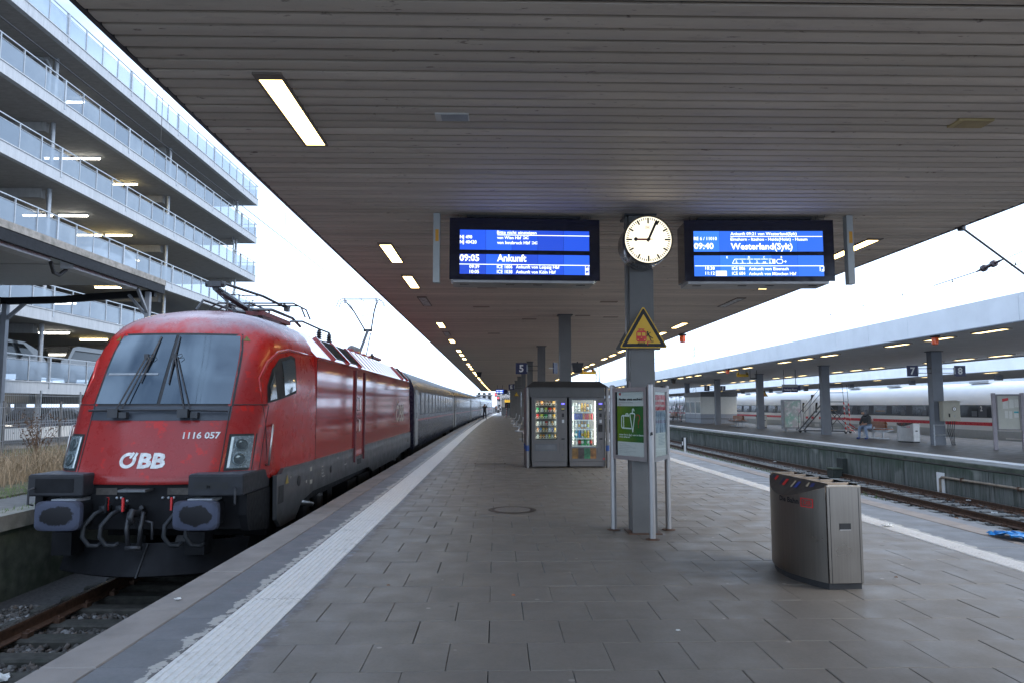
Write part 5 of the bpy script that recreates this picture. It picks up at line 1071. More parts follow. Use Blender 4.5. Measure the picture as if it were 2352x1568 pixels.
# ---------------------------------------------------------------- three-sided poster stand round the column
ps=thing('poster_stand','three-sided aluminium poster stand around the clock column','poster stand',(1.82,9.0,0),world=True)
V=[(1.475,9.22),(1.82,8.55),(2.165,9.22)]
for x,y in V:
    p=MB().tube([(x,y,0),(x,y,1.80)],.036,16).build('post',[METAL],ps,auto=40); MB().lathe([(.085,0),(.085,.006),(.05,.014),(.038,.014)],(x,y,0),18).build('foot_plate',[RAILM],p); MB().lathe([(.037,1.80),(.02,1.812)],(x,y,0),12).build('cap',[GALV],p)
POSTW=M('poster_paper',(.66,.60,.56),.35,var=.02); 
def poster(a,b,kind):
    A=Vector((*a,0)); B=Vector((*b,0)); u=(B-A).normalized(); n=u.cross(Vector((0,0,1))).normalized(); L_=(B-A).length; v=Vector((0,0,1))
    def P(x,z,o): return A+u*x+v*z+n*o
    def rect(x0,x1,z0,z1,o,th,name,mat,par): 
        m=MB().prism([(x0,z0),(x1,z0),(x1,z1),(x0,z1)],P(0,0,o),u,v,n*th); return m.build(name,[mat],par)
    x0,x1=.045,L_-.045; z0,z1=.89,1.775
    bd=rect(x0+.01,x1-.01,z0+.01,z1-.01,-.025,.03,'backing',M('backing',(.12,.12,.12),.6),ps)
    fm=.052
    for q in ((x0,x1,z1-fm,z1),(x0,x1,z0,z0+fm),(x0,x0+fm,z0+fm,z1-fm),(x1-fm,x1,z0+fm,z1-fm)): rect(*q,-.02,.052,'frame',METAL,ps)
    rect(x0+fm,x0+fm+.014,z0+fm,z1-fm,.0055,.018,'inner_gasket',BLACK,bd)
    X0,X1,Z0,Z1=x0+fm+.016,x1-fm,z0+fm,z1-fm; W=X1-X0; H=Z1-Z0
    pp=rect(X0,X1,Z0,Z1,.006,.002,'poster',POSTW,ps)
    def T(s,x,z,h,mat,w_=None,bold=.015): return text(s,P(X0+x*W,Z0+z*H,.0105),h*H,mat,ps,u,v,width=w_*W if w_ else None,bold=bold)
    if kind==0:
        gm=NT('poster_green'); gx=gm.n('ShaderNodeVectorMath',{0:gm.P(),1:tuple(A+u*X0)},operation='SUBTRACT').outputs[0]; gd=gm.n('ShaderNodeVectorMath',{0:gx,1:tuple(u)},operation='DOT_PRODUCT').outputs['Value']
        gm.set_b(Base_Color=gm.mix(gm.ramp(gd,0,W*.75),(.13,.22,.012),(.01,.14,.03)),Roughness=.35)
        gp=rect(X0,X1,Z0+H*.215,Z0+H*.775,.0085,.0015,'poster_field',gm.m,ps)
        rect(X0+.07*W,X0+.145*W,Z0+.945*H,Z0+.985*H,.0085,.001,'emblem',M('emblem_red',(.5,.05,.05),.4),ps)
        T('Finden statt suchen!',.065,.865,.034,BLACK,.86,.045); T('Der Fundservice der Bahn.',.065,.822,.020,M('grey_ink',(.2,.19,.18),.5),.52,.0); rect(X0+.07*W,X0+.14*W,Z0+.795*H,Z0+.8*H,.0085,.001,'red_dash',RED,ps)
        T('Haben Sie im Zug* oder im Bahnhof',.065,.315,.024,SIGNWHITE,.93,.02); T('etwas verloren?',.065,.28,.024,SIGNWHITE,.40,.02)
        def ln(pts,mat,wd=.014):
            m=MB()
            for k_,(p,q) in enumerate(zip(pts,pts[1:])): m.beam(P(X0+p[0]*W,Z0+p[1]*H,.0108+.0002*k_),P(X0+q[0]*W,Z0+q[1]*H,.0108+.0002*k_),wd,.0015,up=tuple(n))
            m.build('pictogram',[mat],ps)
        ln([(.45,.62),(.2,.625),(.175,.615),(.165,.60),(.165,.455),(.175,.44),(.2,.43),(.52,.425)],SIGNWHITE); ln([(.24,.62),(.24,.435)],SIGNWHITE); ln([(.325,.625),(.325,.65),(.345,.655),(.39,.655),(.41,.65),(.41,.62)],SIGNWHITE)
        ln([(.47,.65),(.57,.37),(.65,.65),(.60,.662),(.56,.66),(.52,.662),(.47,.65)],SIGNWHITE); ln([(.565,.665),(.565,.71),(.58,.728),(.605,.728),(.625,.71),(.625,.695)],SIGNWHITE)
        ln([(.69,.60),(.695,.625),(.72,.64),(.77,.64),(.81,.625),(.83,.60),(.825,.57),(.79,.545),(.775,.52),(.775,.48)],M('poster_red_line',(.45,.04,.03),.4),.013); ln([(.775,.46),(.775,.445)],RED,.013)
        for k,(s,w_) in enumerate((('Verlustmeldung aufnehmen:',.27),('1. online unter www.bahn.de/fundservice',.44),('2. telefonisch unter der Servicenummer für Fundsachen',.6),('3. persönlich am Service Point',.33))): T(s,.07,.175-.026*k,.011,M('grey_ink2',(.16,.15,.15),.5),w_,.0)
        for k in range(2): T('Wir fragen nach Ihren Angaben und suchen für Sie weiter.',.07,.065-.022*k,.010,M('grey_ink3',(.2,.19,.19),.5),.6-.2*k,0)
    else:
        rect(X0,X1,Z0+H*.71,Z0+H*.95,.0085,.0015,'poster_field',M('poster_red',(.55,.05,.06),.3),ps)
        T('Zurück zum Schließfach –',.03,.845,.036,SIGNWHITE,.93,.03); T('damit frei für Wichtiges!',.03,.765,.036,SIGNWHITE,.9,.03)
        pm_=NT('poster_photo'); f=pm_.noise(16,3,.6,st=(1,1,.35)); pm_.set_b(Base_Color=pm_.mix(pm_.ramp(f,.4,.6),(.08,.10,.16),(.42,.46,.55)),Roughness=.3)
        rect(X0,X1,Z0+H*.36,Z0+H*.70,.0085,.0015,'poster_photo',pm_.m,ps)
        for k in range(8): rect(X0+.36*W,X0+(.92-.07*(k%3))*W,Z0+(.325-.022*k)*H,Z0+(.333-.022*k)*H,.0085,.001,'small_print',M('ink_blue_grey',(.30,.33,.38),.5),ps)
        rect(X0+.03*W,X0+.12*W,Z0+.22*H,Z0+.29*H,.0085,.001,'small_print',M('ink_dark',(.12,.14,.18),.5),ps); rect(X0+.07*W,X0+.11*W,Z0+.13*H,Z0+.21*H,.0085,.001,'small_print',M('ink_dark',(.12,.14,.18),.5),ps)
    rect(X0-.012,X1+.004,Z0-.004,Z1+.004,.018,.002,'glass_cover',CLEAR,ps)
poster(V[0],V[1],0); poster(V[1],V[2],1); poster(V[2],V[0],2)
MB().add([(1.80,8.513,1.20),(1.835,8.514,1.21),(1.83,8.513,1.245),(1.805,8.513,1.24)],[(0,1,2,3)]).build('sticker',[BLACK],ps)
# ---------------------------------------------------------------- steel litter bin
def bin_(loc,rz,label,mat,detail=True,sc=1.):
    t=thing('litter_bin',label,'litter bin',loc,rz); N=24
    def lens(i0,i1,sgn,ins=0.):
        out=[]
        for k in range(N+1):
            u=k/N; y=.02+u*1.08; x=.155-ins+.155*math.sin(math.pi*u)**.9; out.append((sgn*x,y))
        return out
    R_=lens(0,0,1); L_=lens(0,0,-1)
    outl=R_+L_[::-1]
    MB().prism([(x*.93,.03+(y-.02)*.965) for x,y in outl],(0,0,0),(1,0,0),(0,1,0),(0,0,.07)).build('plinth',[BLACK],t)
    ht=[.855-.12*math.sin(math.pi*k/N) for k in range(N+1)]
    m=MB(); m.grid([[(x,y,.055) for x,y in L_],[(x,y,h_) for (x,y),h_ in zip(L_,ht)]]); sd_=m.build('side_shell',[mat],t,auto=40)
    m=MB(); m.grid([[(x,y,.055) for x,y in R_],[(x,y,h_) for (x,y),h_ in zip(R_,ht)]]); m.build('side_shell',[mat],t,auto=40)
    fr=MB().box(-.152,.152,.002,.022,.055,.862).build('end_door',[mat],t,bevel=.004)
    MB().box(-.152,.152,1.10,1.12,.055,.862).build('end_door',[mat],t,bevel=.004)
    for x in (-.128,.128): MB().box(x-.002,x+.002,.0,.0025,.06,.85).build('door_gap',[BLACK],fr)
    MB().box(-.05,.05,-.002,.001,.50,.555).build('recessed_handle',[BLACK],fr); MB().box(-.05,.05,-.004,.0,.498,.503).build('handle_lip',[STEEL],fr)
    MB().box(-.152,.152,.0,.03,.862,.872).build('top_trim',[M('bin_trim',(.45,.38,.30),.35,metal=.7)],t)
    for S,sg in ((L_,-1),(R_,1)):
        a=[(x,y,h_+.001) for (x,y),h_ in zip(S,ht)]; b=[(sg*.125,y,.885-.0*u) for (x,y),u in zip(S,[k/N for k in range(N+1)])]
        hd=MB().grid([a,b]).build('hood',[M('hood_dark_steel',(.10,.096,.092),.4,metal=.6)],t,auto=30)
        if sg<0 and detail:
            for k,c in enumerate((RED,RED,M('sticker_blue',(.03,.06,.30),.4),M('sticker_blue2',(.03,.05,.22),.4))):
                y0=.93-k*.235; u0=(y0-.02)/1.08; pts=[]
                for yy,f in ((y0,.45),(y0-.055,.45),(y0-.03,.8),(y0+.025,.8)):
                    u=(yy-.02)/1.08; xa=-(.155+.155*math.sin(math.pi*min(1,max(0,u)))**.9); za=.856-.12*math.sin(math.pi*min(1,max(0,u))); pts.append((xa+(-.125-xa)*f-.002,yy,za+(.885-za)*f+.004))
                MB().add(pts,[(0,1,2,3)]).build('sticker',[c],hd)
                q=[(p[0]+.0,p[1]+.062,p[2]+.0005) for p in pts]; MB().add([q[0],((q[0][0]+q[1][0])/2,(q[0][1]+q[1][1])/2-.0,q[0][2]),((q[2][0]+q[3][0])/2,(q[2][1]+q[3][1])/2,q[2][2]),q[3]],[(0,1,2,3)]).build('sticker',[M('sticker_cream',(.5,.42,.3),.5) if k>1 else M('sticker_navy',(.03,.04,.12),.5)],hd)
    MB().box(-.122,.122,.03,1.09,.66,.664).build('inner_floor',[BLACK],t)
    for k in range(5): y=.05+k*.255; MB().prism([(y,.71),(y+.02,.71),(y+.10,.884),(y+.085,.884)],(-.122,0,0),(0,1,0),(0,0,1),(.244,0,0)).build('divider',[M('divider_steel',(.26,.225,.19),.35,metal=.8)],t)
    if detail:
        pt=lambda u:(-(.155+.155*math.sin(math.pi*u)**.9)-.0025,.02+u*1.08)
        # lettering wraps the curved side
        me=text_mesh('Die Bahn',.035); n=len(me.vertices); co=np.empty(n*3); me.vertices.foreach_get('co',co); co=co.reshape(-1,3); x1=co[:,0].max(); out=[]
        for p in co: u=.50-p[0]/x1*.26; q=pt(u); out.append((q[0],q[1],.685+p[1]*.044/.7))
        me.vertices.foreach_set('co',np.array(out).ravel()); me.materials.clear(); me.materials.append(BLACK); me.update(); o=bpy.data.objects.new('lettering',me); COL.objects.link(o); o.parent=t
        m=MB()
        def rr(u0,u1,z0,z1): m.grid([[(*pt(u0+(u1-u0)*k/4),z) for k in range(5)] for z in (z0,z1)])
        rr(.22,.10,.665,.673); rr(.22,.10,.735,.743); rr(.22,.21,.673,.735); rr(.11,.10,.673,.735); m.build('emblem',[RED],t)
        me=text_mesh('DB',.0); n=len(me.vertices); co=np.empty(n*3); me.vertices.foreach_get('co',co); co=co.reshape(-1,3); x1=co[:,0].max(); out=[]
        for p in co: q=pt(.198-p[0]/x1*.076); out.append((q[0],q[1],.683+p[1]*.042/.7))
        me.vertices.foreach_set('co',np.array(out).ravel()); me.materials.clear(); me.materials.append(RED); me.update(); o=bpy.data.objects.new('emblem',me); COL.objects.link(o); o.parent=t
    return t
BRUSH=None
def mat_brushed():
    t=NT('brushed_steel'); f=t.noise(60,3,.6,st=(1,1,.02)); t.set_b(Base_Color=t.mix(f,(.19,.172,.152),(.27,.247,.22)),Metallic=1.,Roughness=t.ramp(t.noise(2,4),.3,.7,.26,.40)); return t.m
BRUSH=mat_brushed()
bin_((2.965,6.20,0),R(3.5),'tall brushed-steel litter bin in the right foreground',BRUSH)
b2=bin_((17.72,30.35,0),R(4),'pale steel litter bin between the bench and column on the opposite platform',M('bin_pale',(.50,.50,.49),.4,metal=.4),True); b2.scale=(1,1,.93)
bin_((19.0,51.1,0),R(5),'litter bin behind the column with the small triangle',M('bin_pale2',(.46,.46,.42),.45),False)
# ---------------------------------------------------------------- manhole and steel covers
mh=thing('manhole_cover','round manhole cover with dark iron ring set in the paving','manhole cover',(.235,10.98,0))
MB().lathe([(.36,.0035),(.355,.007),(.30,.008),(.295,.004)],(0,0,0),40).build('ring',[M('iron_ring',(.06,.045,.035),.6,metal=.4,var=.4,scale=40,bump=.6)],mh); MB().lathe([(.27,.004),(.265,.0095)],(0,0,0),36).build('lid',[M('lid_concrete',(.16,.145,.13),.7,var=.2,scale=12,bump=.4)],mh)
for k,(x,y,w_,l_) in enumerate(((-.55,19.6,.75,.30),(-.2,30,.8,.35),(-.6,44,.8,.4))):
    t=thing('channel_cover','flat metal channel cover in the paving beside the white strip, %s from the camera'%ORD[k],'drain cover',(x,y,0),0,'channel covers'); MB().box(0,w_,0,l_,.003,.007).build('plate',[M('cover_plate',(.15,.14,.13),.5,metal=.3,var=.3)],t); MB().box(-.05,-.002,0,l_,.003,.006).build('frame',[RAILM],t); MB().box(w_+.002,w_+.05,0,l_,.003,.006).build('frame',[RAILM],t)
# ---------------------------------------------------------------- vending machines in their housing
VX0,VX1,VY=.74,2.83,18.32
vh=thing('vending_housing','dark grey housing with a hipped roof and round corner posts around two vending machines','vending housing',(1.785,VY+.45,0),world=True)
VG=M('vending_housing_grey',(.085,.083,.08),.45,var=.08,metal=.3); VB=M('vending_body',(.125,.116,.11),.42,var=.06,metal=.3)
MB().box(VX0+.09,VX1-.09,VY+.02,VY+.10,1.77,2.02).build('header',[VG],vh)
MB().box(VX0+.05,VX1-.05,VY+.92,VY+.95,0.02,2.02).build('back_panel',[VG],vh)
for x in (VX0+.075,VX1-.105): MB().box(x,x+.03,VY+.12,VY+.915,.02,1.98).build('side_panel',[VG],vh)
z0,z1=2.02,2.17
a=[(VX0+.0,VY-.05),(VX1-.0,VY-.05),(VX1-.0,VY+1.0),(VX0+.0,VY+1.0)]; b=[(VX0+.2,VY+.12),(VX1-.2,VY+.12),(VX1-.2,VY+.82),(VX0+.2,VY+.82)]
MB().add([(*p,z0) for p in a]+[(*p,z1) for p in b],[(0,3,2,1),(4,5,6,7),(0,1,5,4),(1,2,6,5),(2,3,7,6),(3,0,4,7)]).build('hipped_roof',[M('housing_roof',(.05,.047,.044),.6,var=.1)],vh)
for x in (VX0+.03,VX1-.03):
    for y in (VY+.04,VY+.93):
        p=MB().tube([(x,y,0),(x,y,2.02)],.048,14).build('corner_post',[M('post_steel',(.20,.19,.18),.45,metal=.8)],vh,auto=40)
        MB().tube([(x,y,.42),(x,y,.56)],.0495,14).build('blue_band',[M('post_blue',(.01,.05,.20),.4)],p,auto=40)
VLAMP=EM('vending_tube',(1,.94,.80),9*G*2)
def vending(x0,label,glass_z0,gx0,gx1,drinks):
    w_=.90; t=thing('vending_machine',label,'vending machine',(x0+w_/2,VY+.45,0),world=True); y0,y1=VY+.06,VY+.86; X0,X1=x0,x0+w_; gx0+=x0; gx1+=x0; gz1=1.69 if not drinks else 1.70
    bm=MB().box(X0,X1,y0+.02,y0+.06,.16,glass_z0-.0).box(X0,gx0,y0+.02,y0+.06,glass_z0,gz1).box(gx1,X1,y0+.02,y0+.06,glass_z0,gz1).box(X0,X1,y0+.02,y0+.06,gz1,1.765)
    bm.build('front_panel',[VB],t); MB().box(X0+.01,X1-.01,y0+.035,y1,.03,.155).build('plinth',[VB],t)
    sh_=MB().box(X0,X0+.03,y0+.061,y1,.16,1.765).box(X1-.03,X1,y0+.061,y1,.16,1.765).box(X0+.031,X1-.031,y1-.03,y1,.16,1.765).box(X0+.031,X1-.031,y0+.061,y1-.031,1.735,1.765).box(X0+.031,X1-.031,y0+.061,y1-.031,.16,.2)
    sh_.build('cabinet',[VG],t)
    MB().box(gx0-.0,gx1,y0+.36,y0+.37,glass_z0-.1,gz1).build('inner_back',[M('inner_back',(.10,.095,.09),.5) if not drinks else M('inner_back_w',(.22,.22,.22),.4)],t)
    fr=MB(); 
    for q in ((gx0-.035,gx0,glass_z0-.03,gz1+.03),(gx1,gx1+.035,glass_z0-.03,gz1+.03),(gx0,gx1,glass_z0-.03,glass_z0),(gx0,gx1,gz1,gz1+.03)): fr.box(q[0],q[1],y0+.005,y0+.019,q[2],q[3])
    fr.build('window_frame',[M('vend_frame',(.12,.115,.11) if not drinks else (.13,.14,.15),.4,metal=.3)],t)
    MB().box(gx0+.001,gx1-.001,y0+.03,y0+.036,glass_z0+.001,gz1-.001).build('window_pane',[CLEAR],t)
    l=MB().box(gx0+.0,gx1,y0+.066,y0+.10,gz1+.012,gz1+.03)
    for xx in (gx0-.05,gx1+.02): l.box(xx,xx+.03,y0+.066,y0+.10,glass_z0+.05,gz1-.03)
    if drinks: l.box(gx1-.016,gx1-.004,y0+.12,y0+.13,glass_z0+.05,gz1-.03)
    l.build('tube_light',[VLAMP],t)
    # control column
    cx0=X1-.165; dp=MB().box(cx0+.02,cx0+.11,y0+.01,y0+.0195,1.585,1.62).build('price_display',[EM('vend_display',(.06,.04,.9),1.2*G*2)],t)
    text('00:00',(cx0+.035,y0+.0085,1.594),.016,EM('vend_digits',(.6,.6,1.),1.3*G*2),t,width=.055,bold=.02)
    MB().box(cx0+.02,cx0+.10,y0+.01,y0+.0195,1.43,1.455).build('coin_slot',[BLACK],t); MB().box(cx0+.025,cx0+.095,y0+.01,y0+.0195,1.4555,1.49).build('price_label',[M('label_yellow',(.5,.42,.08),.5)],t)
    MB().box(cx0+.03,cx0+.09,y0+.005,y0+.0195,1.27,1.36).build('note_reader',[BLACK],t); MB().box(cx0+.035,cx0+.09,y0+.01,y0+.0195,1.12,1.20).build('notice',[M('notice_white',(.5,.52,.53),.5)],t)
    if drinks: MB().box(cx0+.005,cx0+.105,y0-.005,y0+.0195,.90,1.08).build('keypad',[BLACK],t,bevel=.006)
    MB().box(cx0+.02,cx0+.10,y0+.005,y0+.0195,.70,.735).build('coin_return',[BLACK],t)
    MB().box(cx0-.03,cx0-.026,y0+.0155,y0+.0195,.35,.64).build('door_gap',[BLACK],t); MB().tube([(cx0+.06,y0+.018,.45),(cx0+.085,y0+.012,.5),(cx0+.06,y0+.018,.6)],.006,5).build('scratch_guard',[VG],t)
    return t,y0,gx0,gx1
va,y0,g0,g1=vending(.885,'left vending machine with snacks behind a lit pane',.69,.10,.645,False)
vb,y0b,h0,h1=vending(1.84,'right vending machine with drinks behind a tall lit pane',.52,.07,.68,True)
fl=MB().box(.885+.07,.885+.64,y0+.008,y0+.0195,.42,.60).build('flap_surround',[M('flap_grey',(.10,.105,.11),.45)],va); MB().box(.885+.105,.885+.60,y0+.0,y0+.0075,.455,.565).build('delivery_flap',[M('flap_grey2',(.13,.135,.14),.4)],va)
MB().box(.885+.77,.885+.79,y0+.008,y0+.0195,.31,.33).build('lock',[SIGNBLUE],va)
# advert strip of the drinks machine: four plain tinted pictures
for k,c in enumerate(((.20,.10,.015),(.05,.035,.03),(.03,.16,.07),(.20,.09,.02))):
    tm=NT('advert_tint_%d'%k); f=tm.noise(9,4,.6); tm.set_b(Base_Color=tm.mix(tm.ramp(f,.35,.65),tuple(x*.5 for x in c),tuple(min(1,x*1.6) for x in c)),Roughness=.25)
    w4=(h1-h0)/4; MB().box(h0+k*w4,h0+(k+1)*w4-.001,y0b+.012,y0b+.019,.225,.516).build('advert_picture',[tm.m],vb)
MB().box(h1+.17,h1+.21,y0b+.01,y0b+.0195,.20,.24).build('round_sticker',[RED],vb)
# products
def pmat(name,c): return M(name,c,.35,var=.1,scale=60)
RN=['top shelf','second shelf','third shelf','fourth shelf','bottom shelf','sixth shelf']
def shelf(par,x0,x1,y,z,mat): MB().box(x0+.015,x1-.015,y+.10,y+.355,z-.012,z).build('shelf',[mat],par); MB().box(x0+.015,x1-.015,y+.094,y+.099,z-.03,z+.004).build('price_rail',[mat],par)
cm={}
def bmesh_bottle(body,cap,label):
    k=(body,cap,label)
    if k not in cm:
        m=MB().lathe([(.030,0),(.032,.02),(.031,.05)],(0,0,0),10,0).lathe([(.0325,.051),(.0325,.12)],(0,0,0),10,1).lathe([(.031,.121),(.030,.15),(.014,.19),(.013,.205)],(0,0,0),10,0).lathe([(.015,.206),(.015,.225)],(0,0,0),10,2)
        cm[k]=m.mesh('bottle',[pmat('drink_'+body,DC[body]),pmat('label_'+label,DC[label]),pmat('cap_'+cap,DC[cap])],True)
    return cm[k]
DC=dict(white=(.75,.75,.73),clear=(.42,.48,.50),yellow=(.65,.40,.05),orange=(.60,.22,.03),amber=(.45,.25,.06),blue=(.04,.22,.55),navy=(.03,.05,.30),green=(.03,.35,.12),dark=(.05,.02,.015),red=(.6,.03,.03),teal=(.05,.35,.45),lime=(.45,.50,.06))
rowsD=[(1.40,['clear clear white','clear white white','white navy white','yellow orange yellow','yellow orange amber','amber navy white','clear dark clear']),
       (1.20,None),
       (.965,['clear clear clear','clear navy white','clear orange yellow','amber navy white','amber navy white','clear orange lime']),
       (.735,['clear teal white','teal teal white','blue blue blue','clear orange yellow','lime lime yellow','yellow amber yellow','clear orange clear']),
       (.545,['clear teal white','clear navy white','dark red red','green green white','green green green','green green white','dark red red'])]
SHW=M('shelf_white',(.72,.72,.70),.4)
for ri,(z,row) in enumerate(rowsD):
    shelf(vb,h0,h1,y0b,z,SHW)
    if row is None:
        for i in range(10):
            c=('white','navy','navy','navy','navy','orange','red','red','orange','red')[i]; k='can_'+c
            if k not in cm: cm[k]=MB().lathe([(.022,0),(.026,.008),(.026,.145),(.021,.155)],(0,0,0),10).mesh('can',pmat(k,DC[c]),True)
            o=part(cm[k],'drink_can',None,(h0+.05+i*.052,y0b+.15,z+.001)); tag(o,'%s slim drink can, %s from the left on the second shelf of the drinks machine'%(c.replace('navy','blue'),ORD[i]),'can','cans in the drinks machine')
        continue
    for i,s in enumerate(row):
        b,c,l=s.split(); o=part(bmesh_bottle(b,c,l),'drink_bottle',None,(h0+.055+i*.073,y0b+.15,z+.001)); tag(o,'%s-capped %s-labelled bottle, %s from the left, %s of the drinks machine'%(c.replace('navy','blue'),l,ORD[i],RN[ri]),'bottle','bottles in the drinks machine')
snack=[('dark','orange','dark','dark','amber'),('green','white','lime','red','orange'),('red','lime','green','white','yellow'),('white','clear','white','red','white','amber','clear'),('orange','blue','yellow','amber','clear','navy','yellow'),('clear','amber','orange','clear','lime','clear','amber')]
SHB=M('shelf_dark',(.06,.055,.05),.5); COIL=M('coil_white',(.60,.58,.52),.4,metal=.3)
coil=MB()
for k in range(3): coil.tube([(.030*math.cos(a*2*math.pi/12),k*.03,.034+.030*math.sin(a*2*math.pi/12)) for a in range(13)],.0045,5)
coilm=coil.mesh('coil',COIL)
for ri,row in enumerate(snack):
    z=1.555-ri*.168; shelf(va,g0,g1,y0,z,SHB); n=len(row)
    for i in range(8): part(coilm,'spiral',va,Vector((g0+.045+i*.065,y0+.105,z))-Vector(va.location))
    for i,c in enumerate(row):
        wd=.036 if n==5 else .024; k='bag_%s_%d'%(c,n); hh=.115 if n==5 else .105
        if k not in cm:
            m=MB(); P=[]
            for (zz,f,d) in ((0,1,.004),(.012,1,.014),(hh*.5,.96,.024),(hh-.014,1,.014),(hh,1.02,.003)): P.append([(-wd*f,-d*.6,zz),(-wd*.4,-d,zz),(wd*.4,-d,zz),(wd*f,-d*.6,zz),(wd*.4,d,zz),(-wd*.4,d,zz)])
            m.grid(P,close=True); cm[k]=m.mesh('snack_packet',pmat('bag_'+c,DC[c]),True)
        o=part(cm[k],'snack_packet',None,(g0+.06+i*(.51/n)*1.0+.01,y0+.20,z+.002)); tag(o,'%s snack packet, %s from the left on the %s of the snack machine'%(c.replace('navy','blue').replace('clear','grey'),ORD[i],RN[ri] if ri<4 else ('fifth shelf','bottom shelf')[ri-4]),'snack','packets in the snack machine')
# ---------------------------------------------------------------- signs
def sign_pair(yc,xc,z,txts,half,size,label,group,arm=True):
    out=[]
    for s,txt in zip((-1,1),txts):
        if txt is None: continue
        t=thing('number_sign' if txt.isdigit() else 'section_sign',label[0 if s<0 else 1],'sign',(xc+s*half,yc-.02,z),0,group)
        pl=MB().box(-size/2,size/2,-.02,.02,0,size*.97).build('panel',[SIGNBLUE],t,bevel=.004)
        text(txt,(0,-.0215,size*.2),size*.6,SIGNWHITE,t,bold=.03,align='C')
        if arm:
            for q in (.3,.7): MB().beam((-s*size/2,0,size*q),(-s*(half-.16),0,size*q),.03,.025).build('arm',[DARKMET],t)
            MB().box(-s*size/2-.02,-s*size/2+.02,-.03,.03,size*.2,size*.8).build('clamp',[GALV],t)
    return
sign_pair(29.1,1.82,2.82,('5',None),.83,.46,('blue sign with a white 5, left of the third column',''),'signs on the near platform')
t=thing('number_sign','blue platform sign seen edge-on, right of the third column','sign',(2.36,29.1,2.84),R(62),'signs on the near platform'); MB().box(-.2,.2,-.02,.02,0,.44).build('panel',[SIGNBLUE],t); MB().beam((-.2,0,.2),(-.45,.1,.2),.025).build('arm',[GALV],t)
sign_pair(49.4,1.9,2.64,('E',None),.9,.38,('blue sign with a white E far down the near platform',''),'signs on the near platform')
sign_pair(28.52,17.55,2.72,('7','8'),.96,.44,('square blue sign showing seven, left of the column with the cream box','square blue sign showing eight, right of the column with the cream box'),'signs on the opposite platform')
sign_pair(60.4,18.3,2.80,('E','E'),.68,.43,('blue sign with a white E, left of the column by the cabin','blue sign with a white E, right of the column by the cabin'),'signs on the opposite platform')
t=thing('station_sign','hanging station name sign, grey above and blue below, under the opposite canopy','sign',(17.55,43,2.36)); MB().box(-.45,.45,-.08,.08,0,.30).build('blue_panel',[SIGNBLUE],t); MB().box(-.45,.45,-.07,.07,.302,.47).build('grey_panel',[M('sign_grey',(.35,.36,.36),.5)],t)
for x in (-.36,.36): MB().box(x-.015,x+.015,-.015,.015,.471,FZ-2.36).build('hanger',[DARKMET],t)
text('Hamburg-Altona',(-.40,-.082,.10),.12,SIGNWHITE,t,width=.8,bold=.015); MB().box(.47,.62,-.06,.06,.1,.4).build('end_box',[SIGNBLUE],t)
def yellow_box(loc,w_,h_,label):
    t=thing('warning_banner',label,'sign',loc,0,'yellow warning signs under the canopies'); MB().prism([(-w_/2,0),(w_/2,0),(w_/2,h_*.5),(w_*.38,h_),(w_*.26,h_*.55),(-w_*.26,h_*.55),(-w_*.38,h_),(-w_/2,h_*.5)],(0,0,0),(1,0,0),(0,0,1),(0,.05,0)).build('panel',[M('banner_yellow',(.36,.24,.012),.5)],t)
    for s in (-1,1): MB().add([(s*w_*.38-.07,-.003,h_*.42),(s*w_*.38+.07,-.003,h_*.42),(s*w_*.38,-.003,h_*.8)],[(0,1,2)]).build('symbol',[BLACK],t); MB().box(s*w_*.3-.01,s*w_*.3+.01,.02,.04,h_*.7,h_+.12).build('hanger',[DARKMET],t)
yellow_box((14.9,43.5,3.30),.72,.30,'yellow warning banner under the edge of the opposite canopy'); yellow_box((5.75,45.4,3.52),1.0,.32,'yellow warning banner under the right edge of the near canopy')
t=thing('sign_bracket','empty bracket hanging beside the yellow banner of the opposite canopy','bracket',(15.55,43.5,3.2)); m=MB(); m.beam((-.2,0,0),(-.2,0,.5),.03); m.beam((.2,0,0),(.2,0,.5),.03); m.beam((-.2,0,.02),(.2,0,.02),.05,.06); m.build('frame',[DARKMET],t)
BEAC=M('beacon_orange',(.75,.10,.02),.2,var=.05)
for i,(x,y,z,l) in enumerate(((6.2,23.9,CZ,'orange beacon under the right edge of the near canopy'),(6.25,46.8,CZ,'smaller orange beacon farther along the near canopy edge'),(13.5,42,FZ,'orange beacon beside the yellow banner of the opposite canopy'),(13.5,21.9,FZ,'orange beacon under the opposite canopy in front of a lit lamp'))):
    t=thing('beacon_lamp',l,'beacon',(x,y,z-.02),0,'orange beacons'); MB().lathe([(.05,0),(.14,-.01),(.14,-.05),(.10,-.07)],(0,0,0),14).build('base',[DARKMET],t); MB().lathe([(.10,-.071),(.105,-.10),(.095,-.27),(.06,-.29)],(0,0,0),14).build('dome',[BEAC],t,auto=40)
for i,(x,y,z,l) in enumerate(((14.1,57.5,FZ,'loudspeaker under the edge of the opposite canopy'),(2.75,24.6,3.05,'loudspeaker on the second column of the near platform'),(-1.25,50.9,CZ,'dark loudspeaker among the ceiling lights over the train'))):
    t=thing('loudspeaker',l,'loudspeaker',(x,y,z),0,'loudspeakers'); MB().add([(-.2,-.15,-.05),(.2,-.15,-.05),(.2,.15,-.05),(-.2,.15,-.05),(-.13,-.1,-.38),(.13,-.1,-.38),(.13,.1,-.38),(-.13,.1,-.38)],[(0,1,2,3),(7,6,5,4),(0,4,5,1),(1,5,6,2),(2,6,7,3),(3,7,4,0)]).build('horn',[DARKMET],t); MB().box(-.02,.02,-.02,.02,-.05,0).build('bracket',[DARKMET],t)
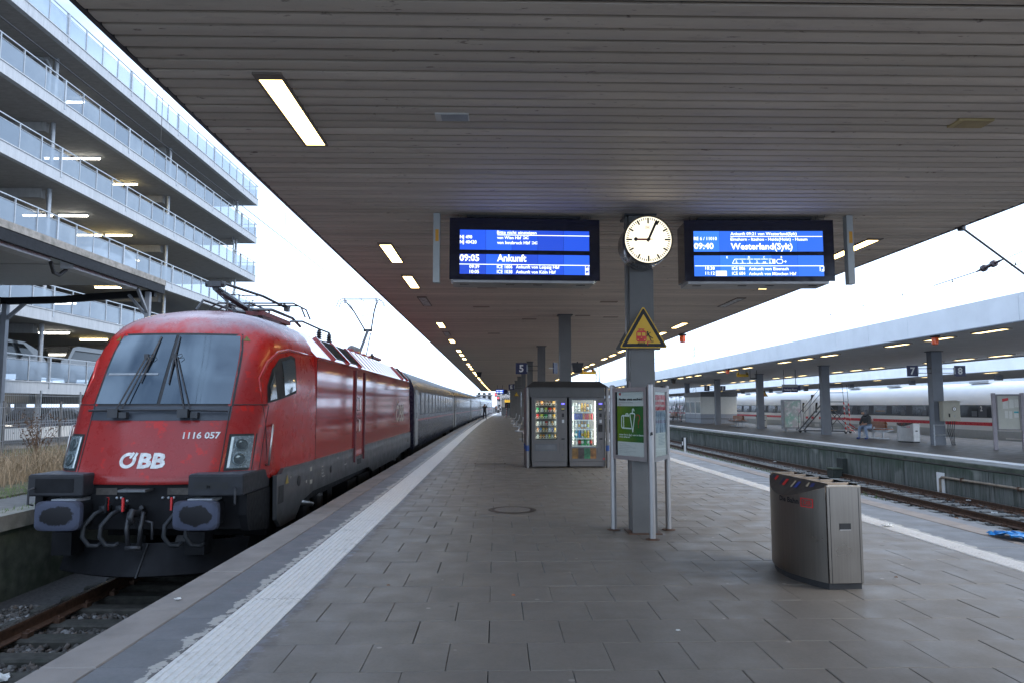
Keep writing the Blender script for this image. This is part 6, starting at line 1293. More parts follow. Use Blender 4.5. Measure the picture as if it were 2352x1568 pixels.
# distant display with the letter D
t=thing('departure_display','distant blue departure display with a letter D disc, at the end of the platform','display',(-.13,84,2.98)); MB().box(0,1.0,0,.2,0,.46).build('casing',[SFR],t)
for z in (.05,.25): s_=MB().box(.06,.94,-.006,-.001,z,z+.17).build('screen',[SB[2]],t); MB().box(.1,.35,-.010,-.007,z+.05,z+.10).box(.45,.8,-.010,-.007,z+.06,z+.11).build('text_line',[ST],s_)
MB().lathe([(.27,-.02),(.27,.15)],(1.15,0,.2),20,axis='y').build('letter_disc',[SIGNBLUE],t); text('D',(1.15,-.03,.08),.26,SIGNWHITE,t,bold=.02,align='C')
for x in (.2,.8): MB().box(x-.02,x+.02,.05,.1,.46,CZ-2.98).build('hanger',[DARKMET],t)
# ---------------------------------------------------------------- opposite platform furniture
t=thing('switch_box','cream electrical box with a round dial strapped to the column under the 7 and 8','electrical box',(17.85,28.25,.95)); 
MB().box(-.34,.34,-.14,.14,0,.74).build('cabinet',[M('cream_paint',(.42,.40,.32),.45,var=.06)],t,bevel=.02); MB().prism([(-.35,0),(.35,0),(.35,.03),(.2,.07),(-.35,.045)],(0,-.16,.741),(1,0,0),(0,0,1),(0,.32,0)).build('lid',[M('cream_paint2',(.36,.34,.28),.5)],t)
c=MB().lathe([(.085,-.002),(.085,.01)],(.10,-.142,.48),18,axis='y').build('dial_rim',[DARKMET],t); MB().lathe([(.068,.011),(.068,.014)],(.10,-.142,.48),18,axis='y').build('dial',[SIGNWHITE],t); MB().box(.092,.108,-.160,-.157,.45,.51).build('dial_mark',[BLACK],t); MB().box(-.12,-.08,-.16,-.141,.16,.30).build('lock_plate',[BLACK],t); MB().box(.07,.13,-.146,-.1405,.18,.23).build('label_plate',[GALV],t)
m=MB()
for k in range(4): m.tube([(-.08+.09*k,0,0),(-.10+.08*k,.02,-.4),(-.02+.05*k,.0,-.7),(.02+.04*k,-.02,-.945)],.014,6)
m.build('cable',[CABLE],t)
t=thing('hand_rail','low grey tube rail in front of the column under the 7 and 8','railing',(17.55,28.15,0)); m=MB(); m.tube([(-.42,0,0),(-.42,0,.82)],.028,8); m.tube([(-.42,0,.80),(.02,.0,.80),(.02,0,.9)],.026,8); m.tube([(-.42,0,.40),(.02,0,.42),(.02,0,.3)],.026,8); m.build('tube',[GALV],t)
# notice board
t=thing('notice_board','cream notice board with pinned papers between two grey posts at the right edge','notice board',(18.05,25.2,0),R(-14))
for x in (-.48,.42): MB().box(x-.06,x+.06,-.05,.05,0,2.0).build('post',[M('board_post',(.30,.27,.29),.45)],t,bevel=.01)
bd=MB().box(-.41,.35,-.02,.03,.72,1.93).build('panel',[M('board_cream',(.46,.45,.38),.45,var=.05)],t); fr=MB()
for q in ((-.41,.35,1.90,1.96),(-.41,.35,.69,.74),(-.41,-.37,.74,1.9),(.31,.35,.74,1.9)): fr.box(q[0],q[1],-.05,-.0205,q[2],q[3])
fr.build('frame',[M('board_frame',(.22,.20,.20),.45)],t)
for k,(x,z,w_,h_,c) in enumerate(((-.20,1.45,.17,.34,0),(.0,1.47,.15,.30,0),(.17,1.5,.13,.28,0),(-.15,1.12,.10,.26,0),(-.02,1.10,.10,.27,0),(.14,1.14,.14,.24,0))): MB().box(x,x+w_,-.0235,-.021,z,z+h_).build('paper',[M('paper_%d'%k,(.60,.59,.54),.6,var=.08,scale=25)],t)
MB().prism([(-.21,1.69),(-.02,1.74),(-.02,1.83),(-.21,1.80)],(0,-.024,0),(1,0,0),(0,0,1),(0,-.002,0)).build('paper',[RED],t); MB().box(.14,.28,-.026,-.024,1.30,1.36).build('paper',[M('paper_teal',(.05,.35,.38),.5)],t)
t2=MB().box(18.75,19.6,24.95,25.0,.75,1.95).build('notice_board',[M('board_cream2',(.44,.43,.37),.45)]); tag(t2,'second notice board cut off by the right edge','notice board')
# poster case
t=thing('poster_case','upright glazed poster case standing on the opposite platform','poster case',(18.15,44.4,0),R(12))
MB().box(-.62,.62,-.14,.14,.16,1.93).build('frame',[M('case_grey',(.30,.31,.32),.4,metal=.3)],t,bevel=.02)
pm_=NT('case_poster'); f=pm_.noise(1.8,3); f2=pm_.noise(5,3); pm_.set_b(Base_Color=pm_.mix(pm_.ramp(f2,.5,.62),pm_.mix(pm_.ramp(f,.35,.65),(.62,.50,.54),(.35,.56,.47)),(.75,.74,.73)),Roughness=.2)
pp=MB().box(-.54,.54,-.150,-.142,.26,1.86).build('poster',[pm_.m],t); MB().lathe([(.05,.5),(.12,.6),(.16,.8),(.10,1.0),(.06,1.1),(.03,1.25)],(.02,-.07,.0),8).build('poster_figure',[M('figure_white',(.7,.68,.68),.4)],t) if 0 else None
text('Vorfreude',(-.42,-.153,1.66),.075,M('ink_rose',(.4,.15,.2),.5),t,width=.6,bold=.0) if 0 else None
for x in (-.4,.4): MB().box(x-.06,x+.06,-.05,.05,0,.16).build('leg',[GALV],t)
# cabin
kb=thing('platform_cabin','small white cabin with windows and a dark roof band on the opposite platform','cabin',(19.3,66.5,0),world=True)
KW=M('cabin_white',(.58,.60,.58),.5,var=.04); KB_=M('cabin_blue_grey',(.26,.29,.34),.5,var=.05); KR=M('cabin_roof_grey',(.085,.09,.10),.5)
A0=Vector((17.85,63.0,0)); u1=Vector((1.9,0,0)); 
kx0,kx1,ky0,ky1=17.85,21.0,63.0,68.5
MB().box(kx0,kx1,ky0,ky1,.0,.02).build('floor',[CONC],kb); MB().box(kx0+.04,kx1-.04,ky0+.04,ky1-.04,.021,2.35).build('core',[KW],kb)
MB().box(kx0-.06,kx1+.06,ky0-.06,ky1+.06,2.36,2.76).build('roof',[KR],kb); pmf=MB().box(.008,1.042,0,.03,.85,2.34).mesh('wall_panel',KW); plf=MB().box(.008,1.042,-.01,.025,.03,.84).mesh('plinth_panel',KB_)
for k in range(3): part(pmf,'wall_panel',kb,Vector((kx0+k*1.05,ky0,0))-Vector(kb.location)); part(plf,'plinth_panel',kb,Vector((kx0+k*1.05,ky0,0))-Vector(kb.location))
MB().box(kx0-.02,kx1+.02,ky0-.03,ky0-.012,.40,.46).build('rub_rail',[KR],kb); MB().box(kx0-.03,kx0-.012,ky0,ky1,.40,.46).build('rub_rail',[KR],kb)
for k in range(3):
    ya=ky0+.1+k*1.75; MB().box(kx0-.01,kx0+.03,ya,ya+1.7,.03,.84).build('plinth_panel',[KB_],kb); MB().box(kx0-.01,kx0+.03,ya,ya+1.7,1.98,2.34).build('wall_panel',[KW],kb)
    fr=MB(); fr.box(kx0-.02,kx0+.03,ya,ya+.1,.85,1.975).box(kx0-.02,kx0+.03,ya+1.6,ya+1.7,.85,1.975).box(kx0-.02,kx0+.03,ya+.1,ya+1.6,.85,.93).box(kx0-.02,kx0+.03,ya+.1,ya+1.6,1.90,1.975); w_=fr.build('window_frame',[WHITE],kb); MB().box(kx0-.0,kx0+.035,ya+.1,ya+1.6,.93,1.9).build('pane',[M('cabin_pane',(.22,.27,.27),.06,spec=.8)],w_)
t=thing('platform_booth','small grey booth with a yellow sign at the far end of the near platform','booth',(1.55,118,0)); MB().box(-.75,.75,0,2,0,1.35).build('base_panel',[COLF],t); MB().box(-.75,.75,.02,2,1.352,2.75).build('wall',[WHITE],t); MB().box(-.2,.7,-.02,.0,1.2,2.1).build('window',[DGLASS],t); MB().box(-.25,.72,-.03,.0,2.12,2.52).build('sign_panel',[EM('booth_sign',(1,.62,.08),.5*G*2)],t)
# benches
def bench(loc,rz,label,group):
    t=thing('platform_bench',label,'bench',loc,rz,group); f=MB()
    for s in (-1,1):
        for k in range(3): MB().box(-1.0,1.0,s*(.10+.135*k),s*(.10+.135*k)+.115*1,.43,.465).build('seat_slat',[WOOD],t)
        for k in range(2): o=MB().prism([(s*(.05+.02*k),.52+.16*k),(s*(.085+.02*k),.51+.16*k),(s*(.07-.02*k)+.0,.66+.15*k),(s*(.035-.02*k),.665+.15*k)],(-.95,0,0),(0,1,0),(0,0,1),(1.9,0,0)).build('back_slat',[WOOD],t)
    for x in (-.72,0,.72):
        m=MB(); m.beam((x,-.52,.40),(x,.52,.40),.06,.05); m.beam((x,0,.05),(x,0,.72),.07,.06); m.beam((x,0,.30),(x,-.45,.40),.05); m.beam((x,0,.30),(x,.45,.40),.05); m.beam((x,-.32,.02),(x,.32,.02),.10,.04)
        m.beam((x,-.5,.42),(x,-.42,.58),.04); m.beam((x,.5,.42),(x,.42,.58),.04); m.build('frame',[GALV],t)
    return t
bp=bench((18.15,34.7,0),R(96),'wooden bench with grey frame on which the hooded person sits','benches on the opposite platform')
dup(bp,(18.35,54.8,0),R(92),'empty wooden bench in front of the litter bin and column','benches on the opposite platform'); dup(bp,(18.5,75.5,0),R(92),'wooden bench seen past the poster stand, left of the cabin','benches on the opposite platform')
def wire_bench(loc,rz,label):
    t=thing('metal_bench',label,'bench',loc,rz,'metal benches on the near platform')
    for s in range(3):
        y=-.6+s*.6; m=MB()
        for k in range(7): m.tube([(-.02,y-.24+.08*k,.86),(.05,y-.24+.08*k,.5),(.12,y-.24+.08*k,.44),(.5,y-.24+.08*k,.46),(.56,y-.24+.08*k,.40)],.008,5)
        m.tube([(-.02,y-.26,.86),(-.02,y+.26,.86)],.012,6); m.tube([(.56,y-.26,.40),(.56,y+.26,.40)],.012,6); m.build('wire_seat',[STEEL],t)
    for y in (-.5,.5): m=MB(); m.beam((.25,y,.0),(.2,y,.42),.06); m.beam((.0,y,.02),(.5,y,.02),.06,.03); m.build('leg',[GALV],t)
    MB().beam((.2,-.95,.41),(.2,.95,.41),.06,.05).build('cross_bar',[GALV],t); return t
wb=wire_bench((1.55,33.5,0),R(180),'wire bench just behind the vending housing'); dup(wb,(1.6,44.5,0),R(180),'second wire bench on the near platform, beyond the taped one'); dup(wb,(1.7,54.5,0),R(180),'third wire bench far down the near platform'); dup(wb,(1.75,65,0),R(180),'farthest wire bench down the near platform')
def stripes(name):
    t=NT(name); p=t.xyz(); k=t.math('FRACT',t.math('MULTIPLY',t.math('ADD',t.math('ADD',p[0],p[2]),p[1]),3.6)); c=t.mix(t.math('GREATER_THAN',k,.5),(.55,.03,.03),(.7,.68,.66)); t.set_b(Base_Color=c,Roughness=.5); return t.m
TAPE=stripes('red_white_stripes')
t=thing('barrier_tape','red and white barrier tape sagging around the wire bench behind the vending housing','tape',(1.2,32,0)); 
for a,b,z0,z1 in (((.5,3.,0),(-.1,-.8,0),.62,.40),((-.1,-.8,0),(.6,-1.2,0),.40,.44)):
    P=[]; 
    for k in range(7): u=k/6; q=Vector(a).lerp(Vector(b),u); zz=z0+(z1-z0)*u-.06*math.sin(math.pi*u); P.append([(q.x,q.y,zz-.035),(q.x+.004,q.y,zz+.035)])
    MB().grid(P).build('tape_run',[TAPE],t)
MB().tube([(-.1,-.8,0),(-.1,-.8,.42)],.02,6).build('stake',[BLACK],t)
# mobile steps
def steps(loc,rz,label):
    t=thing('mobile_steps',label,'mobile steps',loc,rz,'mobile steps on the platforms'); W=.42; ST_=M('steps_grey',(.13,.135,.14),.45,metal=.4)
    MB().box(-.55,.55,-W,W,1.76,1.80).build('top_platform',[ST_],t)
    for s in (-1,1):
        y=s*W; m=MB(); m.beam((-2.0,y,.1),(-.55,y,1.78),.06); m.build('stringer',[ST_],t)
        m=MB(); m.beam((.55,y,1.78),(.62,y,.1),.06); m.build('striped_leg',[TAPE],t)
        m=MB(); m.beam((-.5,y,1.78),(-.35,y,.1),.055); m.beam((-2.0,y,.12),(.62,y,.12),.05); m.beam((-.5,y,1.6),(.6,y,.25),.035); m.beam((-.4,y,.4),(.58,y,1.6),.035); m.build('bracing',[ST_],t)
        m=MB(); m.tube([(-2.0,y,.2),(-1.95,y,1.1),(-.55,y,2.75),(.5,y,2.75),(.55,y,1.8)],.015,6); m.tube([(-.55,y,1.8),(-.55,y,2.75)],.014,6); m.tube([(-.55,y,2.3),(.55,y,2.3)],.012,6); m.build('guard_rail',[DARKMET],t)
        for x in (-1.9,.6): MB().lathe([(.04,-.025),(.075,-.02),(.075,.02),(.04,.025)],(x,y,.075),10,axis='y').build('castor',[BLACK],t)
        MB().beam((.6,y,.5),(1.15,y*1.5,.08),.05).build('outrigger',[TAPE],t)
    for k in range(7): z=.28+k*.235; x=-2.0+(z-.1)/1.68*1.45; MB().box(x-.1,x+.1,-W+.03,W-.03,z-.02,z).build('tread',[ST_],t)
    return t
sp_=steps((19.35,41.0,0),R(-42),'mobile steps with red-white striped legs beside the column, left of the seated person')
dup(sp_,(18.6,72.3,0),R(60),'mobile steps left of the white cabin, half hidden by a column'); dup(sp_,(1.75,92,0),R(100),'mobile steps far down the near platform')
# ---------------------------------------------------------------- people
def person(name,label,loc,rz,J,E,mats,group=None,fingers=(),scale=1.):
    """J: joint -> (x,y,z,radius,material index); one skinned body, facing -y"""
    names=list(J); me=bpy.data.meshes.new('body'); me.from_pydata([J[n][:3] for n in names],[(names.index(a),names.index(b)) for a,b in E],[])
    o=bpy.data.objects.new('body',me); COL.objects.link(o); sk=o.modifiers.new('skin','SKIN'); sk.use_smooth_shade=True
    for i,n in enumerate(names):
        v=me.skin_vertices[0].data[i]; r_=J[n][3]; v.radius=r_ if isinstance(r_,tuple) else (r_,r_); v.use_root=(n=='pelvis')
    ss=o.modifiers.new('sub','SUBSURF'); ss.levels=2; ss.render_levels=2
    dg=bpy.context.evaluated_depsgraph_get(); m2=bpy.data.meshes.new_from_object(o.evaluated_get(dg)); bpy.data.objects.remove(o)
    bm=bmesh.new(); bm.from_mesh(m2)
    for path,r0,mi in fingers:   # fingers and small facial pieces grown from the body
        q=MB().tube(path,r0,6); vs=[bm.verts.new(v) for v in q.v]
        for f in q.f: bm.faces.new([vs[i] for i in f])
    bm.to_mesh(m2); bm.free(); m2.materials.clear()
    for m in mats: m2.materials.append(m)
    P=np.array([J[n][:3] for n in names]); segs=[(names.index(a),names.index(b)) for a,b in E]
    for p in m2.polygons:
        c=np.array(p.center); best=None
        for i,j in segs:
            a,b=P[i],P[j]; t=np.clip(np.dot(c-a,b-a)/max(1e-9,np.dot(b-a,b-a)),0,1); d=np.linalg.norm(c-(a+(b-a)*t)); k=i if t<.5 else j
            if best is None or d<best[0]: best=(d,k)
        p.material_index=J[names[best[1]]][4]; p.use_smooth=True
    t=thing('person',label,'person',loc,rz,group); t.scale=(scale,)*3; b=bpy.data.objects.new('body',m2); COL.objects.link(b); b.parent=t; return t
SKIN=M('skin',(.45,.26,.18),.5,var=.06); JACK=M('grey_jacket',(.055,.058,.062),.8,var=.2,scale=14); JEAN=M('light_jeans',(.25,.32,.44),.8,var=.15,scale=10); HOOD=M('grey_hood',(.17,.175,.19),.85,var=.1); SHOE=M('blue_shoe',(.02,.05,.20),.5); COAT=M('black_coat',(.012,.012,.014),.7); PANTS=M('dark_trousers',(.016,.017,.022),.8); HAIR=M('dark_hair',(.02,.015,.012),.6); BRCOAT=M('brown_coat',(.12,.05,.03),.8); WHT=M('white_top',(.6,.6,.6),.8)
# seated, bent forward over a phone, facing -y
J=dict(pelvis=(0,.0,.55,.15,0),waist=(0,-.02,.72,.15,0),chest=(0,-.12,.95,.165,0),neck=(0,-.20,1.10,.07,3),head=(0,-.29,1.20,.095,3),crown=(0,-.30,1.30,.075,3),
 shl=(-.17,-.13,1.02,.085,0),ell=(-.24,-.22,.76,.062,0),wrl=(-.08,-.46,.68,.035,1),hal=(-.05,-.53,.68,.032,1),shr=(.17,-.13,1.02,.085,0),elr=(.24,-.22,.76,.062,0),wrr=(.08,-.46,.68,.035,1),har=(.05,-.53,.68,.032,1),
 hil=(-.10,-.03,.54,.115,2),knl=(-.15,-.44,.55,.08,2),anl=(-.16,-.46,.12,.052,2),hel=(-.16,-.44,.05,.045,4),tol=(-.17,-.66,.04,.04,4),hir=(.10,-.03,.54,.115,2),knr=(.17,-.46,.55,.08,2),anr=(.20,-.40,.12,.052,2),her=(.20,-.38,.05,.045,4),tor=(.22,-.60,.04,.04,4))
E_=[('pelvis','waist'),('waist','chest'),('chest','neck'),('neck','head'),('head','crown')]
for s in 'lr': E_+=[('chest','sh'+s),('sh'+s,'el'+s),('el'+s,'wr'+s),('wr'+s,'ha'+s),('pelvis','hi'+s),('hi'+s,'kn'+s),('kn'+s,'an'+s),('an'+s,'he'+s),('he'+s,'to'+s)]
fing=[]
for s in (-1,1):
    for k in range(4): x=s*(.045)-.024+.016*k; fing.append(([(x,-.54,.685),(x*.9,-.575,.70),(x*.75,-.59,.72)],.008,1))
    fing.append(([(s*.02,-.50,.70),(s*.005,-.54,.73)],.009,1))
pt=person('person','person in a grey hooded jacket and light jeans sitting bent forward on the bench',(17.55,34.0,0),R(-62),J,E_,[JACK,SKIN,JEAN,HOOD,SHOE],fingers=fing)
MB().box(-.035,.035,-.60,-.585,.69,.79).build('phone',[BLACK],pt)
fc=MB(); fc.lathe([(.02,0),(.062,.02),(.07,.06),(.05,.1)],(0,-.365,1.15),12); fc.build('face',[SKIN],pt,smooth=True); fc=MB().tube([(0,-.43,1.215),(0,-.447,1.19)],[.008,.014],6); fc.build('nose',[SKIN],pt)
MB().lathe([(.13,0),(.15,.04),(.12,.12)],(0,-.12,1.02),12).build('collar',[M('black_collar',(.015,.015,.016),.9)],pt,smooth=True)
# standing photographer, arms raised
def standing(coat,legs,top,arms='up'):
    J=dict(pelvis=(0,0,.95,.135,0),waist=(0,0,1.12,.13,0),chest=(0,.01,1.33,.15,0),neck=(0,0,1.50,.055,1),head=(0,-.02,1.62,.082,3),crown=(0,-.01,1.72,.07,3),hil=(-.09,0,.9,.10,2),knl=(-.13,-.02,.5,.07,2),anl=(-.17,.02,.10,.048,2),tol=(-.19,-.14,.04,.04,4),hir=(.09,0,.9,.10,2),knr=(.13,-.01,.5,.07,2),anr=(.17,.02,.10,.048,2),tor=(.20,-.14,.04,.04,4))
    for s,x in (('l',-1),('r',1)):
        if arms=='up': J.update({'sh'+s:(x*.18,0,1.42,.07,0),'el'+s:(x*.27,-.22,1.32,.05,0),'wr'+s:(x*.12,-.38,1.54,.033,0),'ha'+s:(x*.07,-.42,1.62,.03,1)})
        else: J.update({'sh'+s:(x*.18,0,1.42,.07,0),'el'+s:(x*.25,.02,1.14,.05,0),'wr'+s:(x*.25,-.05,.90,.033,0),'ha'+s:(x*.25,-.06,.82,.03,1)})
    E2=[('pelvis','waist'),('waist','chest'),('chest','neck'),('neck','head'),('head','crown')]
    for s in 'lr': E2+=[('chest','sh'+s),('sh'+s,'el'+s),('el'+s,'wr'+s),('wr'+s,'ha'+s),('pelvis','hi'+s),('hi'+s,'kn'+s),('kn'+s,'an'+s),('an'+s,'to'+s)]
    fg=[]
    for s,x in (('l',-1),('r',1)):
        h=Vector(J['ha'+s][:3])
        for k in range(4): fg.append(([h+Vector((-.02+.013*k,0,0)),h+Vector((-.02+.013*k,-.03,.03 if arms=='up' else -.06))],.007,1))
        fg.append(([h,h+Vector((-x*.04,-.02,.01))],.008,1))
    return J,E2,[coat,SKIN,legs,top,BLACK],fg
J,E2,ms,fg=standing(COAT,PANTS,HAIR); p1_=person('person','person in dark clothes standing on the white strip taking a photo with raised arms',(-1.38,83.3,0),R(8),J,E2,ms,None,fg,1.03); MB().box(-.07,.07,-.46,-.44,1.58,1.68).build('camera',[BLACK],p1_)
J,E2,ms,fg=standing(BRCOAT,PANTS,HAIR,'down'); p2_=person('person','distant person in a brown coat walking beside a suitcase at the far end',(-.12,150,0),R(180),J,E2,ms,None,fg,1.02)
cs=thing('suitcase','dark suitcase beside the distant person in brown','suitcase',(.32,149.7,0)); MB().box(-.18,.18,-.12,.12,.06,.75).build('shell',[BLACK],cs,bevel=.03); MB().box(-.12,-.1,-.02,0,.75,1.05).box(.1,.12,-.02,0,.75,1.05).box(-.12,.12,-.02,0,1.05,1.07).build('handle',[DARKMET],cs)
J,E2,ms,fg=standing(PANTS,PANTS,HAIR,'down'); ms[0]=COAT; p3_=person('person','distant person in dark jacket with a white top at the far end',(.72,146,0),R(0),J,E2,ms,None,fg,1.02); MB().box(-.1,.1,-.17,-.15,1.1,1.4).build('white_top',[WHT],p3_)
# ---------------------------------------------------------------- trackside things
t=thing('dwarf_signal','small black dwarf signal board on a white post in the ballast','signal',(9.97,38.5,-1.08)); MB().box(-.15,.15,0,.03,.34,.96).build('board',[BLACK],t); MB().box(-.04,.06,-.07,-.01,0,.95).build('post',[SIGNWHITE],t); MB().box(-.13,-.07,-.006,-.001,.55,.75).build('white_mark',[SIGNWHITE],t)
t=thing('cable_box','dark stepped concrete box against the stained platform wall','box',(13.0,26.9,-1.1)); MB().box(-.62,-.26,-.25,.25,0,.32).build('lower_step',[M('box_dark',(.035,.04,.035),.8,var=.3)],t,bevel=.02); MB().box(-.25,.0,-.25,.25,0,.72).build('upper_block',[M('box_dark',(.03,.035,.03),.8,var=.3)],t,bevel=.02); MB().box(-.64,-.25,-.27,.27,.321,.36).build('slab',[MOSS],t)
t=thing('wall_pipe','rust-stained pipe running along the stained platform wall','pipe',(12.9,19,-.5)); MB().tube([(-.02,2.0,-.5),(-.02,2.0,-.06),(-.02,1.9,.0),(-.02,-2.5,.02),(-.02,-9,.02)],.035,8).build('pipe',[M('pipe_rusty',(.22,.17,.12),.7,var=.3,scale=8)],t); MB().box(.0,.03,1.85,2.2,-.5,.12).build('white_patch',[WHITE],t)
for y in (1.,-1.2,-3.4): MB().box(-.06,.02,y-.03,y+.03,-.05,.06).build('clip',[RAILM],t)
# crumpled litter
def scrap(loc,s,mat,label,flat=.35,seed=0,stretch=1.):
    g=random.Random(seed); n=9; P=[[(s*stretch*(i/n-.5)*g.uniform(.8,1.1),s*(j/n-.5)*g.uniform(.7,1.1)*(1-.5*abs(i/n-.5)),s*flat*g.random()*(1-abs(i/n-.5))*.8+.006) for i in range(n+1)] for j in range(n+1)]
    o=MB().grid(P).build('litter',[mat]); o.location=loc; o.rotation_euler=(0,0,g.uniform(0,3)); tag(o,label,'litter','pieces of litter'); return o
PAP=M('litter_white',(.68,.68,.66),.7); BLU=M('litter_blue',(.03,.25,.62),.4); PINK=M('litter_orange',(.6,.2,.08),.6); LEAF=M('litter_brown',(.25,.11,.04),.8)
b=scrap((6.08,8.5,.005),.36,BLU,'crumpled blue plastic bag lying on the right platform edge',.30,3,1.7); b.rotation_euler=(0,0,R(-80))
for k,(x,y,z,s,m_,l) in enumerate(((-4.85,7.35,-1.10,.26,PAP,'large white paper scrap between the left rails'),(-5.05,7.0,-1.10,.10,BLU,'small blue wrapper between the left rails'),(-4.45,7.75,-1.12,.12,PINK,'orange and white wrapper between the left rails'),(-6.1,9.1,-1.13,.16,PAP,'pale crumpled paper on the ballast near the snow plough'),(-6.25,8.2,-1.13,.14,PAP,'white scrap on the ballast left of the left rail'),(-5.85,7.8,-1.13,.12,PINK,'orange scrap on the ballast left of the left rail'),(-6.5,8.0,-1.13,.10,PAP,'grey-white scrap farthest left on the ballast'),
    (5.02,9.35,.01,.12,PAP,'white scrap of paper beside the right tactile strip'),(-2.55,6.0,.004,.05,PAP,'tiny pinkish-white scrap on the left kerb'),(12.3,17.9,-1.10,.16,PAP,'white scrap beside the far rail of the empty track'),(12.75,19.5,-1.0,.18,PAP,'white paper at the foot of the stained wall'),(12.8,17.5,-1.0,.16,PINK,'reddish wrapper at the foot of the stained wall'),(11.75,14.9,-1.12,.22,PAP,'pale scrap between the rails near the right edge'),(10.9,17.2,-1.12,.15,LEAF,'brown leaf heap beside the near rail of the empty track'),(12.85,25.0,-1.0,.16,PAP,'white scrap by the wall near the cable box'),(13.0-.3,33,-1.0,.2,PAP,'white scrap far along the stained wall'),(7.0,15,-1.0,.1,PAP,'x'))):
    if l!='x': scrap((x,y,z),s,m_,l,.35,k+10)
for k,(x,y) in enumerate(((.14,6.05),(-.93,6.4),(1.25,5.1),(3.6,6.6))): scrap((x,y,.005),.03,(PINK,LEAF,PAP,LEAF)[k],('tiny orange speck on the paving in the middle foreground','tiny brown speck on the paving near the tactile strip','tiny white speck on the paving in the foreground','tiny brown leaf on the paving in front of the bin')[k],.5,k+50)
# ---------------------------------------------------------------- overhead line and masts on the right
t=thing('overhead_wire','overhead wires with an insulator above the empty right-hand track','wire',(12,40,5),world=True)
MB().tube([(12,8,4.78),(12,60,4.78),(12,160,4.78)],.007,5).build('contact_wire',[CABLE],t); m=MB(); m.tube([(12,y,6.3+.5*((y-20)/20)**2 if y<40 else 6.3+.5*(((y-40)%40-20)/20)**2) for y in range(8,160,4)],.006,5); m.build('catenary',[CABLE],t)
for k in range(22): y=11.6+2.33*k; d=MB().tube([(12,y,4.80),(12,y,6.3)],.003,4); d.lathe([(.012,0),(.02,.01),(.008,.06)],(12,y,4.785),6); d.build('dropper',[CABLE],t)
MB().tube([(12,19.4,4.82),(12,18.8,4.84),(12,17.6,4.88)],.012,6).build('clamp_rod',[CABLE],t); MB().tube([(12,16.5,5.0),(12,9,5.75)],.007,5).build('branch_wire',[CABLE],t)
il=MB().lathe([(.015,-.55),(.03,-.4),(.03,-.3),(.085,-.28),(.085,-.2),(.04,-.18),(.05,-.14),(.04,-.10),(.05,-.06),(.04,-.02),(.05,.02),(.04,.06),(.085,.08),(.085,.16),(.03,.18),(.03,.3),(.012,.5)],(0,0,0),12,axis='y').build('insulator',[M('insulator_brown',(.03,.015,.02),.3)],t,auto=35); il.location=Vector((12,17.1,4.94))-Vector(t.location); il.rotation_euler=(R(-7),0,0)
t=thing('guy_cable','thick dark stay cable running down from the right edge of the near canopy','cable',(6.3,9.5,CZ)); MB().tube([(0,0,0),(2.0,-.15,-1.65),(4.1,-.3,-3.4),(4.1,-.3,-5.02)],.015,8).build('cable',[CABLE],t); MB().lathe([(.05,-.04),(.05,.04)],(0,0,.0),10).build('anchor',[DARKMET],t)
def mast(x,y,h,label,arm=0):
    t=thing('catenary_mast',label,'mast',(x,y,-1.05),0,'catenary masts'); m=MB()
    for sx in (-.22,.22): m.beam((sx,0,0),(sx*.6,0,h),.09)
    for k in range(int(h/.9)): z=.9*k; s0=.22*(1-.4*z/h); m.beam((-s0,0,z),(s0,0,z+.8),.05); m.beam((-s0,0,z+.8),(s0,0,z+.8),.05)
    m.build('lattice',[GALV],t)
    if arm: a=MB(); a.tube([(0,0,h-2.6),(arm,0,h-2.2)],.035,6); a.tube([(0,0,h-.6),(arm*.9,0,h-2.0)],.025,6); a.build('cantilever',[GALV],t)
ml=['lattice mast rising behind the opposite canopy right of the clock column','lattice mast seen just above the vending housing roof','second, thinner mast above the vending housing','third mast above the left of the vending housing','mast at the far left beyond the train roofs']
for k,(x,y,h,a) in enumerate(((27.2,99,10.8,1.8),(9.8,70,7.8,0),(9.7,120,8.8,0),(8.3,135,8.8,1.5),(-8.8,150,9.5,2.2))): mast(x,y,h,ml[k],a)
t=thing('overhead_wire','thin wires crossing the strip of sky between the two canopies','wire',(8,60,6),world=True); m=MB(); m.tube([(6.4,40,6.2),(9.7,62,5.6),(9.8,70,5.5)],.012,5); m.tube([(3,75,4.4),(9.8,70,5.7),(20,66,6.2)],.012,5); m.build('wires',[CABLE],t)
# red signals at the far end
for k,(x,y,z) in enumerate(((-.35,210,4.6),(.35,190,3.4))):
    t=thing('light_signal','%s red light signal beyond the far end of the platform'%('upper left' if k==0 else 'lower right'),'signal',(x,y,-1),0,'red light signals'); MB().tube([(0,0,0),(0,0,z+.6)],.06,6).build('post',[GALV],t); MB().box(-.35,.35,-.1,.1,z+.6,z+1.7).build('screen',[DARKMET],t); MB().lathe([(.20,0),(.20,.03)],(0,-.11,z+1.2),12,axis='y').build('lens',[EM('signal_red',(1,.03,.04),5*G*2)],t)
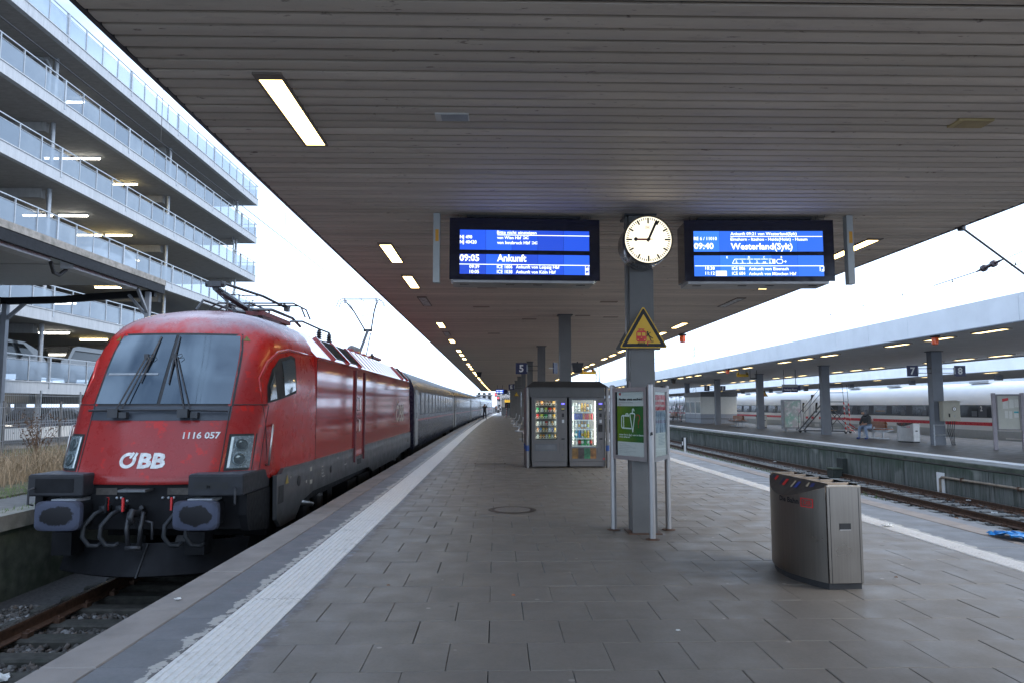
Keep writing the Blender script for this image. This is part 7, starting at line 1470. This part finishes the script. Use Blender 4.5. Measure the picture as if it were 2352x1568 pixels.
# ---------------------------------------------------------------- distant buildings and trees
def building(x0,x1,y,h,col,label,fl,nw,d=16):
    t=thing('distant_building',label,'building',((x0+x1)/2,y,-1),0,'buildings on the skyline'); w_=(x1-x0)/2; WM=M('facade',col,.8,var=.06,scale=.3)
    MB().box(-w_,w_,0,d,0,h).build('wall',[WM],t); MB().box(-w_-.2,w_+.2,-.2,d+.2,h,h+.5).build('roof',[M('roof_grey',(.2,.2,.2),.7)],t); wm=MB().box(0,1.3,-.06,.0,0,1.6).mesh('window',DGLASS)
    for f in range(fl):
        for k in range(nw): part(wm,'window',t,(-w_+(k+.5)*2*w_/nw-.65,0,1.6+f*(h-1)/fl))
building(-9,-2,320,7,(.50,.50,.50),'pale tower block at the far end above the train roofs',7,3); building(0,9,360,17,(.45,.42,.40),'beige block straight down the platform',5,4); building(22,60,330,9.5,(.42,.40,.38),'long low building behind the white train',3,12); building(-60,-22,380,6,(.4,.4,.4),'grey block far left behind the car park',4,12)
def tree(x,y,h,label,seed):
    g=random.Random(seed); t=thing('bare_tree',label,'tree',(x,y,-1),0,'trees on the skyline'); MB().tube([(0,0,0),(.1,0,h*.35),(0,.1,h*.6)],[.25,.18,.08],7).build('trunk',[BROWN],t); m=MB()
    for k in range(420):
        a=g.uniform(0,6.28); u=g.random()**.5; z=h*(.3+.7*g.random()); r_=h*.34*u*math.sin(min(1,(z/h-.22)/.8)*math.pi)**.6; p=Vector((r_*math.cos(a),r_*math.sin(a),z)); s=.28; m.add([p,p+Vector((g.uniform(-s,s),g.uniform(-s,s),g.uniform(-s,s))),p+Vector((g.uniform(-s,s),g.uniform(-s,s),g.uniform(-s,s)))],[(0,1,2)])
    m.build('crown',[M('twigs',(.10,.085,.06),.9)],t)
for k,(x,y,h) in enumerate(((3,260,9),(7.5,250,8),(12,270,8.5),(17,255,7),(-6,300,10))): tree(x,y,h,('hazy tree straight down the tracks','tree beyond the end of the near platform, right of the signals','tree seen between the two canopies','low tree beside the opposite canopy end','tree in front of the pale tower block')[k],k)
"""done"""
